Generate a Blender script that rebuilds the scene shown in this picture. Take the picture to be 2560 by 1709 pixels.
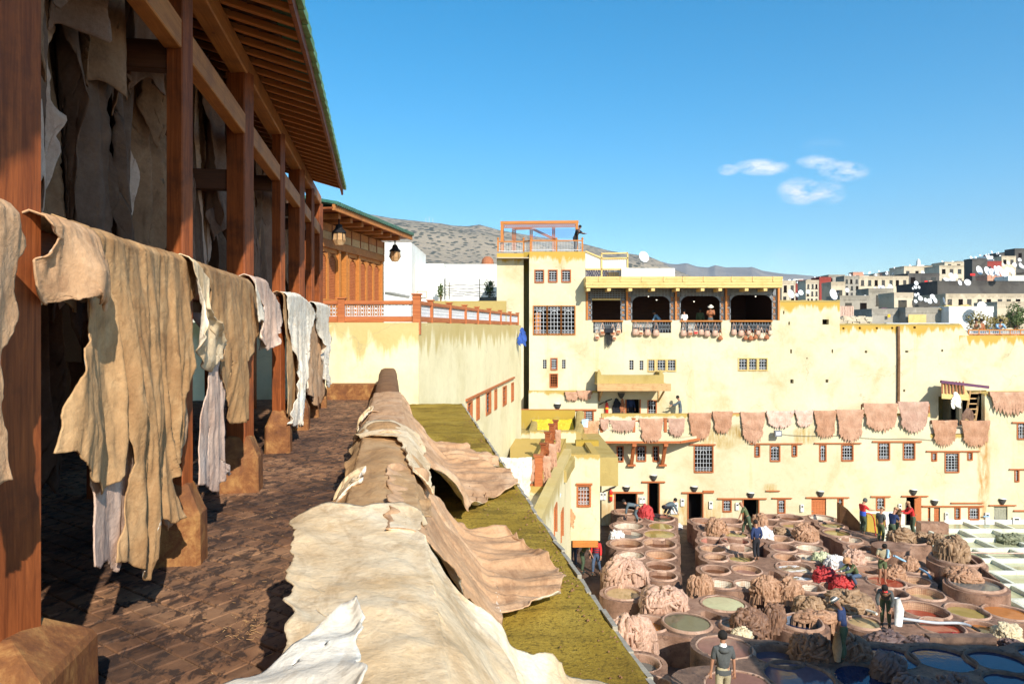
import bpy, bmesh, math, random
import numpy as np
from mathutils import Matrix, Vector
R = math.radians
random.seed(7)
for o in list(bpy.data.objects): bpy.data.objects.remove(o)
S = bpy.context.scene
COL = S.collection
# ------------------------------------------------------------ camera, sky, sun, exposure
CZ = 10.9                      # camera height over the tannery yard
F = 1800.0; HX = 1280.0; HY = 820.0     # focal length / horizon in photo pixels (2560 x 1709)
cd = bpy.data.cameras.new('camera'); cam = bpy.data.objects.new('camera', cd); COL.objects.link(cam)
cam.location = (0, 0, CZ); cam.rotation_euler = (R(90), 0, 0)
cd.sensor_width = 36; cd.lens = F/2560*36; cd.shift_y = -(854.5-HY)/2560
cd.clip_start = .05; cd.clip_end = 20000
S.camera = cam
S.render.resolution_x = 1024; S.render.resolution_y = 683
SUN_E, SUN_A = R(32), R(24)     # elevation; shadows run forward and to the left
sd = bpy.data.lights.new('sun', 'SUN'); sd.energy = 4.6; sd.angle = R(.5); sd.color = (1, .93, .80)
sun = bpy.data.objects.new('sun', sd); COL.objects.link(sun); sun.location = (20, -40, 60)
SUND = Vector((math.sin(SUN_A)*math.cos(SUN_E), -math.cos(SUN_A)*math.cos(SUN_E), math.sin(SUN_E)))
sun.rotation_euler = SUND.to_track_quat('Z', 'Y').to_euler()
w = bpy.data.worlds.new('World'); S.world = w; w.use_nodes = True
nt = w.node_tree; nt.nodes.clear()
out = nt.nodes.new('ShaderNodeOutputWorld'); bg = nt.nodes.new('ShaderNodeBackground')
sky = nt.nodes.new('ShaderNodeTexSky'); sky.sky_type = 'NISHITA'; sky.sun_disc = False
sky.sun_elevation = SUN_E; sky.sun_rotation = math.atan2(SUND.x, SUND.y)
sky.altitude = 400; sky.air_density = 1.0; sky.dust_density = .6; sky.ozone_density = 2.2
bg.inputs[1].default_value = .115
hs = nt.nodes.new('ShaderNodeHueSaturation'); hs.inputs['Saturation'].default_value = 1.45; hs.inputs['Hue'].default_value = .487; hs.inputs['Value'].default_value = 1.22
nt.links.new(sky.outputs[0], hs.inputs['Color'])
# a few small wisps of cloud low over the hills
tc = nt.nodes.new('ShaderNodeTexCoord')
last = hs.outputs[0]
no = nt.nodes.new('ShaderNodeTexNoise'); no.inputs['Scale'].default_value = 34; no.inputs['Detail'].default_value = 9; no.inputs['Roughness'].default_value = .7
mp = nt.nodes.new('ShaderNodeMapping'); mp.inputs['Scale'].default_value = (1, 1, 2.6)
nt.links.new(tc.outputs['Generated'], mp.inputs[0]); nt.links.new(mp.outputs[0], no.inputs[0])
tot = None
for (cx, cy, rx, ry, am) in ((1905,418,75,24,1.0),(1820,425,30,16,.8),(2045,405,60,20,.8),(2110,428,70,28,1.0),(2000,478,62,38,1.15),(2070,480,50,34,.85),(2060,365,60,22,.12),(1970,640,60,26,.12)):
    d = Vector(((cx-HX)/F, 1, (HY-cy)/F)); 
    # separate direction components and build an elliptical falloff
    sx = nt.nodes.new('ShaderNodeSeparateXYZ'); nt.links.new(tc.outputs['Generated'], sx.inputs[0])
    def mth(op, a, b=None, cl=False):
        n = nt.nodes.new('ShaderNodeMath'); n.operation = op; n.use_clamp = cl
        for i, v in enumerate((a, b)):
            if v is None: continue
            if hasattr(v, 'links'): nt.links.new(v, n.inputs[i])
            else: n.inputs[i].default_value = v
        return n.outputs[0]
    px = mth('DIVIDE', sx.outputs[0], mth('MAXIMUM', sx.outputs[1], .01)); pz = mth('DIVIDE', sx.outputs[2], mth('MAXIMUM', sx.outputs[1], .01))
    ex = mth('DIVIDE', mth('SUBTRACT', px, d.x), rx/F); ez = mth('DIVIDE', mth('SUBTRACT', pz, d.z), ry/F)
    q = mth('MULTIPLY', mth('SUBTRACT', 1.0, mth('ADD', mth('MULTIPLY', ex, ex), mth('MULTIPLY', ez, ez)), True), am)
    tot = q if tot is None else mth('ADD', tot, q, True)
cl = mth('MULTIPLY', mth('MULTIPLY', tot, mth('SUBTRACT', no.outputs[0], .37)), 4.2, True)
mix = nt.nodes.new('ShaderNodeMixRGB'); mix.inputs[2].default_value = (7.2, 7.7, 8.3, 1)
nt.links.new(cl, mix.inputs[0]); nt.links.new(last, mix.inputs[1]); nt.links.new(mix.outputs[0], bg.inputs[0]); nt.links.new(bg.outputs[0], out.inputs[0])
S.view_settings.view_transform = 'Standard'; S.view_settings.look = 'None'; S.view_settings.exposure = .5; S.view_settings.gamma = 1
S.render.engine = 'CYCLES'
try:
    S.cycles.use_denoising = True; S.cycles.max_bounces = 6; S.cycles.transparent_max_bounces = 8
except Exception: pass

# ------------------------------------------------------------ numpy noise
def _h(ix, iy, iz, s):
    n = (ix*374761393 + iy*668265263 + iz*2147483647 + s*1274126177) & 0xffffffff
    n = ((n ^ (n >> 13))*1274126177) & 0xffffffff
    n = ((n ^ (n >> 16))*2246822519) & 0xffffffff
    return ((n ^ (n >> 15)) & 0xffffff)/float(0xffffff)
def vn(x, y, z=0, s=0):
    x = np.asarray(x, float); y = np.asarray(y, float); z = np.asarray(z, float)
    x, y, z = np.broadcast_arrays(x, y, z)
    fx, fy, fz = np.floor(x), np.floor(y), np.floor(z)
    ix, iy, iz = fx.astype(np.int64), fy.astype(np.int64), fz.astype(np.int64)
    def sm(t): return t*t*(3-2*t)
    u, v, w_ = sm(x-fx), sm(y-fy), sm(z-fz)
    r = 0
    for a in (0, 1):
        for b in (0, 1):
            for c in (0, 1):
                r = r + _h(ix+a, iy+b, iz+c, s)*(u if a else 1-u)*(v if b else 1-v)*(w_ if c else 1-w_)
    return r*2-1
def fbm(x, y, z=0, s=0, o=4):
    r = 0; a = 1; f = 1; t = 0
    for i in range(o):
        r = r+a*vn(np.asarray(x)*f+i*13.7, np.asarray(y)*f, np.asarray(z)*f, s+i); t += a; a *= .5; f *= 2.03
    return r/t
def rid(x, y, z=0, s=0, o=3):
    r = 0; a = 1; f = 1; t = 0
    for i in range(o):
        r = r+a*(1-np.abs(vn(np.asarray(x)*f+i*7.7, np.asarray(y)*f, np.asarray(z)*f, s+i))*2); t += a; a *= .5; f *= 2.03
    return r/t
# ------------------------------------------------------------ coordinates
UX, UY = -305/math.hypot(305, F), F/math.hypot(305, F)     # direction the terrace runs
def px(x, y, D):                      # photo pixel at depth D -> world
    return Vector(((x-HX)/F*D, D, CZ+(HY-y)/F*D))
def gd(x, y, z):                      # photo pixel on the level z
    D = F*(CZ-z)/(y-HY); return Vector(((x-HX)/F*D, D, z))
def T(a, t, h):                       # terrace frame: a across (right +), t along, h over the camera
    return Vector((a*UY+t*UX, -a*UX+t*UY, CZ+h))
MT = Matrix(((UY, UX, 0, 0), (-UX, UY, 0, 0), (0, 0, 1, CZ), (0, 0, 0, 1)))
def plane_a(x, y, a):                 # pixel on the vertical plane a -> (t,h)
    Y = F*a/(UY*(x-975.)); h = (HY-y)*Y/F
    return ((Y+a*UX)/UY, h)
DS = 1.08982
# ------------------------------------------------------------ materials
MATS = {}
def nn(m, t, **kw):
    n = m.node_tree.nodes.new(t)
    for k, v in kw.items():
        if k.startswith('i_'):
            k = k[2:]; n.inputs[int(k) if k.isdigit() else k.replace('_', ' ')].default_value = v
        else: setattr(n, k, v)
    return n
def lk(m, a, b): m.node_tree.links.new(a, b)
def ramp(m, src, stops, interp='LINEAR'):
    r = nn(m, 'ShaderNodeValToRGB'); r.color_ramp.interpolation = interp
    e = r.color_ramp.elements
    while len(e) < len(stops): e.new(.5)
    for i, (p, c) in enumerate(stops):
        e[i].position = p; e[i].color = (c[0], c[1], c[2], 1) if not isinstance(c, float) else (c, c, c, 1)
    lk(m, src, r.inputs[0]); return r.outputs[0]
def mixc(m, fac, a, b, mode='MIX'):
    x = nn(m, 'ShaderNodeMixRGB', blend_type=mode)
    for i, v in enumerate((fac, a, b)):
        if hasattr(v, 'links'): lk(m, v, x.inputs[i])
        else: x.inputs[i].default_value = v if i == 0 else (v[0], v[1], v[2], 1)
    return x.outputs[0]
def mt(m, op, a, b=None, clamp=False):
    n = nn(m, 'ShaderNodeMath', operation=op, use_clamp=clamp)
    for i, v in enumerate((a, b)):
        if v is None: continue
        if hasattr(v, 'links'): lk(m, v, n.inputs[i])
        else: n.inputs[i].default_value = v
    return n.outputs[0]
def base(name, rough=.85, spec=.3):
    m = bpy.data.materials.new(name); m.use_nodes = True; MATS[name] = m
    b = m.node_tree.nodes['Principled BSDF']; b.inputs['Roughness'].default_value = rough
    b.inputs['Specular IOR Level'].default_value = spec
    return m, b
def coords(m, kind='Object', scale=(1, 1, 1)):
    if kind == 'World':
        g = nn(m, 'ShaderNodeNewGeometry'); s = g.outputs['Position']
    else:
        g = nn(m, 'ShaderNodeTexCoord'); s = g.outputs['Object']
    p = nn(m, 'ShaderNodeMapping'); p.inputs['Scale'].default_value = scale; lk(m, s, p.inputs[0]); return p.outputs[0]
def noise(m, co, scale, detail=5, rough=.6, dist=0):
    n = nn(m, 'ShaderNodeTexNoise'); n.inputs['Scale'].default_value = scale; n.inputs['Detail'].default_value = detail
    n.inputs['Roughness'].default_value = rough; n.inputs['Distortion'].default_value = dist; lk(m, co, n.inputs[0]); return n.outputs[0]
def bump(m, b, h, strength, dist=.02):
    n = nn(m, 'ShaderNodeBump'); n.inputs['Strength'].default_value = strength; n.inputs['Distance'].default_value = dist
    lk(m, h, n.inputs['Height']); lk(m, n.outputs[0], b.inputs['Normal'])
def mk(name, cols, scale=3., rough=.85, bs=0., bscale=30., stretch=(1, 1, 1), coord='Object', spec=.3, dirt=None, fine=.25, bd=.02):
    m, b = base(name, rough, spec); co = coords(m, coord, stretch)
    n = noise(m, co, scale, 6, .62, .3)
    k = len(cols); c = ramp(m, n, [(.3+.4*i/max(k-1, 1), cc) for i, cc in enumerate(cols)]) if k > 1 else None
    n2 = noise(m, co, bscale, 4, .6)
    if c is None: c = mixc(m, 0., cols[0], cols[0])
    if fine: c = mixc(m, fine, c, ramp(m, n2, [(.3, (.55, .55, .55)), (.7, (1.35, 1.35, 1.35))]), 'MULTIPLY')
    if dirt:
        dc, ds, dl = dirt
        n3 = noise(m, co, ds, 8, .7, .6); c = mixc(m, ramp(m, n3, [(dl, 0.), (dl+.12, 1.)]), c, dc)
    lk(m, c, b.inputs['Base Color'])
    if bs: bump(m, b, n2, bs, bd)
    return m
def plaster(name, c1, c2, stain, length=.8, rough=.93, extra=None, amt=1.):
    # limewashed plaster: blotches, and ochre weeping down from the wall top (attribute 'dtop' = metres below the top)
    m, b = base(name, rough, .15); co = coords(m, 'World')
    c = ramp(m, noise(m, co, .55, 7, .62, .4), [(.3, c2), (.5, c1), (.72, [min(1, v*1.08) for v in c1])])
    c = mixc(m, .45, c, ramp(m, noise(m, co, .22, 5, .6, .5), [(.38, (.84, .80, .70)), (.6, (1.06, 1.06, 1.08))]), 'MULTIPLY')
    c = mixc(m, .2, c, ramp(m, noise(m, co, 4.5, 6, .7), [(.3, (.72, .70, .62)), (.62, (1.1, 1.1, 1.1))]), 'MULTIPLY')
    cs = coords(m, 'World', (1, 1, .16)); ns = noise(m, cs, 2.2, 6, .62)
    at = nn(m, 'ShaderNodeAttribute', attribute_name='dtop')
    dd = mt(m, 'DIVIDE', at.outputs['Fac'], length)
    v = mt(m, 'SUBTRACT', mt(m, 'MULTIPLY', ns, 2.4), mt(m, 'ADD', dd, .55))
    c = mixc(m, mt(m, 'MULTIPLY', ramp(m, v, [(.0, 0.), (.28, 1.)]), .85*amt), c, stain)
    st = ramp(m, noise(m, coords(m, 'World', (1, 1, .07)), 1.7, 5, .6), [(.6, 0.), (.8, .45)])
    c = mixc(m, st, c, extra or [stain[0]*1.25, stain[1]*1.25, stain[2]*2.2])
    cr = nn(m, 'ShaderNodeTexVoronoi', feature='DISTANCE_TO_EDGE'); cr.inputs['Scale'].default_value = .45; dn_ = nn(m, 'ShaderNodeVectorMath', operation='ADD'); lk(m, co, dn_.inputs[0]); nzc = nn(m, 'ShaderNodeTexNoise'); nzc.inputs['Scale'].default_value = 1.3; nzc.inputs['Detail'].default_value = 6; lk(m, co, nzc.inputs[0]); lk(m, nzc.outputs[1], dn_.inputs[1]); lk(m, dn_.outputs[0], cr.inputs[0])
    c = mixc(m, mt(m, 'MULTIPLY', ramp(m, cr.outputs['Distance'], [(.0, 1.), (.008, 0.)]), ramp(m, noise(m, co, .4, 3, .5), [(.5, 0.), (.65, .6)])), c, [v*.55 for v in c2])
    c = mixc(m, ramp(m, noise(m, co, 1.1, 8, .75, 1.2), [(.62, 0.), (.67, .35)]), c, [min(1, v*1.22) for v in c1])
    c = mixc(m, ramp(m, noise(m, co, 7, 8, .75), [(.66, 0.), (.74, .5)]), c, [v*.6 for v in c2])
    lk(m, c, b.inputs['Base Color']); bump(m, b, noise(m, co, 9, 7, .65), .35, .03)
    return m
CREAM = (.64, .58, .41); CREAM2 = (.545, .46, .27); OCH = (.44, .29, .055)
plaster('plaster', CREAM, CREAM2, (.50, .31, .05), .8, amt=1.1)
plaster('plaster_low', (.635, .58, .40), (.55, .475, .29), OCH, .32)
def streak(name, spots):
    m = MATS[name]; b = m.node_tree.nodes['Principled BSDF']; src = b.inputs['Base Color'].links[0].from_socket; g = nn(m, 'ShaderNodeNewGeometry'); sx = nn(m, 'ShaderNodeSeparateXYZ'); lk(m, g.outputs['Position'], sx.inputs[0]); c = src
    nz = noise(m, coords(m, 'World', (1, 1, .25)), 3.5, 7, .65)
    for (X0, Z0, rx, rz, col) in spots:
        ex = mt(m, 'DIVIDE', mt(m, 'SUBTRACT', sx.outputs[0], X0), rx); ez = mt(m, 'DIVIDE', mt(m, 'SUBTRACT', sx.outputs[2], Z0), rz)
        q = mt(m, 'SUBTRACT', 1.0, mt(m, 'ADD', mt(m, 'MULTIPLY', ex, ex), mt(m, 'MULTIPLY', mt(m, 'MULTIPLY', ez, ez), mt(m, 'MULTIPLY', ez, ez))), True)
        c = mixc(m, mt(m, 'MULTIPLY', q, ramp(m, nz, [(.38, 0.), (.6, .95)])), c, col)
    lk(m, c, b.inputs['Base Color'])
streak('plaster_low', [((2459-HX)/F*40, 3.5, .42, 3.6, (.42, .20, .04)), ((1795-HX)/F*40, CZ-(1092-HY)/F*40, 1.3, .75, (.40, .26, .07)), ((1850-HX)/F*40, CZ-(1078-HY)/F*40, .8, .45, (.34, .22, .07)), ((1720-HX)/F*40, .5, 3., 1., (.50, .33, .12)), ((1560-HX)/F*40, .4, 2.4, 1.1, (.46, .27, .10)), ((2010-HX)/F*40, CZ-(1090-HY)/F*40, .9, .5, (.42, .28, .08)), ((1925-HX)/F*40, CZ-(1220-HY)/F*40, .5, .3, (.42, .30, .10))])
plaster('plaster_pale', (.80, .72, .47), (.68, .59, .34), (.46, .32, .07), .9, amt=.75, extra=(.50, .43, .22))
plaster('plaster_ochre', (.42, .32, .12), (.33, .235, .07), (.40, .27, .04), 1.6)
plaster('plaster_grey', (.36, .33, .28), (.27, .25, .22), (.18, .16, .13), .8, amt=.6, extra=(.2, .18, .15))
plaster('plaster_dun', (.58, .50, .38), (.44, .38, .29), (.30, .24, .17), .8, amt=.6, extra=(.3, .26, .2))
plaster('plaster_red', (.30, .06, .05), (.22, .05, .04), (.15, .04, .03), .6, amt=.5, extra=(.2, .06, .05))
plaster('plaster_salmon', (.62, .32, .22), (.52, .27, .19), (.3, .17, .12), .6, amt=.5, extra=(.3, .17, .12))
plaster('plaster_white', (.78, .78, .75), (.70, .69, .66), (.60, .55, .45), .3, amt=.35, extra=(.6, .58, .5))
plaster('plaster_dark', (.10, .095, .09), (.065, .06, .06), (.04, .04, .04), .6, amt=.5, extra=(.07, .07, .065))
def woodm(name, a, b_, dirt=None, rough=.6, k=1.):
    m, b = base(name, rough, .25); co = coords(m, 'Object', (1., 12, 12))
    c = ramp(m, noise(m, co, 1.6*k, 7, .68, 1.2), [(.3, a), (.62, b_)])
    c = mixc(m, .5, c, ramp(m, noise(m, coords(m, 'Object', (.8, 40, 40)), 2., 4, .6), [(.3, (.6, .55, .5)), (.65, (1.15, 1.15, 1.15))]), 'MULTIPLY')
    vo = nn(m, 'ShaderNodeTexVoronoi', feature='F1'); vo.inputs['Scale'].default_value = 2.2; lk(m, coords(m, 'Object', (1, 1.6, 1.6)), vo.inputs[0])
    c = mixc(m, ramp(m, vo.outputs['Distance'], [(.045, .75), (.075, 0.)]), c, (.05, .02, .01))
    if dirt: c = mixc(m, ramp(m, noise(m, coords(m), 2.4, 7, .7), [(.5, 0.), (.7, .8)]), c, dirt)
    lk(m, c, b.inputs['Base Color']); bump(m, b, noise(m, coords(m, 'Object', (1., 50, 50)), 2., 4, .6), .25, .01)
    return m
woodm('wood', (.15, .038, .012), (.34, .095, .026), (.09, .03, .015))
woodm('wood_beam', (.36, .125, .03), (.52, .21, .058), (.25, .09, .03))
woodm('wood_rafter', (.40, .13, .032), (.56, .215, .06))
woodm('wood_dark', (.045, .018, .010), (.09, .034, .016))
woodm('wood_orange', (.40, .14, .032), (.56, .22, .052))
woodm('wood_red', (.36, .10, .035), (.50, .17, .06))
woodm('wood_old', (.46, .28, .12), (.62, .40, .19), (.36, .17, .06))
woodm('wood_canopy', (.62, .43, .15), (.72, .53, .22), (.5, .34, .1))
woodm('wood_grey', (.30, .27, .22), (.42, .38, .30))
mk('green_edge', [(.10, .22, .08), (.24, .42, .20)], 5, .6, .4, 30, dirt=((.10, .07, .03), 9, .58))
mk('roof_tile_green', [(.03, .10, .075), (.07, .19, .14)], 6, .35, .2, 20)
def hidem(name, cols, back=None, blotch=(.42, .27, .15), sc=2.2, bs=.45):
    m, b = base(name, .78, .25); co = coords(m, 'Object')
    c = ramp(m, noise(m, co, sc, 7, .66, .9), [(.28, cols[0]), (.5, cols[1]), (.72, cols[2])])
    c = mixc(m, ramp(m, noise(m, co, sc*3.3, 8, .72, .8), [(.56, 0.), (.68, .55)]), c, blotch)
    c = mixc(m, ramp(m, noise(m, coords(m, 'Object', (1, .35, .5)), sc*1.6, 6, .65, 2.2), [(.5, 0.), (.62, .5), (.68, .1)]), c, [v*.82 for v in blotch])
    c = mixc(m, ramp(m, noise(m, co, sc*.9, 5, .6, 1.), [(.55, 0.), (.7, .5)]), c, [min(.9, v*1.12) for v in cols[2]])
    f = noise(m, co, 45, 5, .65); c = mixc(m, .35, c, ramp(m, f, [(.3, (.68, .66, .64)), (.66, (1.2, 1.2, 1.2))]), 'MULTIPLY')
    if back:
        g = nn(m, 'ShaderNodeNewGeometry'); c = mixc(m, g.outputs['Backfacing'], c, back)
    lk(m, c, b.inputs['Base Color'])
    bb = mt(m, 'ADD', mt(m, 'MULTIPLY', noise(m, co, 14, 6, .65, .5), 1.), mt(m, 'MULTIPLY', f, .35)); bump(m, b, bb, bs, .02)
    return m
hidem('hide_khaki', [(.27, .135, .055), (.40, .23, .105), (.52, .335, .175)], blotch=(.24, .12, .05))
hidem('hide_tan', [(.34, .19, .085), (.48, .285, .135), (.60, .40, .215)], blotch=(.30, .17, .08))
hidem('hide_cream', [(.56, .38, .20), (.72, .55, .35), (.84, .71, .52)], blotch=(.46, .28, .13), sc=1.7)
hidem('hide_white', [(.68, .57, .44), (.82, .73, .60), (.88, .82, .72)], blotch=(.60, .45, .30))
hidem('hide_pink', [(.46, .30, .23), (.58, .41, .32), (.68, .53, .44)], blotch=(.44, .27, .20))
hidem('hide_sand', [(.42, .235, .12), (.54, .325, .18), (.64, .43, .27)], blotch=(.34, .17, .085))
hidem('hide_brown', [(.15, .085, .058), (.22, .13, .09), (.29, .185, .13)], blotch=(.17, .09, .06))
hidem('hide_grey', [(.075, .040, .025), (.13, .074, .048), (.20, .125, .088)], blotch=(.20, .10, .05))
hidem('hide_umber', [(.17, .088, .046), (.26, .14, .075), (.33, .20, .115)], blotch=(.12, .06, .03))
def pilem(name, c, d, e=None):
    hidem(name, [d, c, [min(.9, v*1.18) for v in c]], blotch=e or [v*.62 for v in d], sc=3.5, bs=.35); MATS[name].node_tree.nodes['Principled BSDF'].inputs['Roughness'].default_value = .5
pilem('pile_tan', (.43, .25, .155), (.26, .13, .07)); pilem('pile_pink', (.54, .35, .26), (.40, .235, .165))
pilem('pile_red', (.50, .055, .055), (.36, .03, .035)); pilem('pile_cream', (.66, .56, .38), (.50, .40, .24))
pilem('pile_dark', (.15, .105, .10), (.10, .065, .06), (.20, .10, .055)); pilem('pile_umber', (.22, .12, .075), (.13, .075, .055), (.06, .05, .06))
pilem('pile_mud', (.34, .22, .13), (.24, .14, .08)); pilem('pile_white', (.78, .75, .72), (.62, .56, .52)); pilem('pile_green', (.55, .56, .36), (.3, .34, .18))
pilem('pile_net', (.24, .25, .16), (.16, .17, .10))
# yard, vats
mk('vat_clay', [(.15, .082, .055), (.28, .16, .108), (.40, .25, .18)], 1.6, .85, .6, 22, coord='World', dirt=((.075, .042, .032), 3.5, .56), bd=.03)
mk('vat_rim', [(.26, .155, .105), (.42, .265, .19), (.54, .37, .28)], 2.2, .85, .5, 26, coord='World', dirt=((.15, .085, .06), 5, .57), bd=.02)
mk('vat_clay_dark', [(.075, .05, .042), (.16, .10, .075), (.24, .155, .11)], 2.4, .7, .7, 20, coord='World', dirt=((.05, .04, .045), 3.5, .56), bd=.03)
mk('mud_ground', [(.05, .028, .02), (.13, .075, .052), (.22, .13, .09)], .9, .6, .7, 12, coord='World', dirt=((.03, .018, .014), 2.5, .55), bd=.04)
mk('concrete_pale', [(.55, .56, .44), (.72, .72, .60), (.80, .79, .70)], 1.4, .9, .4, 16, coord='World', dirt=((.42, .42, .28), 2.2, .62))
def tiled(name, c1, c2, mort, dirt):
    m, b = base(name, .45, .4); at = nn(m, 'ShaderNodeUVMap')
    br = nn(m, 'ShaderNodeTexBrick'); br.offset = 0; br.inputs['Scale'].default_value = 1; br.inputs['Mortar Size'].default_value = .006
    br.inputs['Brick Width'].default_value = .07; br.inputs['Row Height'].default_value = .07
    br.inputs[1].default_value = (*c1, 1); br.inputs[2].default_value = (*c2, 1); br.inputs[3].default_value = (*mort, 1); lk(m, at.outputs[0], br.inputs[0])
    c = mixc(m, ramp(m, noise(m, coords(m, 'World', (1, 1, .5)), 3, 6, .7), [(.48, 0.), (.68, .75)]), br.outputs[0], dirt)
    lk(m, c, b.inputs['Base Color']); return m
tiled('tile_white', (.70, .64, .54), (.62, .55, .44), (.36, .25, .17), (.40, .23, .12))
tiled('tile_brown', (.50, .32, .20), (.44, .26, .16), (.25, .14, .09), (.28, .13, .07))
tiled('tile_red', (.50, .22, .16), (.42, .17, .12), (.25, .10, .08), (.30, .10, .06))
tiled('tile_blue', (.16, .20, .27), (.13, .17, .24), (.06, .07, .09), (.05, .05, .06))
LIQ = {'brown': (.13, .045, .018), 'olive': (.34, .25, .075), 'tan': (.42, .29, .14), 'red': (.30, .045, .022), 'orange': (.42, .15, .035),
       'mauve': (.24, .125, .10), 'dark': (.025, .014, .010), 'blue': (.012, .022, .06), 'violet': (.075, .065, .095), 'green': (.085, .085, .05), 'lime': (.42, .42, .25), 'grey': (.13, .13, .12), 'pale': (.55, .47, .33)}  # blue and violet put the sky's reflection into the liquid colour
for k_, c_ in LIQ.items():
    m, b = base('liquid_'+k_, .06, .5); co = coords(m, 'World')
    c = mixc(m, ramp(m, noise(m, co, 2.5, 5, .6, 1), [(.35, 0.), (.7, .6)]), c_, [min(.9, v*1.35+.005) for v in c_])
    lk(m, c, b.inputs['Base Color']); bump(m, b, noise(m, co, 7, 3, .5), .06, .02)
# terrace
m, b = base('floor_tile', .62, .45); co = coords(m, 'World')
c = ramp(m, noise(m, co, .9, 7, .7, .8), [(.34, (.06, .030, .018)), (.5, (.175, .086, .045)), (.66, (.34, .185, .098))])
oi = nn(m, 'ShaderNodeObjectInfo'); c = mixc(m, .65, c, ramp(m, oi.outputs['Random'], [(0, (.55, .55, .58)), (1, (1.25, 1.2, 1.15))]), 'MULTIPLY')
c = mixc(m, ramp(m, noise(m, coords(m, 'World', (1.4, .8, 1)), 8, 9, .72, .5), [(.50, 0.), (.56, .85)]), c, (.03, .017, .013))
c = mixc(m, ramp(m, noise(m, co, 26, 6, .7), [(.64, 0.), (.72, .5)]), c, (.34, .20, .12))
lk(m, c, b.inputs['Base Color']); bump(m, b, noise(m, co, 28, 7, .7, .3), .5, .010)
lk(m, ramp(m, noise(m, co, 3.2, 6, .7), [(.4, .62), (.6, .95)]), b.inputs['Roughness'])
mk('floor_joint', [(.15, .082, .044), (.24, .135, .075)], 5, .95, .5, 60, coord='World')
m, b = base('moss_slab', .95, .1); co = coords(m, 'World')
c = ramp(m, noise(m, co, .8, 7, .68, .9), [(.3, (.15, .09, .02)), (.48, (.37, .245, .036)), (.68, (.52, .36, .07))])
c = mixc(m, ramp(m, noise(m, coords(m, 'World', (.35, 1.6, 1)), 2.2, 8, .7, .8), [(.5, 0.), (.66, .8)]), c, (.17, .115, .022))
c = mixc(m, ramp(m, noise(m, co, 38, 5, .7), [(.35, .75), (.5, 0.)]), c, (.10, .07, .02))
c = mixc(m, ramp(m, noise(m, co, 60, 4, .7), [(.66, 0.), (.74, .8)]), c, (.56, .46, .18))
lk(m, c, b.inputs['Base Color']); bump(m, b, noise(m, co, 55, 6, .7), .9, .015)
m, b = base('foot_stone', .8, .3); co = coords(m, 'World')
c = ramp(m, noise(m, co, 5, 7, .7, .5), [(.32, (.10, .036, .016)), (.5, (.24, .095, .032)), (.68, (.42, .22, .075))])
c = mixc(m, ramp(m, noise(m, coords(m, 'World', (1, 1, .4)), 9, 6, .7), [(.5, 0.), (.66, .7)]), c, (.18, .07, .03))
lk(m, c, b.inputs['Base Color']); bump(m, b, noise(m, co, 30, 7, .7), .5, .015)
mk('parapet_brown', [(.16, .075, .035), (.28, .15, .07)], 3, .85, .5, 30, coord='World')
# small things
mk('iron', [(.16, .17, .19), (.24, .26, .28)], 6, .5, fine=0); mk('iron_pale', [(.50, .53, .58), (.66, .68, .70)], 8, .5, fine=0)
mk('black', [(.012, .011, .012)], 3, .8, fine=0); m_, b_ = base('painted_dark', .95, .05); b_.inputs['Base Color'].default_value = (.012, .009, .008, 1)  # near-black colour stands in for the darkness of unlit rooms
m_, b_ = base('glass', .08, .5); b_.inputs['Base Color'].default_value = (.02, .024, .03, 1)
mk('dish_white', [(.82, .83, .85), (.74, .75, .77)], 2, .35, fine=.05, spec=.5); mk('dish_grey', [(.42, .46, .52), (.52, .56, .60)], 3, .5, fine=.1)
mk('plastic_white', [(.78, .77, .72), (.70, .68, .62)], 3, .5, fine=.1); mk('red_paint', [(.55, .03, .02), (.62, .05, .03)], 3, .35, fine=.1)
mk('yellow_paint', [(.75, .42, .02)], 3, .5, fine=0); mk('door_grey', [(.27, .27, .20), (.34, .33, .25)], 3, .6, .1, 10)
mk('yellow_skin', [(.62, .42, .02), (.80, .60, .06)], 5, .8, .5, 20); mk('skin', [(.42, .21, .13)], 5, .6, fine=.1); mk('skin_dark', [(.20, .10, .06)], 5, .6, fine=.1)
for n_, c_ in dict(navy=(.02, .035, .10), jeans=(.06, .09, .15), charcoal=(.075, .08, .08), slate=(.09, .12, .14), olive=(.085, .11, .05), shirt_red=(.55, .03, .03), shirt_blue=(.04, .10, .50),
                   khaki=(.36, .31, .20), boots=(.03, .035, .03), hair=(.012, .010, .009), cap_tan=(.45, .24, .12), hat_cream=(.75, .70, .60), white=(.75, .75, .72), oil_green=(.06, .085, .05), plum=(.12, .05, .10),
                   black_cloth=(.015, .015, .02), lightblue=(.25, .42, .58), tarp=(.34, .46, .58), blue_rag=(.03, .08, .32), brown_leather=(.30, .11, .05), tan_leather=(.62, .42, .30), striped_dark=(.05, .04, .08)).items():
    mk('cloth_'+n_, [c_, [min(1, v*1.35+.004) for v in c_]], 9, .85, .3, 30, fine=.3)
mk('hide_rose', [(.40, .21, .13), (.50, .285, .185), (.57, .35, .24)], 1.6, .85, .5, 20, dirt=((.34, .17, .11), 4, .62)); mk('hide_rust', [(.36, .18, .10), (.45, .24, .145), (.52, .31, .20)], 1.8, .85, .5, 20, dirt=((.28, .14, .09), 4, .6)); mk('hide_mauve', [(.38, .215, .155), (.47, .29, .215), (.55, .37, .28)], 1.5, .85, .5, 20, dirt=((.30, .17, .12), 3, .6))
mk('leaf', [(.04, .07, .02), (.10, .14, .04)], 8, .6, fine=.2); mk('leaf_autumn', [(.10, .10, .03), (.34, .24, .06)], 8, .6, fine=.2)
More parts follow.
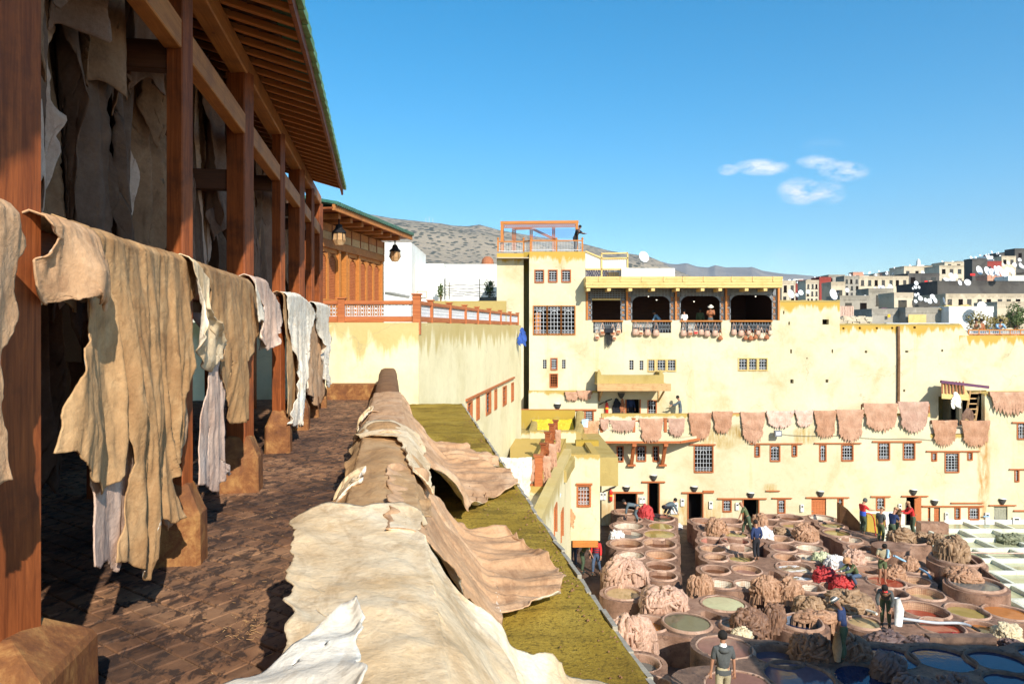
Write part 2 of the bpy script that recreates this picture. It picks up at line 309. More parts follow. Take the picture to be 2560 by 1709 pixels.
# ------------------------------------------------------------ object helpers
def wm(o):
    return (wm(o.parent) @ o.matrix_basis) if o.parent else o.matrix_basis.copy()
def tag(o, label=None, cat=None, group=None, kind=None):
    if label: o['label'] = label
    if cat: o['category'] = cat
    if group: o['group'] = group
    if kind: o['kind'] = kind
    return o
def place(o, M, parent=None):
    if parent is not None:
        o.parent = parent; M = wm(parent).inverted() @ M
    o.matrix_basis = M; return o
def empty(name, loc, label, cat, rz=0, group=None, kind=None):
    o = bpy.data.objects.new(name, None); COL.objects.link(o); o.empty_display_size = .1
    o.matrix_basis = Matrix.Translation(Vector(loc)) @ Matrix.Rotation(rz, 4, 'Z')
    return tag(o, label, cat, group, kind)
def mesh(name, V, Fs, mats, fm=None, smooth=False, attr=None, uv=None):
    me = bpy.data.meshes.new(name); me.from_pydata([tuple(v) for v in V], [], [tuple(int(i) for i in f) for f in Fs])
    if isinstance(mats, str): mats = [mats]
    for k in mats: me.materials.append(MATS[k])
    if fm is not None: me.polygons.foreach_set('material_index', np.array(fm, dtype=np.int32))
    if smooth: me.polygons.foreach_set('use_smooth', np.ones(len(Fs), dtype=bool))
    if attr is not None:
        a = me.attributes.new('dtop', 'FLOAT', 'POINT'); a.data.foreach_set('value', np.array(attr, dtype=np.float32))
    if uv is not None:
        l = me.uv_layers.new(name='UVMap'); idx = np.zeros(len(me.loops), dtype=np.int32); me.loops.foreach_get('vertex_index', idx)
        l.data.foreach_set('uv', np.array(uv, dtype=np.float32)[idx].ravel())
    return me
def add(name, V, Fs, mats, parent=None, origin=None, M=None, top=None, **k):
    tg = {q: k.pop(q) for q in ('label', 'cat', 'group', 'kind') if q in k}
    V = np.asarray([tuple(v) for v in V], float)
    if top is not None: k['attr'] = (top - V[:, 2]) if not callable(top) else top(V)
    if M is None:
        if origin is None:
            origin = wm(parent).translation if parent is not None else Vector(((V[:, 0].min()+V[:, 0].max())/2, (V[:, 1].min()+V[:, 1].max())/2, V[:, 2].min()))
        M = Matrix.Translation(Vector(origin)); V = V-np.array(tuple(origin))
    o = bpy.data.objects.new(name, mesh(name, V, Fs, mats, **k)); COL.objects.link(o); place(o, M, parent)
    return tag(o, **tg)
def kids(o): return [c for c in bpy.data.objects if c.parent == o]
def copy_tree(o, M=None, label=None, _map=None):
    def rec(s, p):
        c = s.copy(); COL.objects.link(c); c.parent = p
        for ch in KID.get(s.name, []): rec(ch, c)
        return c
    KID = {}
    for q in o.children_recursive: KID.setdefault(q.parent.name, []).append(q)
    c = rec(o, None)
    if M is not None: c.matrix_basis = M
    if label: c['label'] = label
    return c
class MB:
    def __init__(s): s.V = []; s.F = []; s.m = []
    def raw(s, V, Fs, mi=0):
        n = len(s.V); s.V += [tuple(v) for v in V]; s.F += [tuple(i+n for i in f) for f in Fs]; s.m += [mi]*len(Fs); return s
    def box(s, x0, x1, y0, y1, z0, z1, mi=0, M=None, jit=0):
        V = [Vector((x, y, z)) for x in (x0, x1) for y in (y0, y1) for z in (z0, z1)]
        if jit: V = [v+Vector((random.uniform(-jit, jit) for _ in range(3))) for v in V]
        if M is not None: V = [M @ v for v in V]
        return s.raw(V, [(0, 1, 3, 2), (4, 6, 7, 5), (0, 4, 5, 1), (2, 3, 7, 6), (0, 2, 6, 4), (1, 5, 7, 3)], mi)
    def bar(s, p, q, w_, h_=None, mi=0, up=(0, 0, 1)):
        p, q = Vector(p), Vector(q); h_ = h_ or w_; d = q-p; L = d.length
        if L < 1e-6: return s
        x = d/L; u = Vector(up)
        if abs(x.dot(u)) > .98: u = Vector((0, 1, 0))
        y = u.cross(x).normalized(); z = x.cross(y)
        M = Matrix((( x.x, y.x, z.x, p.x), (x.y, y.y, z.y, p.y), (x.z, y.z, z.z, p.z), (0, 0, 0, 1)))
        return s.box(0, L, -w_/2, w_/2, -h_/2, h_/2, mi, M)
    def tube(s, pts, r, n=6, mi=0, caps=True):
        pts = [Vector(p) for p in pts]; rs = r if isinstance(r, (list, tuple)) else [r]*len(pts); V = []; Fs = []
        for i, p in enumerate(pts):
            d = (pts[min(i+1, len(pts)-1)]-pts[max(i-1, 0)]).normalized(); u = Vector((0, 0, 1)) if abs(d.z) < .9 else Vector((1, 0, 0))
            a = d.cross(u).normalized(); b2 = d.cross(a)
            for k in range(n):
                t = 2*math.pi*k/n; V.append(p+(a*math.cos(t)+b2*math.sin(t))*rs[i])
        for i in range(len(pts)-1):
            for k in range(n):
                A = i*n+k; B = i*n+(k+1) % n; Fs.append((A, B, B+n, A+n))
        if caps: Fs += [tuple(range(n)), tuple(range(len(V)-n, len(V)))[::-1]]
        return s.raw(V, Fs, mi)
    def lathe(s, prof, n=24, c=(0, 0, 0), mi=0, M=None):
        V = []; Fs = []; c = Vector(c)
        for (r, z) in prof:
            for k in range(n):
                t = 2*math.pi*k/n; V.append(Vector((r*math.cos(t), r*math.sin(t), z))+c)
        for i in range(len(prof)-1):
            for k in range(n):
                A = i*n+k; B = i*n+(k+1) % n; Fs.append((A, B, B+n, A+n))
        if M is not None: V = [M @ v for v in V]
        return s.raw(V, Fs, mi)
    def out(s, name, mats, parent=None, **k):
        return add(name, s.V, s.F, mats, parent, fm=s.m if not isinstance(mats, str) else None, **k)
def beam(name, p, q, w_, h_, mat, parent=None, bev=.0, **k):
    p, q = Vector(p), Vector(q); d = q-p; L = d.length; x = d/L; u = Vector((0, 0, 1))
    if abs(x.z) > .98: u = Vector((-UX, UY, 0)) if k.pop('tdir', True) else Vector((0, 1, 0))
    else: k.pop('tdir', None)
    y = u.cross(x).normalized(); z = x.cross(y)
    M = Matrix(((x.x, y.x, z.x, p.x), (x.y, y.y, z.y, p.y), (x.z, y.z, z.z, p.z), (0, 0, 0, 1)))
    b = MB(); e = min(w_, h_)*.06+bev
    P = [(-w_/2+e, -h_/2), (w_/2-e, -h_/2), (w_/2, -h_/2+e), (w_/2, h_/2-e), (w_/2-e, h_/2), (-w_/2+e, h_/2), (-w_/2, h_/2-e), (-w_/2, -h_/2+e)]
    V = [(X, a, c) for X in (0, L) for a, c in P]; n = 8
    Fs = [(i, (i+1) % n, (i+1) % n+n, i+n) for i in range(n)]+[tuple(range(n))[::-1], tuple(range(n, 2*n))]
    b.raw(V, Fs); return b.out(name, mat, parent, M=M, **k)
# ============================================================ TERRACE (frame a,t,h)
FL = -1.62; SL = -1.75          # terrace floor and moss roof levels, from the camera
def tb(mb, a0, a1, t0, t1, h0, h1, mi=0): return mb.box(a0, a1, t0, t1, h0, h1, mi)
def addT(name, V, Fs, mats, parent=None, org=None, **k):
    # vertices in the terrace frame, origin org (a,t,h)
    V = np.asarray([tuple(v) for v in V], float)
    if org is None: org = ((V[:, 0].min()+V[:, 0].max())/2, (V[:, 1].min()+V[:, 1].max())/2, V[:, 2].min())
    top = k.pop('top', None)
    if top is not None: k['attr'] = top-V[:, 2]
    return add(name, V-np.array(org), Fs, mats, parent, M=MT @ Matrix.Translation(Vector(org)), **k)
def outT(mb, name, mats, parent=None, **k): return addT(name, mb.V, mb.F, mats, parent, fm=mb.m if not isinstance(mats, str) else None, **k)
def beamT(name, p, q, w_, h_, mat, parent=None, **k): return beam(name, T(*p), T(*q), w_, h_, mat, parent, **k)
# floor: bedding, then tiles laid diagonally
fb = MB(); tb(fb, -5.2, .1, -7, 17.2, FL-.5, FL-.012); outT(fb, 'terrace_floor', 'floor_joint', kind='structure', label='brown worn tiled terrace floor beside the wooden veranda')
floor = bpy.data.objects['terrace_floor']
ts = .158; g = .007
tv = []
e = .006; s0 = ts/2-g/2
for (q, z) in ((s0, -.02), (s0, -e), (s0-e, 0)):
    tv += [(-q, -q, z), (q, -q, z), (q, q, z), (-q, q, z)]
tf = [(i, (i+1) % 4, (i+1) % 4+4, i+4) for i in range(4)]+[(i+4, (i+1) % 4+4, (i+1) % 4+8, i+8) for i in range(4)]+[(8, 9, 10, 11)]
tme = mesh('floor_tile', tv, tf, 'floor_tile')
rows = []; rot = R(45)
for i in range(-130, 131):
    for j in range(-130, 131):
        x, y = (i*math.cos(rot)-j*math.sin(rot))*ts, 6+(i*math.sin(rot)+j*math.cos(rot))*ts
        if -5 < x < .0 and -1 < y < 17: rows.append((x, y))
def tilevis(p): return -1.5 < p[0] < -.25 and p[1] > 1.9
near = sorted([p for p in rows if tilevis(p)], key=lambda p: p[1])[:296]; ns = set(near); far = MB()
winv = wm(floor).inverted()
for (x, y) in rows:
    M = MT @ Matrix.Translation((x+random.uniform(-.002, .002), y+random.uniform(-.002, .002), FL+random.uniform(-.004, .003))) @ Matrix.Rotation(rot+random.uniform(-.02, .02), 4, 'Z') @ Matrix.Rotation(random.uniform(-.012, .012), 4, 'X') @ Matrix.Rotation(random.uniform(-.012, .012), 4, 'Y')
    if (x, y) in ns:
        o = bpy.data.objects.new('tile', tme); COL.objects.link(o); place(o, M, floor)
    elif tilevis((x, y)) or y < 9.5: far.raw([M @ Vector(v) for v in tv], tf)
    else: far.raw([M @ Vector(v) for v in tv[8:]], [(0, 1, 2, 3)])
far.out('far_tiles', 'floor_tile', floor, kind='stuff')
# scraps of straw and skin on the floor
sc = MB()
for k in range(120):
    a, t = random.uniform(-1.2, -.35), random.uniform(2.2, 11)
    if k > 70: a, t = -.75+random.gauss(0, .06), 4.05+random.gauss(0, .09)
    p = Vector((a, t, FL+.006)); d = Vector((random.uniform(-1, 1), random.uniform(-1, 1), random.uniform(0, .25))).normalized()*random.uniform(.008, .035)
    sc.bar(p, p+d, .0025 if k > 70 else .004, .002)
outT(sc, 'floor_litter', 'hide_tan', kind='stuff', label='pale straw and skin scraps scattered on the terrace floor', cat='litter')
# moss covered roof slab right of the parapet
N = 90; sv = []; sf = []; ts_ = np.linspace(-1, 16.7, N); 
for i, t in enumerate(ts_):
    ae = 1.22+.42*max(0, t-2)/14.7
    for j in range(30):
        a = .15+(ae-.15)*j/29; sv.append((a, t, SL+.022*float(fbm(a*5, t*5, 0, 3))+.008*float(fbm(a*17, t*17, 0, 8))+.02*float(fbm(a, t, 0, 9))))
for i in range(N-1):
    for j in range(29): q = i*30+j; sf.append((q, q+1, q+31, q+30))
k0 = len(sv)
for i in range(N):
    v = sv[i*30+29]; sv.append((v[0], v[1], v[2]-.16)); 
for i in range(N-1): sf.append((i*30+29, k0+i, k0+i+1, (i+1)*30+29))
slab = addT('roof_slab', sv, sf, 'moss_slab', label='yellow moss covered flat roof strip right of the hide draped parapet', cat='roof', smooth=True)
ed = MB()
for i in range(60):
    t0 = -1+i*.295; t1 = t0+.285; a0 = 1.22+.42*max(0, t0-2)/14.7; a1 = 1.22+.42*max(0, t1-2)/14.7; z = random.uniform(-.014, .008); a0 += random.uniform(-.01, .012); a1 += random.uniform(-.01, .012)
    ed.bar((a0+.012, t0, SL-.05+z), (a1+.012, t1, SL-.06+z), .03, .13)
outT(ed, 'edge_coping', 'wood_grey', slab)
uw = MB(); uw.raw([(-.1, -1, -11), (1.2, -1, -11), (1.2, -1, SL-.1), (-.1, -1, SL-.1), (1.62, 16.7, -11), (1.62, 16.7, SL-.1), (-.1, 16.7, -11), (-.1, 16.7, SL-.1)], [(0, 1, 2, 3), (1, 4, 5, 2), (3, 2, 5, 7), (4, 6, 7, 5), (6, 0, 3, 7)])
outT(uw, 'wall', 'plaster_pale', slab, top=SL)
gr = MB()
for k in range(420):
    t = random.uniform(1.8, 15); aa = 1.22+.42*max(0, t-2)/14.7; a = aa-abs(random.gauss(0, .09))-.02 if k % 3 else random.uniform(.5, aa)
    r = random.uniform(.003, .011); z = SL+.01
    gr.raw([(a-r, t-r, z), (a+r, t-r*.6, z), (a+r*.7, t+r, z), (a-r*.8, t+r, z), (a, t, z+r*1.1)], [(0, 1, 4), (1, 2, 4), (2, 3, 4), (3, 0, 4)])
outT(gr, 'roof_pebbles', 'parapet_brown', kind='stuff', label='dark crumbs of dry moss and grit along the roof edge', cat='grit')
# parapet under the hides
pv = []; pf = []; tt = np.linspace(-6, 16.6, 80); prof = [(-.24, FL-.02), (-.235, -1.12), (-.20, -1.04), (-.12, -1.005), (0, -1.0), (.07, -1.005), (.12, -1.04), (.15, -1.12), (.16, SL-.02)]
for t in tt:
    lift = .10*max(0, min(1, (t-11.3)/.8))
    for (a, h) in prof: pv.append((a*(1+.03*float(vn(t*1.3, a*5))), t, h+(lift if h > -1.2 else 0)+.012*float(fbm(t*2, a*6, 0, 4))))
n = len(prof)
for i in range(len(tt)-1):
    for j in range(n-1): q = i*n+j; pf.append((q, q+1, q+n+1, q+n))
pf.append(tuple(range(n)))
addT('parapet_wall', pv, pf, 'parapet_brown', label='low brown rounded parapet wall between tiled terrace and moss roof', cat='parapet', smooth=True)

# ------------------------------------------------------------ veranda
A0 = -1.38
ver = empty('wooden_veranda', T(-1.6, 6, FL), 'long red brown timber veranda with rafters and green roof edge', 'veranda', rz=-math.atan2(UX, UY)*-1)
posts = [(2.66, .20, .22), (4.96, .125, .125), (7.14, .20, .185), (9.40, .125, .13), (11.5, .20, .19), (13.1, .12, .12), (14.7, .17, .17)]
PT = []
for i, (Y, wa, wt) in enumerate(posts+[(-.6, .2, .2), (-3.2, .2, .2)]):
    t = (Y-A0*-UX)/UY if False else (Y+A0*UX)/UY
    PT.append(t)
    top = 2.55
    beamT('post', (A0-wa/2, t+wt/2, FL+.3), (A0-wa/2, t+wt/2, top), wa, wt, 'wood', ver)
    fb = MB(); big = wa > .15
    o1 = .10 if i else .17; wl = .10; fr = .06 if i else .16
    hb, hs_, ht = FL-.02, (FL+.37 if i else FL+.36), (FL+.55 if i else FL+.47)
    a0, a1, b0, b1 = A0-wa-wl, A0+o1, t-fr, t+wt+fr
    lay = [(a0, a1, b0, b1, hb), (a0+.005, a1-.005, b0+.005, b1-.005, hs_-.03), (a0+.02, a1-.02, b0+.015, b1-.015, hs_), (A0-wa-.01, A0+.012, t-.012, t+wt+.012, ht-.01), (A0-wa+.005, A0-.005, t+.005, t+wt-.005, ht)]
    V = []; c = .025
    for li, (p0, p1, q0, q1, z) in enumerate(lay):
        cc = c if li < 3 else .004
        V += [(p0+cc, q0, z), (p1-cc, q0, z), (p1, q0+cc, z), (p1, q1-cc, z), (p1-cc, q1, z), (p0+cc, q1, z), (p0, q1-cc, z), (p0, q0+cc, z)]
    Fs = [(l*8+k, l*8+(k+1) % 8, (l+1)*8+(k+1) % 8, (l+1)*8+k) for l in range(4) for k in range(8)]+[tuple(range(32, 40))]
    addT('stone_foot', V, Fs, 'foot_stone', ver)
tA, tB = -6, 15.2
segs = sorted(PT)+[tB]
# lower beam carries the brace line; upper plate under the rafters
for i in range(len(segs)-1):
    beamT('tie_beam', (A0-.09, segs[i]+.12, 2.02), (A0-.09, segs[i+1]+.0, 2.02), .12, .20, 'wood_beam', ver)
for i in range(0, len(segs)-1, 2):
    e_ = segs[min(i+2, len(segs)-1)]
    beamT('wall_plate', (A0-.10, segs[i]+.1, 2.62), (A0-.10, e_+.09, 2.62), .17, .19, 'wood_beam', ver)
# inner frame
for i, t in enumerate(sorted(PT)):
    beamT('inner_post', (-2.75, t, FL), (-2.75, t, 3.0), .16, .16, 'wood', ver)
    beamT('cross_beam', (-4.4, t+.12, 1.9 if i != 4 else 1.48), (A0-.15, t+.12, 1.9 if i != 4 else 1.48), .11, .20, 'wood_dark', ver)
# hide rail
rail = beamT('hide_rail', (A0-.06, tA, .30), (A0-.06, 15, .30), .10, .19, 'wood', ver)
def ehk(t): return 2.52, -.753-.0160*(t-5.3)
# roof slope
TH = math.atan2(.16, .62)
def roofz(a, t): return 2.52+(-.80-a)*.27
rb = MB()
for k, a in enumerate(np.arange(-4.6, -1.0, .19)):
    rb.box(a, a+.182, tA, 14.0, 0, .02, M=Matrix.Translation((0, 0, roofz(a+.09, 0)+.115)))
outT(rb, 'roof_boards', 'wood_dark', ver, kind='stuff')
for i, t in enumerate(np.arange(-5.9, 13.95, .285)):
    hz, ae = ehk(t)
    beamT('rafter', (-4.5, t, roofz(-4.5, t)+.075), (ae-.03, t, roofz(ae-.03, t)+.075), .065, .055, 'wood_rafter', ver)
ge = MB()
for i in range(22):
    t0 = -6+i*.91; t1 = min(14.05, t0+.9); 
    if t0 > 14: break
    z = random.uniform(-.006, .006); x0, x1 = ehk(t0)[1]+random.uniform(-.006, .006), ehk(t1)[1]
    ge.bar((x0, t0, 2.60+z), (x1, t1, 2.60+z), .035, .15)
outT(ge, 'fascia_board', 'wood', ver)
gt = MB()
for i in range(66):
    t0 = -6+i*.304
    if t0 > 13.9: break
    x0 = ehk(t0)[1]; gt.bar((x0+.035, t0, 2.67+random.uniform(-.008, .008)), (x0+.045, t0+.295, 2.67+random.uniform(-.008, .008)), .05, .085)
outT(gt, 'roof_edge', 'green_edge', ver)
rt = MB(); rt.raw([(-4.6, tA, roofz(-4.6, 0)+.16), (-.53, tA, roofz(-.53, 0)+.16), (-.85, 14.05, roofz(-.86, 0)+.16), (-4.6, 14.05, roofz(-4.6, 0)+.16)], [(0, 1, 2, 3)])
rt.raw([(-4.6, tA, roofz(-4.6, 0)+.22), (-.50, tA, roofz(-.50, 0)+.2), (-.83, 14.05, roofz(-.84, 0)+.2), (-4.6, 14.05, roofz(-4.6, 0)+.22)], [(0, 1, 2, 3)])
outT(rt, 'roof_skin', 'roof_tile_green', ver)
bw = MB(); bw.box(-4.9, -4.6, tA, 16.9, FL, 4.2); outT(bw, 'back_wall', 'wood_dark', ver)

# ------------------------------------------------------------ hides
def resample(P, n):
    P = np.array(P, float); d = np.r_[0, np.cumsum(np.linalg.norm(np.diff(P, axis=0), axis=1))]; s = np.linspace(0, d[-1], n)
    return np.stack([np.interp(s, d, P[:, i]) for i in range(P.shape[1])], 1)
def coons(top, right, bot, left, nu, nv, rag=.012, seed=0, fr=9.):
    Tt, Bb, Ll, Rr = resample(top, nu), resample(bot, nu), resample(left, nv), resample(right, nv)
    def jag(P, sd, amp):
        s = np.linspace(0, 1, len(P)); L = np.linalg.norm(P[-1]-P[0])+.3; w_ = np.minimum(1, np.minimum(s, 1-s)*8)[:, None]
        n1 = np.stack([fbm(s*L*fr, sd, 0, sd, 5), fbm(s*L*fr, sd+9, 0, sd+1, 5)], 1)
        return P+n1*amp*w_*2.2
    Bb = jag(Bb, seed+1, rag*1.6); Ll = jag(Ll, seed+2, rag); Rr = jag(Rr, seed+3, rag); Tt = jag(Tt, seed+4, rag*.25)
    u = np.linspace(0, 1, nu)[None, :, None]; v = np.linspace(0, 1, nv)[:, None, None]
    c00, c10, c01, c11 = (Tt[0]+Ll[0])/2, (Tt[-1]+Rr[0])/2, (Bb[0]+Ll[-1])/2, (Bb[-1]+Rr[-1])/2
    return (1-v)*Tt[None]+v*Bb[None]+(1-u)*Ll[:, None]+u*Rr[:, None]-((1-u)*(1-v)*c00+u*(1-v)*c10+(1-u)*v*c01+u*v*c11)
def gridf(nv, nu): return [(i*nu+j, i*nu+j+1, (i+1)*nu+j+1, (i+1)*nu+j) for i in range(nv-1) for j in range(nu-1)]
def thick(o, th=.006, off=0, mat2=None):
    m = o.modifiers.new('thickness', 'SOLIDIFY'); m.thickness = th; m.offset = off; m.use_rim = True
    if mat2: o.data.materials.append(MATS[mat2]); m.material_offset = 1
    return o
def rail_hide(label, top, right, bot, left, mat, back='hide_white', a=-1.33, nu=70, nv=110, amp=.035, seed=1, wrap=.3, fw=5.5, name='tanned_hide', group='hides hung over the veranda rail', slant=0, curl=0, disp=True):
    k = DS if disp else 1
    f = lambda L: [plane_a(x*k, y*k, a) for x, y in L]
    G = coons(f(top), f(right), f(bot), f(left), nu, nv, .013, seed)
    t, h = G[..., 0], G[..., 1]; v = np.linspace(0, 1, nv)[:, None]; u = np.linspace(0, 1, nu)[None, :]
    q = t*fw+slant*h*fw+.5*fbm(t*2, h*1.2, seed, seed, 3)
    d = amp*(.2+1.25*np.minimum(1, v*1.8))*(rid(q*.5, h*.45, seed, seed, 2)*.9+.55*fbm(q, h*.9, seed, seed+5, 3))
    d = d+.010*fbm(t*13, h*6, seed, seed+9, 4)+.22*amp*rid(t*fw*1.9, h*1.6+t*3, seed, seed+19, 2)
    d = d+curl*np.exp(-np.minimum(u, 1-u)*14)*vn(h*3, seed)*1.2+curl*np.exp(-(1-v)*12)*vn(t*5, seed+4)
    P = np.stack([a+np.maximum(d, -.035 if wrap else -1), t, h], -1)
    if wrap:
        ex = []
        for ang in (90, 70, 45, 20): 
            r = .065; th = R(ang)
            row = P[0].copy(); row[:, 0] -= r*(1-math.cos(th)) ; row[:, 2] += r*math.sin(th)-.0; ex.append((ang, row))
        b2 = P[0].copy(); rows_ = []
        for kk in (1, .66, .33, .02):
            row = b2.copy(); row[:, 0] -= .16+.01*vn(row[:, 1]*6, kk); row[:, 2] -= wrap*kk*(1+.3*vn(row[:, 1]*5, 3)); rows_.append(row)
        over = b2.copy(); over[:, 0] -= .08; over[:, 2] += .05; over2 = b2.copy(); over2[:, 0] -= .135; over2[:, 2] += .025; over3 = b2.copy(); over3[:, 0] -= .025; over3[:, 2] += .03
        P = np.concatenate([np.stack(rows_+[over2, over, over3]), P], 0)
    NV = P.shape[0]
    o = addT(name, P.reshape(-1, 3), gridf(NV, nu), mat, smooth=True, label=label, cat='hide', group=group)
    o.data.flip_normals()
    return thick(o, .007, 0, back)
# V2: first big bay
rail_hide('large khaki hide with deep folds, hanging widest in the first veranda bay', [(165, 520), (300, 566), (440, 604)], [(440, 604), (455, 660), (432, 705), (426, 800), (414, 900), (420, 1015), (385, 1100), (394, 1188)],
          [(262, 1290), (296, 1302), (326, 1325), (340, 1235), (358, 1182), (378, 1205), (394, 1188)], [(165, 520), (212, 610), (238, 700), (246, 780), (262, 900), (280, 1060), (272, 1200), (262, 1290)], 'hide_khaki', amp=.075, seed=3, nu=130, nv=170, slant=.12, fw=7)
rail_hide('pale furry flap of hide folded out beside the first post', [(108, 512), (150, 520), (215, 545)], [(215, 545), (222, 620), (243, 705)], [(125, 700), (150, 688), (190, 690), (243, 705)], [(108, 512), (128, 548), (104, 600), (108, 660), (125, 700)], 'hide_sand', a=-1.295, amp=.06, seed=11, nu=60, nv=60, fw=6, curl=.03)
rail_hide('light tan hide panel with ragged tip behind the khaki hide', [(190, 560), (250, 575)], [(250, 575), (262, 740), (272, 900), (280, 1070)], [(112, 1040), (150, 1035), (165, 1090), (195, 1100), (222, 1128), (280, 1070)], [(190, 560), (185, 740), (150, 830), (125, 950), (112, 1040)], 'hide_tan', a=-1.35, amp=.06, seed=17, nu=80, nv=120, fw=6)
rail_hide('pinkish hide reaching lowest, its torn hem over the floor', [(214, 800), (310, 800)], [(310, 800), (300, 1100), (286, 1230), (275, 1275)], [(205, 1300), (235, 1288), (262, 1312), (275, 1275)], [(214, 800), (212, 1050), (206, 1200), (205, 1300)], 'hide_pink', a=-1.36, amp=.02, seed=23, nu=50, nv=90, wrap=0)
rail_hide('slim tan hide strip with a small hole, right of the khaki hide', [(372, 585), (425, 600)], [(425, 600), (424, 800), (422, 1000), (386, 1100), (396, 1190)], [(352, 1172), (372, 1190), (384, 1215), (396, 1190)], [(372, 585), (368, 800), (366, 960), (362, 1090), (352, 1172)], 'hide_sand', a=-1.375, amp=.022, seed=29, nu=40, nv=80, wrap=0)
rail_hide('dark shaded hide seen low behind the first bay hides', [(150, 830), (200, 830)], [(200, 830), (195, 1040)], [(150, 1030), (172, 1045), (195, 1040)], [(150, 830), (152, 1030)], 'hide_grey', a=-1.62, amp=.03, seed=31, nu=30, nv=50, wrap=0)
# V1 at the left edge
rail_hide('sandy hide at the far left, hanging in front of the first post', [(-150, 445), (0, 472), (40, 490)], [(40, 490), (57, 570), (38, 630), (45, 735), (20, 800), (14, 900), (22, 1100)], [(-150, 1120), (-40, 1130), (22, 1100)], [(-150, 445), (-150, 1120)], 'hide_sand', a=-1.22, amp=.04, seed=37, nu=70, nv=110)
for k, (t0, t1) in enumerate(((-.8, 1.25), (-2.9, -1.0), (-5.2, -3.0))):  # unseen hides added on the rail to keep sun out of the veranda
    P = coons([(t0, .33), (t1, .33)], [(t1, .33), (t1-.1, -1.3)], [(t0, -1.2), (t1-.1, -1.3)], [(t0, .33), (t0, -1.2)], 30, 40, .02, 60+k)
    V = np.stack([-1.33+.03*fbm(P[..., 0]*5, P[..., 1]*.8, k), P[..., 0], P[..., 1]], -1)
    thick(addT('tanned_hide', V.reshape(-1, 3), gridf(40, 30), 'hide_tan', smooth=True, label='unseen tan hide added on the veranda rail behind the viewpoint for shade', cat='hide', group='hides hung over the veranda rail out of view'), .007, 0, 'hide_white')
# V3: second bay
rail_hide('khaki hide over the rail in the second bay, ragged right hem', [(447, 606), (520, 632), (572, 648), (598, 690)], [(598, 690), (588, 760), (560, 830), (549, 900), (556, 962)], [(500, 850), (520, 900), (532, 968), (556, 962)], [(447, 606), (478, 665), (474, 722), (515, 800), (500, 850)], 'hide_khaki', amp=.06, seed=41, nu=80, nv=110, slant=.2)
rail_hide('crumpled cream flap hooked at the second post', [(438, 600), (455, 608), (476, 640)], [(476, 640), (470, 712), (516, 790)], [(450, 800), (472, 848), (496, 855), (516, 790)], [(438, 600), (455, 690), (446, 760), (450, 800)], 'hide_cream', a=-1.27, amp=.035, seed=43, nu=50, nv=60, fw=9, curl=.05, wrap=.15)
rail_hide('pale pink hide panel reaching the floor between second and third posts', [(482, 622), (528, 634)], [(528, 634), (518, 850), (508, 1000), (512, 1060), (534, 1086)], [(448, 1112), (474, 1122), (494, 1130), (512, 1092), (534, 1086)], [(482, 622), (470, 840), (450, 980), (448, 1112)], 'hide_pink', a=-1.345, amp=.035, seed=47, nu=60, nv=100, fw=8)
rail_hide('narrow white strip of hide with a curled tip', [(488, 625), (520, 635)], [(520, 635), (524, 760), (522, 860), (536, 930), (551, 962)], [(520, 900), (538, 955), (551, 962)], [(488, 625), (500, 760), (494, 830), (520, 900)], 'hide_white', a=-1.385, amp=.02, seed=51, nu=24, nv=60, wrap=0)
rail_hide('twisted whitish cord of hide hanging from the third post side', [(585, 640), (600, 700)], [(600, 700), (604, 735)], [(596, 740), (604, 735)], [(585, 640), (590, 690), (596, 740)], 'hide_white', a=-1.25, amp=.01, seed=53, nu=8, nv=24, wrap=0)
# V4 V5
rail_hide('mauve pink shredded hide by the third post', [(580, 640), (612, 650), (640, 700)], [(640, 700), (642, 740), (636, 765)], [(582, 775), (600, 802), (618, 800), (636, 765)], [(580, 640), (592, 700), (582, 775)], 'hide_pink', a=-1.31, amp=.045, seed=57, nu=50, nv=50, fw=8, curl=.05)
rail_hide('long straight tan hide left of the white one', [(648, 676), (668, 682)], [(668, 682), (676, 800), (682, 952)], [(656, 948), (668, 965), (682, 952)], [(648, 676), (656, 800), (656, 948)], 'hide_tan', a=-1.33, amp=.03, seed=61, nu=30, nv=90)
rail_hide('bright white hide with two hanging legs, fourth bay', [(660, 678), (690, 680), (716, 702)], [(716, 702), (724, 722), (706, 800), (700, 880), (690, 975)], [(664, 972), (678, 978), (690, 975)], [(660, 678), (668, 760), (682, 870), (672, 940), (664, 972)], 'hide_white', a=-1.28, amp=.04, seed=67, nu=60, nv=100, fw=9, curl=.03)
rail_hide('sandy hide with a shredded hem right of the white one', [(696, 704), (736, 706)], [(736, 706), (738, 800), (740, 905)], [(700, 890), (714, 920), (728, 936), (740, 905)], [(696, 704), (704, 790), (700, 890)], 'hide_sand', a=-1.31, amp=.04, seed=71, nu=40, nv=80, fw=9)
rail_hide('greyish white hide last on the rail, before the yellow wall', [(722, 698), (742, 700), (753, 704)], [(753, 704), (757, 770), (749, 840), (757, 880)], [(742, 868), (748, 890), (757, 880)], [(722, 698), (734, 780), (742, 868)], 'hide_white', a=-1.26, amp=.05, seed=73, nu=40, nv=70, fw=10, curl=.05)
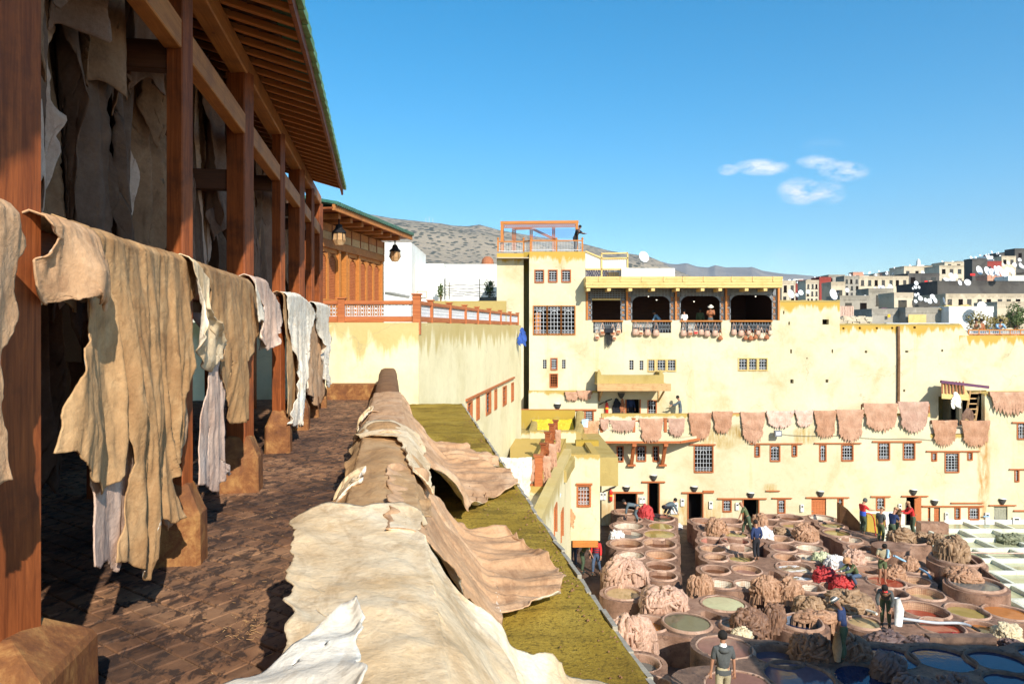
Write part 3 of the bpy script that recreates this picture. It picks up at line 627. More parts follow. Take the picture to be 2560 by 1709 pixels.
# dark inner rows, hung from the roof frame
BAYW = ['first', 'second', 'third', 'fourth', 'fifth', 'sixth', 'far end']; MW = {'hide_grey': 'greyish', 'hide_brown': 'dull brown', 'hide_pink': 'pinkish', 'hide_umber': 'dark umber'}
def hang(a, t0, t1, h0, L, mat, seed, label, group, amp=.10, nu=60, nv=70, fr=1.5):
    bi = sum(1 for q in sorted(PT)[3:] if q < t0*A0/a)
    label = MW[mat]+' '+label.replace('brown hide', 'hide').replace('dim greyish hide', 'dim hide')+', behind the %s bay' % BAYW[min(bi, 6)]
    t0, t1 = min(t0, t1), max(t0, t1); w_ = t1-t0; c = (t0+t1)/2; rr = random.Random(seed)
    n = 2; tip = [(t0+w_*(.08+rr.uniform(0, .1)), h0-L*rr.uniform(.72, .85))]
    for k in range(5): tip.append((t0+w_*(.2+.15*k)+rr.uniform(-.03, .03), h0-L*(rr.uniform(.78, .9) if k % 2 else rr.uniform(.93, 1.04))))
    tip.append((t1-w_*rr.uniform(.03, .16), h0-L*rr.uniform(.66, .85)))
    le = [(t0, h0), (t0+w_*rr.uniform(-.06, .03), h0-L*.2), (t0+w_*rr.uniform(.05, .2), h0-L*.42), tip[0]]
    ri = [(t1, h0), (t1+w_*rr.uniform(-.03, .08), h0-L*.25), (t1-w_*rr.uniform(.05, .2), h0-L*.5), tip[-1]]
    G = coons([(t0, h0), (t1, h0)], ri, tip, le, nu, nv, .02, seed, 7)
    t, h = G[..., 0], G[..., 1]; v = np.linspace(0, 1, nv)[:, None]
    d = amp*(.5+v)*(np.sin((t*11+1.5*fbm(t*2, h*.5, seed, 1))*fr)*.6+rid(t*4*fr, h*.5, seed, seed, 2)*.8)+.015*fbm(t*12, h*4, seed, 2)
    o = addT('tanned_hide', np.stack([a+d, t, h], -1).reshape(-1, 3), gridf(nv, nu), mat, smooth=True, label=label, cat='hide', group=group)
    return thick(o, .007)
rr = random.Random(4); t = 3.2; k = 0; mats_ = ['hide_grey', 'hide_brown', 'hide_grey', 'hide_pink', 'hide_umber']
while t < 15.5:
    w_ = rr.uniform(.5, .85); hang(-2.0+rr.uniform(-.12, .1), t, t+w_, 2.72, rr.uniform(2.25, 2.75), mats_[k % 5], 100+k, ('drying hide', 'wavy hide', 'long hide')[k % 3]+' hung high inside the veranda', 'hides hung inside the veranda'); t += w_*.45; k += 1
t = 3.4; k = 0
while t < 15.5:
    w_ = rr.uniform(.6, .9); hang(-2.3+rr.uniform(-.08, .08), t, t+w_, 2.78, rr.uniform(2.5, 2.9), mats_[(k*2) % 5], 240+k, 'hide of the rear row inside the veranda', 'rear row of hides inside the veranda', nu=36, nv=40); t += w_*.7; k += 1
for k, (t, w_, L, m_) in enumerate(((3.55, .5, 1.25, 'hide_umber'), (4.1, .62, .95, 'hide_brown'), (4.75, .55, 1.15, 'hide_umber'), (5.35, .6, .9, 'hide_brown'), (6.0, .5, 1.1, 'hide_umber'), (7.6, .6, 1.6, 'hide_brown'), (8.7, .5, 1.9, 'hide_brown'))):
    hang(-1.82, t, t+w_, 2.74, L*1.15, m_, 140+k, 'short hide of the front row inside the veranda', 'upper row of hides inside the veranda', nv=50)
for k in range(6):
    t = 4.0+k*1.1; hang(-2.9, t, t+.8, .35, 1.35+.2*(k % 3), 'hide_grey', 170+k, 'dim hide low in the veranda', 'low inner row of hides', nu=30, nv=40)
# hides draped across the parapet
AF = .62
def profile():
    a, h, s = [], [], []
    pts = [(-.22-.42, -1.0-1.2*.62)] + [(-.40, -1.30), (-.33, -1.12), (-.24, -1.01), (-.12, -.975), (0, -.965), (.12, -.975), (.24, -1.01)]
    return pts
def pmap(af=.6, lw=.22):
    P = np.array([(-lw-.10, -1.75), (-lw-.09, -1.40), (-lw-.05, -1.12), (-lw, -1.02), (-.1, -.985), (-.02, -.98), (.06, -.985), (.14, -1.01), (.19, -1.11), (.19+(af-.19)*.4, -1.38), (af-.05, SL+.06), (af+.12, SL+.02), (af+3, SL+.02)], float)
    d = np.r_[0, np.cumsum(np.linalg.norm(np.diff(P, axis=0), axis=1))]; s0 = d[5]
    S_ = np.linspace(d[0], d[-1], 900); A = np.interp(S_, d, P[:, 0]); H = np.interp(S_, d, P[:, 1])
    kk = np.hanning(75); kk /= kk.sum(); pad = lambda z: np.convolve(np.pad(z, 37, mode='edge'), kk, 'valid')
    return S_-s0, pad(A), pad(H)
def s_of(x, y, af, h=SL, disp=True):   # pixel on the slab -> (s,t)
    k = DS if disp else 1; Y = F*(-h)/(y*k-HY); X = (x*k-HX)/F*Y; a = X*UY-Y*UX; t = X*UX+Y*UY
    S_, A, H = pmap(af); 
    return (float(np.interp(a, A, S_)), t)
def drape(label, top, right, bot, left, mat, af=.6, amp=.03, seed=1, nu=90, nv=110, off=0., fw=3., edge=.05, lift=None, back='hide_white', rag=.015, dirn=0., lw=.24, group='hides laid over the parapet'):
    # boundaries in (s,t): top = far edge, bottom = near edge
    G = coons(top, right, bot, left, nu, nv, rag, seed)
    s, t = G[..., 0], G[..., 1]; S_, A, H = pmap(af, lw)
    a = np.interp(s, S_, A); h = np.interp(s, S_, H); da = np.interp(s+.02, S_, A)-np.interp(s-.02, S_, A); dh = np.interp(s+.02, S_, H)-np.interp(s-.02, S_, H)
    L = np.sqrt(da**2+dh**2)+1e-6; na, nh = -dh/L, da/L
    w_ = np.clip(np.abs(s)-.15, 0, .7)/.7
    t_ = t*math.cos(dirn)+s*math.sin(dirn); s_ = s*math.cos(dirn)-t*math.sin(dirn)
    d = amp*(.22+w_)*(rid(t_*fw, s_*.55+.3*t_, seed, seed, 3)*.9+.6*fbm(t_*fw*1.6+s_, s_*.8, seed, seed+3, 3))+.006*fbm(t*8, s*8, seed, 4)+.009*rid(s_*2.4+1.2*fbm(t*2, s*2, 3), t_*5+.8*fbm(t*1.5, s*2, 5), seed, 8, 2)+.03*fbm(t*1.3, s*2.2, seed, 12)+.014*rid(t_*3.1+.6*fbm(t, s, 7), s_*1.1, seed, seed+40, 2)
    u = np.linspace(0, 1, nu)[None, :]; v = np.linspace(0, 1, nv)[:, None]
    b_ = np.minimum(np.minimum(u, 1-u), np.minimum(v, 1-v)); d = d+edge*np.exp(-b_*22)*(.4+.8*vn(t*4, s*4, seed))
    if lift is not None: d = d+lift(s, t, u, v)
    d = d+off
    a2 = a+na*d; h2 = h+nh*d
    flr = np.where(a2 > .2, SL+.014+.008*vn(a2*9, t*9, seed)+off*.5, -9); h2 = np.maximum(h2, flr)
    inside = (np.abs(a2+.04) < .2) & (h2 < -.985+off*.6); h2 = np.where(inside, -.985+off*.6+.15*(h2+.985-off*.6), h2)
    a2 = np.where((a2 < 0) & (h2 < -1.0), np.minimum(a2, -.255), a2)
    o = addT('tanned_hide', np.stack([a2, t, h2], -1).reshape(-1, 3), gridf(nv, nu), mat, smooth=True, label=label, cat='hide', group=group)
    for p in o.data.polygons: pass
    o.data.flip_normals()
    return thick(o, .007, 0, back)
# far end
q = lambda x, y, af=.6: s_of(x, y, af)
drape('sandy hide farthest along the parapet, wings spread on the moss roof', [(-.42, 11.0), (0, 11.3), (.4, 11.2)], [(.4, 11.2), (.95, 10.6), q(1062, 1030), q(1110, 1045), q(1142, 1052), q(1146, 1072)], [(-.5, 8.6), (0, 8.4), (.5, 8.5), (1.0, 8.8), q(1090, 1085), q(1146, 1072)], [(-.42, 11.0), (-.55, 9.8), (-.5, 8.6)], 'hide_sand', seed=5, amp=.05, off=.0, lift=lambda s, t, u, v: .10*np.exp(-((s-1.25)/.25)**2)*np.exp(-((t-9.2)/.5)**2))
drape('long sandy hide tented from parapet to roof, dark gap beneath', [(-.32, 9.4), (0, 9.7), (.5, 9.6)], [(.5, 9.6), (.9, 9.2), (1.3, 8.9), q(1160, 1088), q(1184, 1130)], [(-.3, 6.6), (.25, 6.55), (.62, 6.3), (1.0, 6.35), q(1078, 1180), q(1112, 1152), q(1184, 1130)], [(-.32, 9.4), (-.38, 8.2), (-.3, 6.6)], 'hide_sand', af=.7, seed=8, amp=.05, off=.012, lift=lambda s, t, u, v: .13*np.exp(-((s-.75)/.3)**2)*np.clip(1-(t-6.3)/1.2, 0, 1))
drape('tan hide over the parapet with a ragged cream border', [(-.36, 7.0), (-.2, 7.15), (0, 7.0), (.2, 7.1), (.34, 6.8)], [(.26, 6.8), (.22, 6.2), (.30, 5.6), (.24, 5.0), (.22, 3.9)], [(-.28, 3.6), (-.2, 3.5), (0, 3.5), (.22, 3.9)], [(-.30, 7.0), (-.36, 6.4), (-.28, 5.8), (-.38, 5.1), (-.30, 4.4), (-.28, 3.6)], 'hide_tan', seed=12, amp=.05, off=.028, edge=.05, fw=2.4)
drape('cream edged hide end turned up on the tan one', [(-.34, 7.1), (0, 7.3), (.22, 7.1)], [(.22, 7.1), (.34, 6.7), (.38, 6.1), (.36, 5.3), (.30, 4.7)], [(.14, 4.8), (.22, 4.7), (.30, 4.7)], [(-.34, 7.1), (-.2, 6.5), (.06, 6.2), (.12, 5.5), (.14, 4.8)], 'hide_cream', seed=14, amp=.03, off=.045, edge=.05, nu=50, nv=60)
drape('broad pinkish tan hide fanned out on the moss roof', [(.0, 4.9), (.5, 5.6), (.95, 6.0), q(1070, 1238), q(1160, 1232), q(1175, 1240)], [q(1175, 1240), q(1200, 1262), q(1252, 1292), q(1276, 1312), q(1296, 1350), q(1282, 1405)], [(.0, 3.3), (.6, 3.75), (1.0, 4.0), q(1130, 1448), q(1220, 1430), q(1282, 1405)], [(0, 4.9), (.02, 4.1), (0, 3.3)], 'hide_sand', seed=19, amp=.06, off=.01, fw=3.6, nu=110, nv=110, edge=.06)
drape('great cream white hide in the foreground draped over the parapet', [(-.42, 3.62), (-.3, 3.74), (-.1, 3.72), (.08, 3.85), (.2, 3.74)], [(.2, 3.74), (.14, 3.42), (.30, 3.14), (.5, 3.08), (.74, 3.10), (1.1, 3.2), (1.5, 3.3)], [(-.5, 1.2), (0, 1.0), (.6, 1.3), (1.2, 2.2), (1.5, 3.3)], [(-.42, 3.62), (-.38, 3.35), (-.37, 3.0), (-.31, 2.6), (-.28, 2.3), (-.33, 2.0), (-.5, 1.2)], 'hide_cream', seed=25, amp=.085, off=.055, fw=2.0, nu=140, nv=150, edge=.035, af=.75, dirn=1.05, lw=.46)
drape('white hide corner nearest the viewer, lying on the parapet', [(-.60, 1.75), (-.30, 2.02), (-.08, 2.36)], [(-.08, 2.36), (-.06, 2.0), (-.03, 1.6), (0, .9)], [(-.75, .9), (0, .9)], [(-.60, 1.75), (-.7, 1.5), (-.75, .9)], 'hide_white', seed=33, amp=.03, off=.085, nu=60, nv=70, edge=.05, lw=.6)
# small curled scraps on the parapet's left flank
for k, (s_, t_, L) in enumerate(((-.34, 8.3, .3), (-.36, 7.3, .3), (-.36, 4.5, .3))):
    drape(['farthest', 'middle', 'nearest'][k]+' curled ragged hide end on the floor side of the parapet', [(-.26, t_+L), (-.15, t_+L)], [(-.15, t_+L), (-.15, t_)], [(s_-.16, t_), (-.15, t_)], [(-.26, t_+L), (s_-.2, t_+L*.5), (s_-.16, t_)], 'hide_cream', seed=80+k, amp=.04, off=.04, nu=30, nv=30, edge=.05, rag=.03, fw=7, group='curled hide ends on the parapet flank')
# ============================================================ BUILDINGS
def sheet(name, p0, p1, z0, z1, holes, mat, parent=None, depth=.28, top=None, thick_=.3, dtop=None, **k):
    # vertical wall from p0 to p1 (left to right as seen from its outside), holes = (s0,s1,za,zb)
    p0, p1 = Vector((p0[0], p0[1], 0)), Vector((p1[0], p1[1], 0)); d = p1-p0; L = d.length; d /= L; n = Vector((-d.y, d.x, 0))   # n points inward (away from viewer)
    sx = sorted(set([0, L]+[min(max(v, 0), L) for h in holes for v in h[:2]])); sz = sorted(set([z0, z1]+[min(max(v, z0), z1) for h in holes for v in h[2:]]))
    def sub(a, m): 
        r = [a[0]]
        for q in a[1:]:
            c = max(1, int((q-r[-1])/m)); b0 = r[-1]; r += [b0+(q-b0)*(i+1)/c for i in range(c)]
        return r
    sx, sz = sub(sx, 1.2), sub(sz, 1.2); mb = MB(); V = []; ix = {}
    def vid(i, j):
        if (i, j) not in ix: ix[(i, j)] = len(V); V.append(p0+d*sx[i]+Vector((0, 0, sz[j])))
        return ix[(i, j)]
    Fs = []
    for i in range(len(sx)-1):
        for j in range(len(sz)-1):
            cx, cz = (sx[i]+sx[i+1])/2, (sz[j]+sz[j+1])/2
            if any(h[0] < cx < h[1] and h[2] < cz < h[3] for h in holes): continue
            Fs.append((vid(i, j), vid(i+1, j), vid(i+1, j+1), vid(i, j+1)))
    mb.raw(V, Fs)
    for h in holes:
        a, b, za, zb = h; 
        c = [p0+d*a+Vector((0, 0, za)), p0+d*b+Vector((0, 0, za)), p0+d*b+Vector((0, 0, zb)), p0+d*a+Vector((0, 0, zb))]; e_ = [q+n*depth for q in c]
        mb.raw(c+e_, [(0, 4, 5, 1), (1, 5, 6, 2), (2, 6, 7, 3), (3, 7, 4, 0)])
    A, B = p0+Vector((0, 0, z1)), p1+Vector((0, 0, z1)); C0, D0 = p0+Vector((0, 0, z0)), p1+Vector((0, 0, z0)); t = n*thick_
    mb.raw([A, B, B+t, A+t, C0, D0, D0+t, C0+t], [(0, 1, 2, 3), (0, 3, 7, 4), (1, 5, 6, 2)])
    tp = z1 if dtop is None else dtop
    return mb.out(name, mat, parent, top=tp, **k)
def grille(mb, P, d, n, w_, h_, nx, nz, r=.012, arch=True, mi=0):
    # P lower-left corner, d along, n outward; bars, and an arch in the middle
    Z = Vector((0, 0, 1))
    for i in range(nx+1): mb.bar(P+d*(w_*i/nx), P+d*(w_*i/nx)+Z*h_, r*1.6, r*1.6, mi)
    for j in range(nz+1): mb.bar(P+Z*(h_*j/nz), P+Z*(h_*j/nz)+d*w_, r*1.6, r*1.6, mi)
    if arch and nx >= 3:
        c = P+d*(w_/2)+Z*(h_*(.72)); rr_ = w_/nx*.98; pts = [c+d*(rr_*math.cos(t))+Z*(rr_*math.sin(t)) for t in np.linspace(0, math.pi, 9)]
        for a, b in zip(pts, pts[1:]): mb.bar(a, b, r*1.5, r*1.5, mi)
    if nx >= 3 and h_ > .5:
        for j in (0, nz-1):
            for i in range(nx):
                c = P+d*(w_*(i+.5)/nx)+Z*(h_*(j+.5)/nz); q = min(w_/nx, h_/nz)*.33; pts = [c+d*(q*math.cos(t))+Z*(q*math.sin(t)) for t in np.linspace(0, 2*math.pi, 7)]
                for a, b in zip(pts, pts[1:]): mb.bar(a, b, r*.9, r*.9, mi)
def window(parent, x0, y0, x1, y1, Y, frame='wood_red', fr=.05, nx=3, nz=4, arch=True, sill=True, gm='iron_pale', pane='painted_dark', name='window', label=None, r=.012):
    a, b = px(x0, y1, Y), px(x1, y0, Y); w_, h_ = b.x-a.x, b.z-a.z; mb = MB(); e_ = .03
    if frame:
        mb.box(a.x-fr, a.x+.012, Y-e_, Y+.1, a.z-fr, b.z+fr*.8); mb.box(b.x-.012, b.x+fr, Y-e_, Y+.1, a.z-fr, b.z+fr*.8); mb.box(a.x+.012, b.x-.012, Y-e_, Y+.1, b.z-.01, b.z+fr*.8)
        if sill: mb.box(a.x+.012, b.x-.012, Y-e_-.03, Y+.1, a.z-fr, a.z+.012)
    else: mb.box(a.x, b.x, Y+.02, Y+.1, a.z-.01, a.z+.01)
    w = mb.out(name, frame or 'plaster_grey', parent, origin=Vector(((a.x+b.x)/2, Y, a.z)), label=label) if (frame) else mb.out(name, 'parapet_brown', parent, origin=Vector(((a.x+b.x)/2, Y, a.z)))
    g_ = MB(); grille(g_, Vector((a.x, Y+.05, a.z)), Vector((1, 0, 0)), Vector((0, -1, 0)), w_, h_, nx, nz, arch=arch, r=r)
    if nx: g_.out('grille', gm, w)
    q = MB(); q.box(a.x-.01, b.x+.01, Y+.22, Y+.25, a.z-.01, b.z+.01); q.out('pane', pane, w)  # default pane colour is the room's darkness, painted near black
    return (x0, y0, x1, y1)
def hole(x0, y0, x1, y1, Y, X0):
    a, b = px(x0, y1, Y), px(x1, y0, Y); return (a.x-X0, b.x-X0, a.z, b.z)
def lintel(parent, x0, y0, x1, y1, Y, mat='wood_red', name='lintel', dep=.05):
    a, b = px(x0, (y0+y1)/2, Y), px(x1, (y0+y1)/2, Y); h_ = abs(y1-y0)/F*Y
    return beam(name, a+Vector((0, -dep/2, 0)), b+Vector((0, -dep/2, 0)), dep+.1, max(h_, .05), mat, parent)
def X_(x, Y): return (x-HX)/F*Y
def Z_(y, Y): return CZ+(HY-y)/F*Y
# ---- ground of the yard and land to the horizon
gv = []; gf = []; NX = 120; NY = 90
for j in range(NY):
    Y = 2+62*j/(NY-1)
    for i in range(NX):
        X = -8+62*i/(NX-1); gv.append((X, Y, .05*float(fbm(X*.5, Y*.5, 0, 2))+.03*float(fbm(X*3, Y*3, 0, 5))-.03))
gf = gridf(NY, NX)
add('yard_ground', gv, gf, 'mud_ground', smooth=True, kind='structure', label='wet reddish brown mud ground of the tannery yard')
lb = MB(); lb.box(-9000, 9000, -300, 14000, -.9, -.7); mk('land_soil', [(.20, .16, .11), (.30, .25, .17)], .002, .95, coord='World'); lb.out('land', 'land_soil', kind='structure', label='plain of dry land reaching the foot of the hills')

U = 42.; Lw = 40.
bld = empty('tannery_building', (X_(1700, U), U, 0), 'long cream plaster building across the yard with open loggia and many small grilled windows', 'building')
# --- tower
sheet('tower_wall', (X_(1242, 42.6), 42.6), (X_(1309, 42.6), 42.6), 3, Z_(633, 42.6), [], 'plaster', bld)
sheet('tower_wall', (X_(1309, 43.4), 43.4), (X_(1326, 43.4), 43.4), 3, Z_(630, 43.4), [], 'plaster_ochre', bld)  # darker plaster puts the shade of the recess into its colour
tw = MB(); tw.raw([(X_(1323, U), U+.01, 4.5), (X_(1323, U), 43.4, 4.5), (X_(1323, U), 43.4, Z_(629, U)), (X_(1323, U), U+.01, Z_(629, U))], [(0, 1, 2, 3)])
tw.raw([(X_(1309, 42.6), 42.61, 4.5), (X_(1309, 42.6), 43.4, 4.5), (X_(1309, 42.6), 43.4, Z_(633, 42.6)), (X_(1309, 42.6), 42.61, Z_(633, 42.6))], [(0, 3, 2, 1)])
tw.out('reveal', 'plaster_ochre', bld, top=Z_(629, U))  # side faces of the recess, their shade also in the darker plaster
W3 = [(1338, 675.6, 1358.6, 705), (1372, 675.6, 1392, 704), (1405, 675.6, 1425.6, 704)]
WB = (1334, 765, 1438, 835)
W4 = [(1573.5, 900, 1584, 924), (1599, 901, 1608.5, 924.5), (1620.5, 899, 1636.7, 927), (1643, 899, 1664, 926), (1669, 899, 1689, 926), (1847, 896, 1868, 924.6), (1872, 896, 1892, 924.6), (1897, 896, 1917.5, 924.6), (1357, 899, 1366.5, 921), (1378, 896, 1392, 923), (1405, 899, 1414, 921), (1376, 935, 1393, 966)]
LOG = [(1480.5, 749, 1552, 800.6), (1581, 740.6, 1675.5, 800.6), (1702.7, 740, 1801, 799), (1828, 737.5, 1931.5, 798)]
RL = [(1483, 803, 1555.6, 832), (1580.6, 803, 1678, 832), (1702, 803, 1803.5, 832), (1827, 803, 1928.7, 832)]
x0 = X_(1323, U)
hs_ = [hole(*w_, U, x0) for w_ in W3+[WB]+W4]
# door and window on the upper terrace level
DT = (1565.6, 997.8, 1599, 1075); WT = (1620.5, 1001, 1640, 1037); WL = (1463.5, 1027, 1482, 1053)
hs_ += [hole(*DT, U, x0), hole(*WT, U, x0), hole(*WL, U, x0)]
main = sheet('wall', (x0, U), (X_(1463, U), U), 3.0, Z_(629, U), [h for h in hs_ if h[0] < X_(1463, U)-x0 and h[1] < X_(1463, U)-x0+.01], 'plaster', bld)
x1 = X_(1463, U)
lo = [hole(1464, 719, 1948, 800.5, U, x1)]+[hole(*w_, U, x1) for w_ in RL]+[hole(*w_, U, x1) for w_ in W4 if w_[0] > 1463]+[hole(*w_, U, x1) for w_ in (DT, WT, WL)]
sheet('wall', (x1, U), (X_(1950, U), U), 3.0, Z_(700, U), lo, 'plaster', bld, dtop=Z_(640, U))
for w_ in W3: window(bld, *w_, U, nx=3, nz=5, arch=False, gm='iron_pale')
for i, w_ in enumerate(W4):
    if i in (0, 1, 8, 10): window(bld, *w_, U, frame=None, nx=2, nz=4, arch=False)
    elif i in (2, 3, 4, 5, 6, 7): window(bld, *w_, U, frame='wood_canopy', nx=3, nz=4, arch=False, pane='glass')
    else: window(bld, *w_, U, nx=3, nz=5, arch=False, gm='wood_red' if i == 11 else 'iron_pale')
# big three-part window
for k in range(3):
    a = 1334+k*35; window(bld, a, 765, a+33, 835, U, frame='wood_orange', fr=.045, nx=4, nz=7, arch=True, r=.014)
pd = MB(); a, b = px(1338, 833, U+.15), px(1352, 782, U+.15); pd.box(a.x, b.x, U+.12, U+.2, a.z, b.z); pd.out('shutter', 'wood_orange', bld)
# tower roof terrace
rf = MB(); rf.box(X_(1242, 42.6), X_(1463, U), 42.05, 50, Z_(632, U)-.3, Z_(632, U)-.25); rf.out('roof', 'plaster_dun', bld, top=20)
sd_ = MB(); sd_.box(X_(1242, 42.6), X_(1463, U), 49.8, 50, 3, Z_(632, U)-.05); sd_.box(X_(1463, U)-.05, X_(1463, U), 42.05, 50, Z_(700, U), Z_(632, U)); sd_.box(X_(1242, 42.6), X_(1242, 42.6)+.2, 42.7, 50, 3, Z_(633, U)-.02); sd_.out('wall', 'plaster', bld, top=Z_(632, U))
# --- loggia
lg = MB(); xl, xr = X_(1464, U), X_(1948, U); zb, zt = Z_(801, U), Z_(716, U)
lg.box(xl, xr, 48, 48.2, zb-1, zt+.2); lg.box(xl-.2, xl, U+.3, 48, zb-1, zt+.2); lg.box(xr, xr+.2, U+.3, 48, zb-1, zt+.2); lg.box(xl, xr, U+.01, 48, zt+.1, zt+.2); lg.box(xl, xr, U+.3, 48, zb-1.05, zb-.95); lg.out('loggia_room', 'wood_dark', bld)
for x in (1467.5, 1567.5, 1689.5, 1815, 1946):
    beam('column', px(x, 800, U+.05), px(x, 720, U+.05), .11, .14, 'wood_orange', bld, tdir=False)
# arched screens between columns
for k, (a, t_, b, bo) in enumerate(LOG):
    l0, r0 = (1469.5, 1569.5, 1691.5, 1817)[k], (1565.5, 1687.5, 1813, 1944)[k]; mb = MB(); Yp = U+.10
    zt_, zo, zb_ = Z_(721, U), Z_(t_, U), Z_(800, U); A, B = X_(a, U), X_(b, U); Lx, Rx = X_(l0, U), X_(r0, U)
    # fretted side panels and top panel
    for (q0, q1) in ((Lx, A), (B, Rx)):
        mb.box(q0, q0+.05, Yp, Yp+.05, zb_, zt_); mb.box(q1-.05, q1, Yp, Yp+.05, zb_, zt_); n_ = 4
        for j in range(n_+1):
            z = zb_+(zo-zb_)*j/n_; mb.box(q0, q1, Yp, Yp+.05, z-.035, z+.035)
        for j in range(n_):
            z = zb_+(zo-zb_)*(j+.5)/n_; c_ = Vector(((q0+q1)/2, Yp+.02, z)); rr_ = (q1-q0)*.3
            mb.tube([c_+Vector((rr_*math.cos(t), 0, rr_*math.sin(t))) for t in np.linspace(0, 2*math.pi, 8)], .018, 4)
    for z in np.linspace(zo+.05, zt_, 6): mb.box(Lx, Rx, Yp, Yp+.04, z-.03, z+.03)
    for x in np.linspace(Lx, Rx, 15): mb.box(x-.02, x+.02, Yp+.01, Yp+.045, zo, zt_)
    if k:
        rr_ = .45
        for sgn, cx in ((1, A), (-1, B)):
            V = [(cx, Yp, zo), (cx, Yp, zo-rr_), ]; V = [(cx, Yp+.02, zo+.0)]+[(cx+sgn*rr_*(1-math.cos(t)), Yp+.02, zo-rr_+rr_*math.sin(t)) for t in np.linspace(0, math.pi/2, 8)]
            mb.raw(V, [(0, i, i+1) for i in range(1, 8)])
    s_ = mb.out('arch_screen', 'iron', bld)
    for (q0, q1) in ((Lx, A), (B, Rx)): bk = MB(); bk.box(q0+.06, q1-.06, Yp+.06, Yp+.09, zb_, zo); bk.out('orange_backing', 'wood_orange', s_)
    if k == 0:
        o_ = MB(); o_.box(A, B, Yp-.02, Yp+.0, zo-.03, zo+.08); o_.out('bar', 'wood_canopy', s_)
for k, (a, t_, b, bo) in enumerate(RL):
    g_ = MB(); A, B, z0, z1 = X_(a, U), X_(b, U), Z_(bo, U), Z_(t_, U)
    n_ = 14
    for i in range(n_+1): g_.bar((A+(B-A)*i/n_, U+.06, z0), (A+(B-A)*i/n_, U+.06, z1), .018)
    for i in range(n_):
        c_ = Vector((A+(B-A)*(i+.5)/n_, U+.06, (z0+z1)/2)); q = (B-A)/n_*.5
        for (u_, v_) in ((-1, 1), (1, 1)): g_.bar(c_+Vector((-q, 0, -v_*u_*.3)), c_+Vector((q, 0, v_*u_*.3)), .014)
    for z in np.linspace(z0, z1, 4): g_.bar((A, U+.06, z), (B, U+.06, z), .018)
    w_ = g_.out('rail_grille', 'iron', bld)
    t2 = MB(); t2.box(A-.05, B+.05, U-.06, U+.1, z1-.02, z1+.06); t2.out('handrail', 'wood_orange', w_)
ins = MB()
for (a, b, t_, bo, mi) in ((1487, 1505, 805, 831, 0), (1582, 1630, 804, 818, 0), (1720, 1736, 805, 832, 0), (1541, 1554, 806, 820, 0)):
    p, q = px(a, bo, U+.2), px(b, t_, U+.2); ins.box(p.x, q.x, U+.16, U+.22, p.z, q.z)
ins.out('white_board', 'plastic_white', bld)
lm = MB()
for (x, y) in ((1621, 741), (1641.5, 749.5), (1735, 753.5), (1889, 741)):
    c_ = px(x, y, U+2); lm.lathe([(0, .03), (.05, .0), (0, -.03)], 8, c_)
m_, b_ = base('bulb', .5); b_.inputs['Base Color'].default_value = (1, .9, .7, 1); b_.inputs['Emission Color'].default_value = (1, .9, .7, 1); b_.inputs['Emission Strength'].default_value = 2.5
lm.out('ceiling_bulbs', 'bulb', bld)
# eave canopy
ev = MB(); Ye = 40.9; a, b = X_(1464, Ye), X_(1957, Ye); z0, z1 = Z_(719, Ye), Z_(691, Ye)
for k in range(4): ev.box(a+random.uniform(0, .03), b-random.uniform(0, .03), Ye-.01*(k % 2), Ye+.06, z0+(z1-z0)*k/4+.006, z0+(z1-z0)*(k+1)/4-.004)
cnp = ev.out('canopy_boards', 'wood_canopy', bld)
e2 = MB(); e2.box(a, b, Ye+.06, U+1.2, z1-.08, z1-.02); e2.box(a, a+.06, Ye+.06, U, z0, z1-.08); e2.box(b-.06, b, Ye+.06, U, z0, z1-.08); e2.box(a, b, Ye+.06, U+.3, z0+.03, z0+.08); e2.out('canopy_roof', 'wood_canopy', cnp)
for x in (1471, 1522.5, 1575.7, 1632.4, 1694, 1756, 1800, 1866, 1913):
    c_ = px(x, 724, Ye); bb_ = beam('beam_end', c_+Vector((0, -.06, 0)), c_+Vector((0, 1.0, 0)), .2, .16, 'wood_canopy', cnp)
for x in (1498, 1552, 1605, 1660, 1708, 1760, 1830, 1883, 1934): ba = MB(); p = px(x, 700, Ye-.02); ba.box(p.x-.04, p.x+.04, Ye-.04, Ye-.011, z1-.3, z1); ba.out('batten', 'wood_canopy', cnp)
# flat roof + white block + dish platform behind the eave
rp = MB(); rp.box(X_(1463, U)+.02, X_(1960, U), U+1.2, 52, Z_(700, U), Z_(696, U)); rp.out('roof', 'plaster_dun', bld, top=20)
# --- right upper wall
x2 = X_(1950, U); 
RH = [(1957.5, 777, 1961, 785), (1971, 804, 1975, 812), (2056, 798, 2072, 811), (1975.6, 873, 1980, 883), (2079, 873, 2083, 882), (2016, 893, 2019, 897), (2162, 876, 2168, 882), (2263, 876, 2271, 881), (2353, 873, 2358, 879), (1976, 948, 1984, 958), (2064, 948, 2071, 956), (2258, 973, 2263, 979), (2106, 818, 2111, 823), (2147, 817, 2152, 822.5), (2189.5, 817.5, 2195, 822.5), (2228, 817, 2233, 822), (2283.5, 815.5, 2289.5, 821)]
zt1, zt2, zt3 = Z_(752, U), Z_(810, U), Z_(838.5, U); xa, xb, xc = X_(2099.6, U), X_(2398, U), X_(2620, U)
h1 = [hole(*w_, U, x2) for w_ in RH if w_[0] < 2099]; h2 = [hole(*w_, U, xa) for w_ in RH if w_[0] > 2099]+[hole(2346, 990, 2397, 1058, U, xa)]
sheet('wall', (x2, U), (xa, U), 3, zt1, h1, 'plaster', bld, thick_=6)
sheet('wall', (xa, U), (xb, U), 3, zt2, h2, 'plaster', bld, thick_=.8)
sheet('wall', (xb, U), (xc, U), 3, zt3, [hole(2398, 975, 2466, 1058, U, xb)], 'plaster', bld, thick_=6)
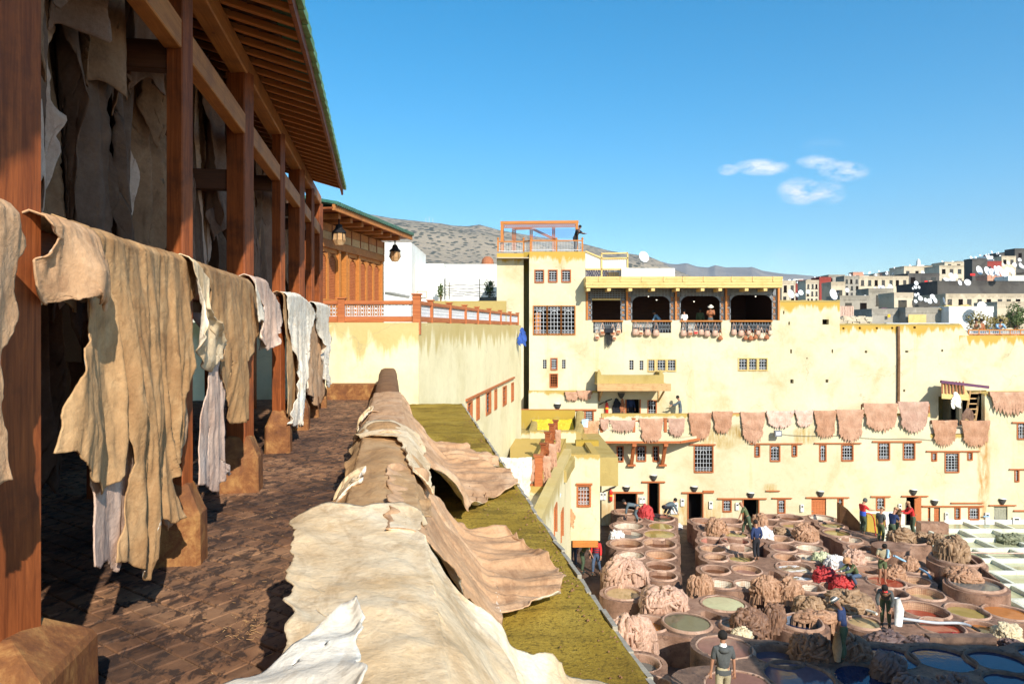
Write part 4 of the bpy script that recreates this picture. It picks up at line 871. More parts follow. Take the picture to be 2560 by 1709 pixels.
sl = MB(); sl.raw([(xb, U+.002, zt3-.05), (xb+.6, U+.002, zt3-.05), (xb+.1, U+.002, zt2), (xb, U+.002, zt2), (xb, U+.8, zt3), (xb+.6, U+.8, zt3), (xb+.1, U+.8, zt2), (xb, U+.8, zt2)], [(0, 1, 2, 3), (4, 7, 6, 5), (1, 5, 6, 2), (3, 2, 6, 7)]); sl.out('wall_ramp', 'plaster', bld, top=zt2)
hd = MB(); hd.box(x2, xa, U+.3, U+.34, 3, zt1-.1); hd.box(xa, X_(2340, U), U+.3, U+.34, 3, zt2-.1); hd.out('hole_backing', 'painted_dark', bld)  # near-black sheet puts the shade inside the wall holes into colour
pp = MB(); pp.tube([px(2246, 815, U-.08), px(2247, 900, U-.08), px(2246, 1010, U-.08)], .085, 8); pp.out('drain_pipe', 'parapet_brown', bld)
# ragged plaster caps along the upper tops
cp = MB()
for (q0, q1, z) in ((x2, xa, zt1), (xa, xb, zt2)):
    x = q0
    while x < q1-.02:
        x_ = min(q1, x+random.uniform(.3, .7)); cp.box(x, x_, U-.02, U+.34, z-.06, z+random.uniform(.01, .05)); x = x_
cp.out('wall_coping', 'plaster_ochre', bld, top=20)
# --- lower block
xL = X_(1504, Lw); zT = 5.3; zP = Z_(1034, Lw)
DW = dict(a=(1538.5, 1232, 1591, 1300), b=(1622, 1207, 1647, 1300), c=(1721, 1232.5, 1756, 1300), d=(1858.6, 1248, 1895.6, 1310), e=(2028.5, 1245, 2065.5, 1310), f=(2266, 1241, 2302.5, 1325), g=(2319.5, 1268, 2350, 1325), h=(2484.5, 1265, 2519, 1322))
WLW = [(1736.4, 1114, 1781.7, 1178.7, 6, 6), (1888, 1114, 1898, 1139.6, 2, 4), (1926.4, 1114, 1948.7, 1151, 3, 5), (1981, 1113, 1991, 1138.5, 2, 4), (2050, 1112, 2064, 1151, 3, 5), (2105, 1112, 2131.5, 1150, 4, 5), (2196.5, 1107, 2223, 1148, 4, 5), (2259, 1107, 2286, 1147, 4, 5), (2330, 1132, 2340.4, 1150, 2, 4), (2363.5, 1132, 2396, 1179, 4, 7), (2420, 1131, 2429.6, 1148, 2, 4), (2538, 1175, 2546, 1202, 2, 5), (2544, 1058, 2562, 1096, 3, 5),
       (1808, 1250, 1827, 1277, 3, 4), (1945.5, 1249, 1961.5, 1281, 3, 4), (2095.5, 1246, 2106.5, 1279, 2, 4), (2192, 1244, 2210.5, 1273, 3, 4), (2388, 1269, 2399, 1296, 2, 4), (2422.5, 1269, 2446.5, 1297, 4, 4), (1543.5, 1116, 1557, 1152, 2, 4), (1592.5, 1115, 1613.5, 1151, 3, 4), (1633.5, 1116, 1645.5, 1151, 2, 4)]
hl = [hole(*DW[k], Lw, xL) for k in DW]+[hole(*w_[:4], Lw, xL) for w_ in WLW if w_[0] < 2530 ]
z2 = Z_(985, Lw); xR = X_(2462, Lw); xM = X_(2326, Lw)
sheet('lower_wall', (xL, Lw), (xM, Lw), -.1, zP, [h for h in hl if h[0] < xM-xL], 'plaster_low', bld)
hm = [hole(*w_, Lw, xM) for w_ in [DW['h']]+[w_[:4] for w_ in WLW if w_[0] > 2326]+[(2335, 1268, 2350, 1325)]]
sheet('lower_wall', (xM, Lw), (xR, Lw), -.1, Z_(1085, Lw), [h for h in hm if h[1] < xR-xM], 'plaster_low', bld)
hr = [hole(*w_, Lw, xR) for w_ in [DW['h'], WLW[11][:4], WLW[12][:4]]]
sheet('lower_wall', (xR, Lw), (X_(2640, Lw), Lw), -.1, z2, hr, 'plaster_low', bld, thick_=2.)
for w_ in WLW: window(bld, *w_[:4], Lw, nx=w_[4], nz=w_[5], fr=.05, arch=w_[4] >= 3)
dk = MB(); dk.box(xL, X_(2640, Lw), Lw+.9, Lw+.95, -.1, zT-.3); dk.out('dark_room_sheet', 'painted_dark', bld)  # one black sheet painted as the darkness behind the yard doors
tf_ = MB(); tf_.box(xL, xR, Lw+.02, U-.01, zT-.25, zT); tf_.out('terrace_floor', 'plaster_dun', bld, top=20)
# loggia recess right
rc = MB(); rc.box(xM, xR+.1, U+1.6, U+1.7, 3.5, Z_(960, U)); rc.box(xM+.1, xR+.1, U+.32, U+1.6, Z_(972, U)+.3, Z_(965, U)+.3); rc.box(xR, xR+.15, Lw+.3, U, 3.5, z2); rc.box(xM-.1, xM, Lw+.02, U, 3.5, Z_(1032, Lw)); rc.out('recess_wall', 'plaster_ochre', bld, top=20)
# left end wall of the lower block
le_ = MB(); le_.box(xL-.02, xL+.25, Lw+.3, U, -.1, zT); le_.out('end_wall', 'plaster_low', bld, top=zT)
# small lean-to wall band behind the wing
sheet('band_wall', (X_(1322, 41.5), 41.5), (X_(1494, 41.5), 41.5), 2.5, Z_(977, 41.5), [hole(1463.5, 1027, 1482, 1053, 41.5, X_(1322, 41.5))], 'plaster_low', bld, thick_=.45)
window(bld, 1463.5, 1027, 1482, 1053, 41.5, nx=4, nz=5, fr=.06)
lintel(bld, 1298, 1022, 1491, 1026, 41.5)
# doors
def door_leaf(x0, y0, x1, y1, Y, mat, label, ang=0, group=None, planks=5, hinge='r'):
    a, b = px(x0, y1, Y), px(x1, y0, Y); w_, h_ = b.x-a.x, b.z-a.z; sg = -1 if hinge == 'r' else 1
    M = Matrix.Translation((b.x if hinge == 'r' else a.x, Y-.02 if ang else Y+.1, a.z)) @ Matrix.Rotation(R(ang), 4, 'Z'); mb = MB()
    for k in range(planks):
        u0, u1 = w_*k/planks+.004, w_*(k+1)/planks-.004; mb.box(sg*u0, sg*u1, -.02, .02, 0, h_, 0, M)
    o = mb.out('door', mat, bld, origin=M.translation, label=label)
    r_ = MB()
    for z in (.12, h_*.5, h_-.15): r_.box(sg*.02, sg*(w_-.02), -.035, -.021, z-.05, z+.05, 0, M)
    r_.out('ledge', mat, o)
    h_2 = MB(); h_2.box(sg*(w_-.1), sg*(w_-.06), -.06, -.036, h_*.5-.03, h_*.5+.03, 0, M); h_2.out('handle', 'iron', o)
for k in 'acbd':
    x0_, y0_, x1_, y1_ = DW[k]; a, b = px(x0_, y1_, Lw), px(x1_, y0_, Lw)
    for q in (a.x-.06, b.x+.0): mb = MB(); mb.box(q, q+.06, Lw-.04, Lw+.1, a.z, b.z); mb.out('door_jamb', 'wood_red', bld)
door_leaf(1648, 1209, 1672, 1300, Lw, 'wood_red', 'open orange wooden door leaf folded against the wall', ang=0, hinge='l'); 
door_leaf(2028.5, 1245, 2065.5, 1310, Lw, 'wood_red', 'closed reddish plank door'); door_leaf(2319.5, 1268, 2350, 1325, Lw, 'wood_red', 'closed small reddish plank door')
door_leaf(2266, 1241, 2302, 1320, Lw, 'wood_red', 'half open reddish door', ang=38); door_leaf(2484.5, 1265, 2519, 1322, Lw, 'door_grey', 'closed grey green metal door')
for q in ((1531, 1228, 1609, 1232), (1604, 1202, 1662.5, 1205.5), (1704, 1229, 1756, 1232), (1757, 1225, 1784, 1231), (1793, 1244, 1915.7, 1247), (1929, 1243, 1979, 1245.5), (1914, 1225, 1948.5, 1227), (2014, 1241.5, 2122, 1244), (2176, 1239, 2225.5, 1241.6), (2252.7, 1238, 2319, 1240.7), (2303.6, 1263, 2457.5, 1266), (2376, 1255, 2456, 1257.4), (2471, 1261, 2538.7, 1263.4), (1722.6, 1109, 1788.4, 1112), (1874, 1107, 2005, 1109.5), (2034.6, 1106, 2152, 1108.6), (2180, 1101.5, 2303, 1104.5), (2314.5, 1126, 2448, 1128.6), (2529, 1054, 2570, 1057), (2522, 1171, 2570, 1173.5), (2533, 1274, 2600, 1277)):
    lintel(bld, *q, Lw)
# --- balcony at the left with posts and brackets
Yb = 38.9; ba0, ba1 = X_(1497, Yb), X_(1700, Yb)
bl = MB(); zf = Z_(1102, Yb); bl.box(ba0, ba1, Yb, Lw-.01, zf, zf+.12); bl.raw([(ba1, Yb, zf), (ba1, Yb, zf+.12), (ba1, Lw-.01, zf), (ba1, Lw-.01, zf+.12), (X_(1745, Lw), Lw-.01, zf), (X_(1745, Lw), Lw-.01, zf+.12)], [(0, 4, 5, 1), (1, 5, 3), (0, 2, 4)]); bal = bl.out('balcony', 'plaster_low', bld, top=20)
b2 = MB(); b2.box(ba0, ba1, Yb-.04, Yb+.1, zf-.12, zf-.0); b2.bar((ba1, Yb+.02, zf-.06), (X_(1748, Lw), Lw-.05, zf-.06), .12, .12); b2.out('edge_beam', 'wood_red', bal)
b3 = MB(); b3.box(ba0, ba1, Yb+.01, Yb+.09, zf+.122, Z_(1076, Yb)); b3.out('parapet', 'plaster_low', bal, top=20)
for x in (1504, 1584, 1663):
    p = px(x, 1070, Yb+.05); beam('rail_post', p+Vector((0, 0, -.2)), p+Vector((0, 0, .50)), .16, .16, 'wood_red', bal, tdir=False)
    c_ = MB(); c_.box(p.x-.11, p.x+.11, Yb-.06, Yb+.16, p.z+.50, p.z+.55); c_.out('post_cap', 'wood_red', bal)
    s_ = px(x+1, 1106, Yb+.15); st = MB(); st.bar((s_.x, Yb+.15, zf-.12), (s_.x, Lw-.12, Z_(1160, Lw)), .17, .17); st.box(s_.x-.22, s_.x+.22, Lw-.25, Lw-.01, Z_(1163, Lw), Z_(1159, Lw)); st.box(s_.x-.11, s_.x+.11, Yb, Yb+.3, zf-.3, zf-.121); st.out('bracket', 'wood_red', bal)
hr_ = MB(); hr_.box(ba0, ba1, Yb+.02, Yb+.08, Z_(1052, Yb)-.03, Z_(1052, Yb)+.03); hr_.out('handrail', 'wood_red', bal)
gb = MB(); grille(gb, Vector((ba0, Yb+.05, Z_(1075, Yb))), Vector((1, 0, 0)), None, ba1-ba0, .42, 30, 2, arch=False); gb.out('rail_grille', 'iron_pale', bal)
# --- canopy over the terrace door
Yc = 40.3; c0, c1 = X_(1493.6, Yc), X_(1677.7, Yc); cz = Z_(977, Yc); cb = MB()
cb.box(c0, c1, Yc, Yc+.14, cz, cz+.40); cn = cb.out('door_canopy', 'wood_old', bld, jit=None) if False else cb.out('door_canopy', 'wood_old', bld)
c2 = MB(); c2.box(c0+.02, c1-.15, Yc+.14, U-.01, cz+.30, cz+.38); c2.out('canopy_deck', 'wood_canopy', cn)
c3 = MB(); c3.box(c0+.05, c1-.3, Yc+.5, Yc+.75, cz+.381, cz+.86); 
for xx in (c0+.05, c1-.3-.25):
    c3.raw([(xx, Yc+.5, cz+.86), (xx+.25, Yc+.5, cz+.86), (xx+.25, Yc+.75, cz+.86), (xx, Yc+.75, cz+.86), (xx+(.05 if xx < c0+.1 else .0), Yc+.5, cz+1.15), (xx+.17, Yc+.75, cz+1.15)], [(0, 1, 4), (1, 2, 5, 4), (2, 3, 5), (3, 0, 4, 5)])
    c3.box(xx, xx+.25, Yc+.75, U-.01, cz+.381, cz+1.0)
c3.out('canopy_parapet', 'plaster_ochre', cn, top=20)
c4 = MB()
for x in (c0+.3, c1-.35): c4.bar((x, Yc+.2, cz-.02), (x, U-.02, cz-.7), .08); c4.bar((x, U-.05, cz), (x, U-.05, cz-.75), .07)
c4.box(c0+.1, c1-.3, U-.2, U-.01, cz-.05, cz+.05); c4.out('canopy_strut', 'wood_old', cn)
window(bld, *WT, U, nx=3, nz=3, arch=False)
a, b = px(1565.6, 1075, U), px(1599, 997.8, U)
for q in (a.x-.07, b.x): mb = MB(); mb.box(q, q+.07, U-.04, U+.1, a.z, b.z); mb.out('door_jamb', 'wood_red', bld)
cd_ = MB(); cd_.box(X_(1560, U), X_(1605, U), U+.9, U+.95, 4, 8); cd_.out('dark_room_sheet', 'painted_dark', bld)  # black sheet painted as the darkness behind the terrace door
# --- pergola and railing on the tower
pg = empty('roof_pergola', (X_(1350, 43), 43, Z_(630, 43)), 'orange timber lattice frame with railing on the tower roof', 'pergola')
zr = Z_(630, 42.3); ft = MB(); Yq = 42.9
for (x0_, y0_, x1_, y1_, w_) in ((1251, 557, 1446, 555, .17), (1255, 557, 1255, 630, .16), (1442, 556, 1442, 630, .16)): ft.bar(px(x0_, y0_, Yq), px(x1_, y1_, Yq), w_)
ft.out('frame', 'wood_orange', pg)
lt = MB()
def zig(mb, p, q, w_, n_):
    p, q = Vector(p), Vector(q); d = (q-p)/n_; s = d.normalized().cross(Vector((0, 1, 0)))*w_/2
    for i in range(n_):
        a = p+d*i; mb.bar(a+s, a+d-s, .04); mb.bar(a-s, a+d+s, .04)
    mb.bar(p+s, q+s, .025); mb.bar(p-s, q-s, .025)
for (a, b, n_, w_) in (((1259, 565.5), (1440, 563), 34, .22), ((1285, 570), (1285, 628), 12, .22), ((1328, 569), (1328, 628), 12, .16), ((1384, 568), (1384, 628), 12, .16), ((1257, 563), (1257, 628), 12, .1), ((1333, 573), (1392, 601), 12, .12), ((1287, 572.5), (1326, 571.5), 8, .08)):
    zig(lt, px(*a, 43.6), px(*b, 43.6), w_, n_)
lt.out('lattice', 'wood_red', pg)
nt_ = MB()
for i in range(16):
    x = 1335+i*6.8; nt_.bar(px(x, 572, 45), px(min(x+22, 1438), 572+min(24, (1438-x)*1.1), 45), .012); nt_.bar(px(x, 572, 45), px(max(x-22, 1334), 572+22, 45), .012)
for i in range(6): nt_.bar(px(1335+i*9, 574+i*4, 45), px(1438, 574+i*4, 45), .01)
nt_.out('blue_net', 'cloth_shirt_blue', pg)
rl = MB(); bal2 = MB()
for (p, q, n_) in ((px(1245, 604, 42.7), px(1309, 604, 42.7), 16), (px(1309, 604, 42.7), px(1327, 601.5, 42.2), 4), (px(1327, 601.5, 42.1), px(1457, 601.5, 42.1), 34)):
    rl.bar(p, q, .07); 
    for i in range(n_+1):
        s = p.lerp(q, i/n_); bal2.bar(s, (s.x, s.y, s.z-.62), .016)
    bal2.bar(p-Vector((0, 0, .55)), q-Vector((0, 0, .55)), .025)
for x, Y in ((1245, 42.7), (1309, 42.7), (1327, 42.1), (1391, 42.1), (1456, 42.1)):
    p = px(x, 601, Y); rl.bar(p+Vector((0, 0, .08)), (p.x, p.y, p.z-.66), .09); rl.lathe([(0, .09), (.06, .05), (.07, 0), (.05, -.05)], 8, p+Vector((0, 0, .1)))
rl.out('railing_post', 'wood_orange', pg); bal2.out('baluster', 'iron_pale', pg)
# white diamond lattice screens right of the tower
ls = empty('lattice_screen', (X_(1515, 43), 43, Z_(690, 43)), 'white diamond lattice screens with orange frames beside the roof railing', 'screen')
m_ = MB(); Yl = 43.2
def lat(mb, x0_, x1_, ytl, ytr, yb, st=5.5):
    c = []
    for k in range(-40, 60):
        for sg in (1, -1):
            pts = []
            for s in np.linspace(x0_, x1_, 25):
                y = yb-(s-x0_)*sg+k*st*1.0; yt_ = ytl+(ytr-ytl)*(s-x0_)/(x1_-x0_)
                if yt_ < y < yb: pts.append((s, y))
            if len(pts) > 1: mb.bar(px(*pts[0], Yl+(.02 if sg > 0 else 0)), px(*pts[-1], Yl+(.02 if sg > 0 else 0)), .02, .105)
lat(m_, 1464, 1503, 631, 646, 672); lat(m_, 1507, 1567, 647, 647, 672); m_.out('diamond_lattice', 'plaster_white', ls)
m_ = MB()
for (a, b) in (((1464, 628), (1504, 645)), ((1504, 634), (1504, 692)), ((1502, 634), (1570, 632)), ((1569, 632), (1569, 672)), ((1504, 646), (1570, 645)), ((1464, 673), (1554, 673))): m_.bar(px(*a, Yl-.05), px(*b, Yl-.05), .08)
m_.out('frame', 'wood_canopy', ls)
m_ = MB()
for x in np.arange(1465, 1553, 4.3): m_.bar(px(x, 673, Yl), px(x, 692, Yl), .02)
for i, x in enumerate(np.arange(1466, 1515, 6)): m_.bar(px(x, 675, Yl), px(x+8, 691, Yl), .03); m_.bar(px(x+8, 675, Yl), px(x, 691, Yl), .03)
m_.out('railing', 'cloth_striped_dark', ls)
m_ = MB(); m_.box(X_(1514, 44), X_(1551, 44), 44, 44.1, Z_(694, 44), Z_(680, 44)); m_.out('low_board', 'wood_canopy', ls)
wb = MB(); wb.box(X_(1554, 43), X_(1574, 43), 43, 47, Z_(698, 43), Z_(670, 43)); wb.box(X_(1575, 43), X_(1688, 43), 43.1, 47, Z_(698, 43), Z_(670, 43)); wb.out('roof_room', 'plaster_white', label='plain white roof room under the large satellite dish', cat='building', top=20)
# ------------------------------------------------------------ end walls next to the terrace
Ye_ = 16.8; xe0 = -8.5; xe1 = X_(1046, Ye_); ew = empty('end_building', (xe1, Ye_, 0), 'pale yellow stained building closing the terrace, its long wall with narrow grilled windows', 'building')
sheet('wall', (xe0, Ye_), (xe1, Ye_), -1, Z_(806, Ye_), [], 'plaster_pale', ew)
dv = Vector((.154, 1)).normalized(); Lr = 17.2; ex = (xe1+dv.x*Lr, Ye_+dv.y*Lr)
def ewall(x):   # s along the receding wall for photo column x
    r_ = (x-HX)/F; t = (-xe1+r_*Ye_)/(.154-r_); return t*math.hypot(.154, 1), Ye_+t
WE = []
for (xa_, xb_, ya, yb) in ((1169, 1179, 1005, 1054), (1191, 1197, 991, 1045), (1215, 1226, 980, 1032), (1236, 1241, 975, 1020), (1257, 1265, 967, 1010), (1278, 1283, 958, 1000)):
    s0_, Y0_ = ewall(xa_); s1_, Y1_ = ewall(xb_); WE.append((s0_, s1_, Z_((yb), (Y0_+Y1_)/2), Z_(ya, (Y0_+Y1_)/2)))
zE = Z_(806, Ye_)
sheet('long_wall', (xe1, Ye_), ex, -1, zE, WE, 'plaster_pale', ew)
d3 = Vector((dv.x, dv.y, 0)); n3 = Vector((-dv.y, dv.x, 0)); E0 = Vector((xe1, Ye_, 0))
for (s0_, s1_, za, zb) in WE:
    mb = MB(); P = E0+d3*s0_; 
    def lb_(a, b, c_, e_): 
        V = [E0+d3*s+n3*o_+Vector((0, 0, z)) for s in (a, b) for o_ in (-.03, .1) for z in (c_, e_)]; mb.raw(V, [(0, 1, 3, 2), (4, 6, 7, 5), (0, 4, 5, 1), (2, 3, 7, 6), (0, 2, 6, 4), (1, 5, 7, 3)])
    lb_(s0_-.05, s0_+.01, za-.05, zb+.04); lb_(s1_-.01, s1_+.05, za-.05, zb+.04); lb_(s0_+.01, s1_-.01, za-.05, za+.01); lb_(s0_+.01, s1_-.01, zb-.01, zb+.04)
    w_ = mb.out('window', 'wood_red', ew); g_ = MB(); grille(g_, P+n3*.04+Vector((0, 0, za)), d3, None, s1_-s0_, zb-za, 2, 5, arch=False, r=.008); g_.out('grille', 'iron', w_)
    g_ = MB(); g_.raw([E0+d3*s+n3*.07+Vector((0, 0, z)) for s, z in ((s0_, za), (s1_, za), (s1_, zb), (s0_, zb))], [(0, 1, 2, 3)]); g_.out('pane', 'painted_dark', w_)
mb = MB(); mb.bar(E0+d3*(WE[0][0]-.3)+n3*-.03+Vector((0, 0, WE[0][3]+.12)), E0+d3*(WE[-1][1]+.1)+n3*-.03+Vector((0, 0, WE[2][3]+.12)), .08, .07); mb.out('lintel', 'wood_red', ew)
fl = MB(); fl.raw([(xe0, Ye_+.3, zE-.1), (xe1-.02, Ye_+.3, zE-.1), (ex[0]-.05, ex[1], zE-.1), (xe0, ex[1]+6, zE-.1)], [(0, 1, 2, 3)]); fl.out('upper_floor', 'plaster_dun', ew, top=20)
pl = MB(); pl.box(X_(830, Ye_), X_(958, Ye_), Ye_-.5, Ye_-.004, CZ+FL-.02, CZ+FL+.34); pl.out('plinth', 'foot_stone', ew)
# ochre coping hump behind the railing
hump = MB(); hump.box(X_(1083, 30), X_(1266, 30), 30, 30.4, zE-.5, Z_(752, 30)); hump.out('ochre_parapet', 'plaster_ochre', ew, top=20)
# railing
rg = empty('terrace_railing', (xe1, Ye_, zE), 'red brown wooden railing with pale metal fretwork above the stained wall', 'railing')
def rail_run(pts, hgt, pw=.16):
    for i, p in enumerate(pts):
        big = .3 if i == BIG else 0
        mb = MB(); q = pw*(1.15 if big else 1)/2; mb.box(p.x-q, p.x+q, p.y-q, p.y+q, p.z-(.28 if big else 0), p.z+hgt+.06+big*.3); mb.box(p.x-q-.03, p.x+q+.03, p.y-q-.03, p.y+q+.03, p.z+hgt+.06+big*.3, p.z+hgt+.09+big*.3); mb.out('railing_post', 'wood_red', rg)
    for a, b in zip(pts, pts[1:]):
        d = (b-a).normalized(); a_, b_ = a+d*pw/2, b-d*pw/2; L = (b_-a_).length
        beam('top_rail', a_+Vector((0, 0, hgt-.03)), b_+Vector((0, 0, hgt-.03)), .1, .09, 'wood_red', rg); beam('bottom_rail', a_+Vector((0, 0, .08)), b_+Vector((0, 0, .08)), .09, .13, 'wood_red', rg)
        mb = MB(); nx = max(3, int(L/.155)); z0, z1 = .15, hgt-.08; nz = 3
        for i in range(nx+1):
            s = a_+d*(L*i/nx); mb.bar(s+Vector((0, 0, z0)), s+Vector((0, 0, z1)), .014)
        for j in range(nz+1):
            z = z0+(z1-z0)*j/nz; mb.bar(a_+Vector((0, 0, z)), b_+Vector((0, 0, z)), .014)
        for i in range(nx):
            for j in range(nz):
                c_ = a_+d*(L*(i+.5)/nx)+Vector((0, 0, z0+(z1-z0)*(j+.5)/nz)); q = min(L/nx, (z1-z0)/nz)*.42
                for k in range(6):
                    t0, t1 = k*math.pi/3, (k+1)*math.pi/3; mb.bar(c_+d*(q*math.cos(t0))+Vector((0, 0, q*math.sin(t0))), c_+d*(q*math.cos(t1))+Vector((0, 0, q*math.sin(t1))), .012)
        mb.out('fretwork', 'iron_pale', rg)
BIG = 2; front = [Vector((X_(x, Ye_+.05), Ye_+.15, zE)) for x in (770, 852, 1041)]
BIG = 2; rail_run(front, .50)
BIG = -1; back = [E0+d3*s+n3*.12+Vector((0, 0, zE)) for s in (0, 1.5, 3.5, 5.5, 7.4, 9.6, 12.0, 14.5, 16.8)]
back[0] = front[2]; rail_run(back, .50, .14)
# ------------------------------------------------------------ timber pavilion
pv_ = empty('wooden_pavilion', (-4.6, 17.5, zE), 'orange carved timber pavilion with arched lattice doors and green tile edge', 'pavilion')
dp = Vector((.18, 1, 0)).normalized(); P0 = Vector((-4.75, 17.4, zE-.1)); Lp = 4.55; npv = Vector((-dp.y, dp.x, 0)); Hh = 1.98
def lbx(mb, s0_, s1_, o0, o1, z0, z1, mi=0):
    V = [P0+dp*s+npv*o_+Vector((0, 0, z)) for s in (s0_, s1_) for o_ in (o0, o1) for z in (z0, z1)]; mb.raw(V, [(0, 1, 3, 2), (4, 6, 7, 5), (0, 4, 5, 1), (2, 3, 7, 6), (0, 2, 6, 4), (1, 5, 7, 3)], mi)
cols = [0, .62, 1.15, 1.55, 1.75, 2.35, 3.0, 3.55, 4.1, Lp]
for s in (0., 1.28, 1.75, 2.62, 4.4):
    mb = MB(); lbx(mb, s, s+.13, -.04, .1, 0, Hh); mb.out('pavilion_post', 'wood_orange', pv_)
def arch_panel(s0_, s1_):
    mb = MB(); w_ = s1_-s0_; z1 = Hh; lbx(mb, s0_, s0_+.05, 0, .05, 0, z1); lbx(mb, s1_-.05, s1_, 0, .05, 0, z1); lbx(mb, s0_+.05, s1_-.05, 0, .05, 0, .08); lbx(mb, s0_+.05, s1_-.05, 0, .05, .62, .7)
    lbx(mb, s0_+.05, s1_-.05, 0, .04, z1-.1, z1); lbx(mb, s0_+.06, s1_-.06, .03, .045, .08, .62)
    rr_ = w_/2-.06; cz_ = z1-.16-rr_; c_ = (s0_+s1_)/2
    arc = [(c_+rr_*math.cos(t), cz_+rr_*math.sin(t)) for t in np.linspace(0, math.pi, 11)]
    for sgn in (0, 1):
        half = arc[:6] if sgn == 0 else arc[5:]; cs_ = s1_-.05 if sgn == 0 else s0_+.05
        V = [P0+dp*cs_+npv*.01+Vector((0, 0, z1-.1))]+[P0+dp*s+npv*.01+Vector((0, 0, z)) for s, z in half]; mb.raw(V, [(0, i, i+1) for i in range(1, len(half))])
    p = mb.out('door_panel', 'wood_orange', pv_); l_ = MB()
    for s in np.arange(s0_+.08, s1_-.06, .042): l_.bar(P0+dp*s+npv*.035+Vector((0, 0, .7)), P0+dp*s+npv*.035+Vector((0, 0, cz_+rr_*.8)), .014)
    for z in np.arange(.74, cz_+rr_*.8, .042): l_.bar(P0+dp*(s0_+.06)+npv*.03+Vector((0, 0, z)), P0+dp*(s1_-.06)+npv*.03+Vector((0, 0, z)), .014)
    l_.out('turned_lattice', 'wood_red', p)
    bk = MB(); lbx(bk, s0_+.05, s1_-.05, .055, .06, .68, z1-.1); bk.out('backing', 'wood', p)
for (a, b) in ((.14, .70), (.71, 1.27), (2.02, 2.60), (2.76, 3.30), (3.31, 3.84), (3.85, 4.38)): arch_panel(a, b)
mb = MB(); lbx(mb, 1.42, 1.74, .6, .65, 0, Hh); mb.out('doorway_dark_sheet', 'painted_dark', pv_)  # black sheet in place of the shade inside the doorway
mb = MB(); lbx(mb, 0, Lp, .66, .7, 0, Hh); lbx(mb, Lp-.05, Lp, .08, 3, 0, Hh+.6); lbx(mb, 0, .05, .08, 3, 0, Hh+.6); lbx(mb, 0, Lp, 3, 3.1, 0, Hh+.6); mb.out('inner_wall', 'wood', pv_)
for k in range(3):
    mb = MB(); lbx(mb, -.02, Lp+.02, -.07-.0*k, .1, Hh+.2*k+.004, Hh+.2*(k+1)-.004); mb.out('frieze_board', 'wood_old' if k == 1 else 'wood_beam', pv_)
for s in np.arange(.15, 4.5, .62):
    mb = MB(); lbx(mb, s, s+.04, -.085, -.071, Hh+.21, Hh+.58); mb.out('frieze_cleat', 'wood', pv_)
for s in np.arange(.0, 4.9, .72):
    p = P0+dp*s+Vector((0, 0, Hh+.68)); beam('eave_bracket', p+npv*.2, p-npv*.62, .14, .13, 'wood_beam', pv_)
mb = MB(); lbx(mb, -.6, Lp+.6, -.72, .6, Hh+.755, Hh+.80); mb.out('soffit', 'wood', pv_)
mb = MB(); lbx(mb, -.6, Lp+.6, -.76, -.70, Hh+.72, Hh+.86); mb.out('eave_board', 'wood_beam', pv_)
tl = MB()
for s in np.arange(-.6, Lp+.55, .125):
    c0_ = P0+dp*(s+.06)+npv*-.82+Vector((0, 0, Hh+.88)); c1_ = P0+dp*(s+.06)+npv*.6+Vector((0, 0, Hh+1.16)); tl.tube([c0_, c1_], .052, 7)
tl.out('roof_tiles', 'roof_tile_green', pv_)
def lantern(p, label, mat='iron'):
    o = empty('hanging_lantern', p, label, 'lantern', group='lanterns on the pavilion eaves'); mb = MB(); mb.lathe([(.02, .55), (.02, .42), (.07, .40), (.10, .30), (.17, .24), (.18, .20)], 8, p); mb.out('lantern_top', 'black', o)
    mb = MB(); mb.lathe([(.14, .20), (.17, .02), (.10, -.1), (0, -.12)], 8, p); mb.out('glass', 'hide_tan', o)
    mb = MB()
    for k in range(8): t = k*math.pi/4; mb.bar(Vector(p)+Vector((.155*math.cos(t), .155*math.sin(t), .2)), Vector(p)+Vector((.175*math.cos(t), .175*math.sin(t), .02)), .014)
    mb.out('cage', 'black', o)
lantern(P0+dp*.35-npv*.45+Vector((0, 0, Hh+.12)), 'black topped glass lantern hanging under the near end of the pavilion eave'); lantern(P0+dp*4.85-npv*.3+Vector((0, 0, Hh+.14)), 'black topped glass lantern hanging at the far corner of the pavilion')
# ------------------------------------------------------------ west wing between terrace and yard
wg = empty('west_wing', (2.55, 31, 0), 'cream plaster wing beside the moss roof with ochre rounded parapets and small windows', 'building')
Yw = 31.; a0_, a1_ = X_(1428, Yw), X_(1500, Yw); zw = Z_(1136, Yw); zb0 = Z_(1351, Yw)
sheet('front_wall', (a0_, Yw), (a1_, Yw), zb0, zw, [hole(1445, 1215, 1474, 1263, Yw, a0_)], 'plaster_low', wg, thick_=.4)
window(wg, 1445, 1215, 1474, 1263, Yw, nx=4, nz=5, fr=.06, arch=False, pane='cloth_brown_leather'); lintel(wg, 1439.5, 1207, 1480.6, 1211, Yw)
lintel(wg, 1431, 1350, 1494, 1365, Yw, mat='wood_orange', dep=.12)
mb = MB(); mb.box(a1_-.3, a1_-.01, Yw+.4, 40, zb0, zw-.02); mb.box(a0_, a1_-.3, Yw+.4, 40, zb0, zb0+.2); mb.out('side_wall', 'plaster_low', wg, top=zw)
mb = MB(); mb.box(a0_-3.5, a1_-.3, Yw+.4, 41, zw-.75, zw-.6); mb.out('roof', 'plaster_ochre', wg, top=20)
dB = Vector((.154, 1, 0)).normalized(); B0 = Vector((a0_, Yw, 0)); LB = 13
WS = []
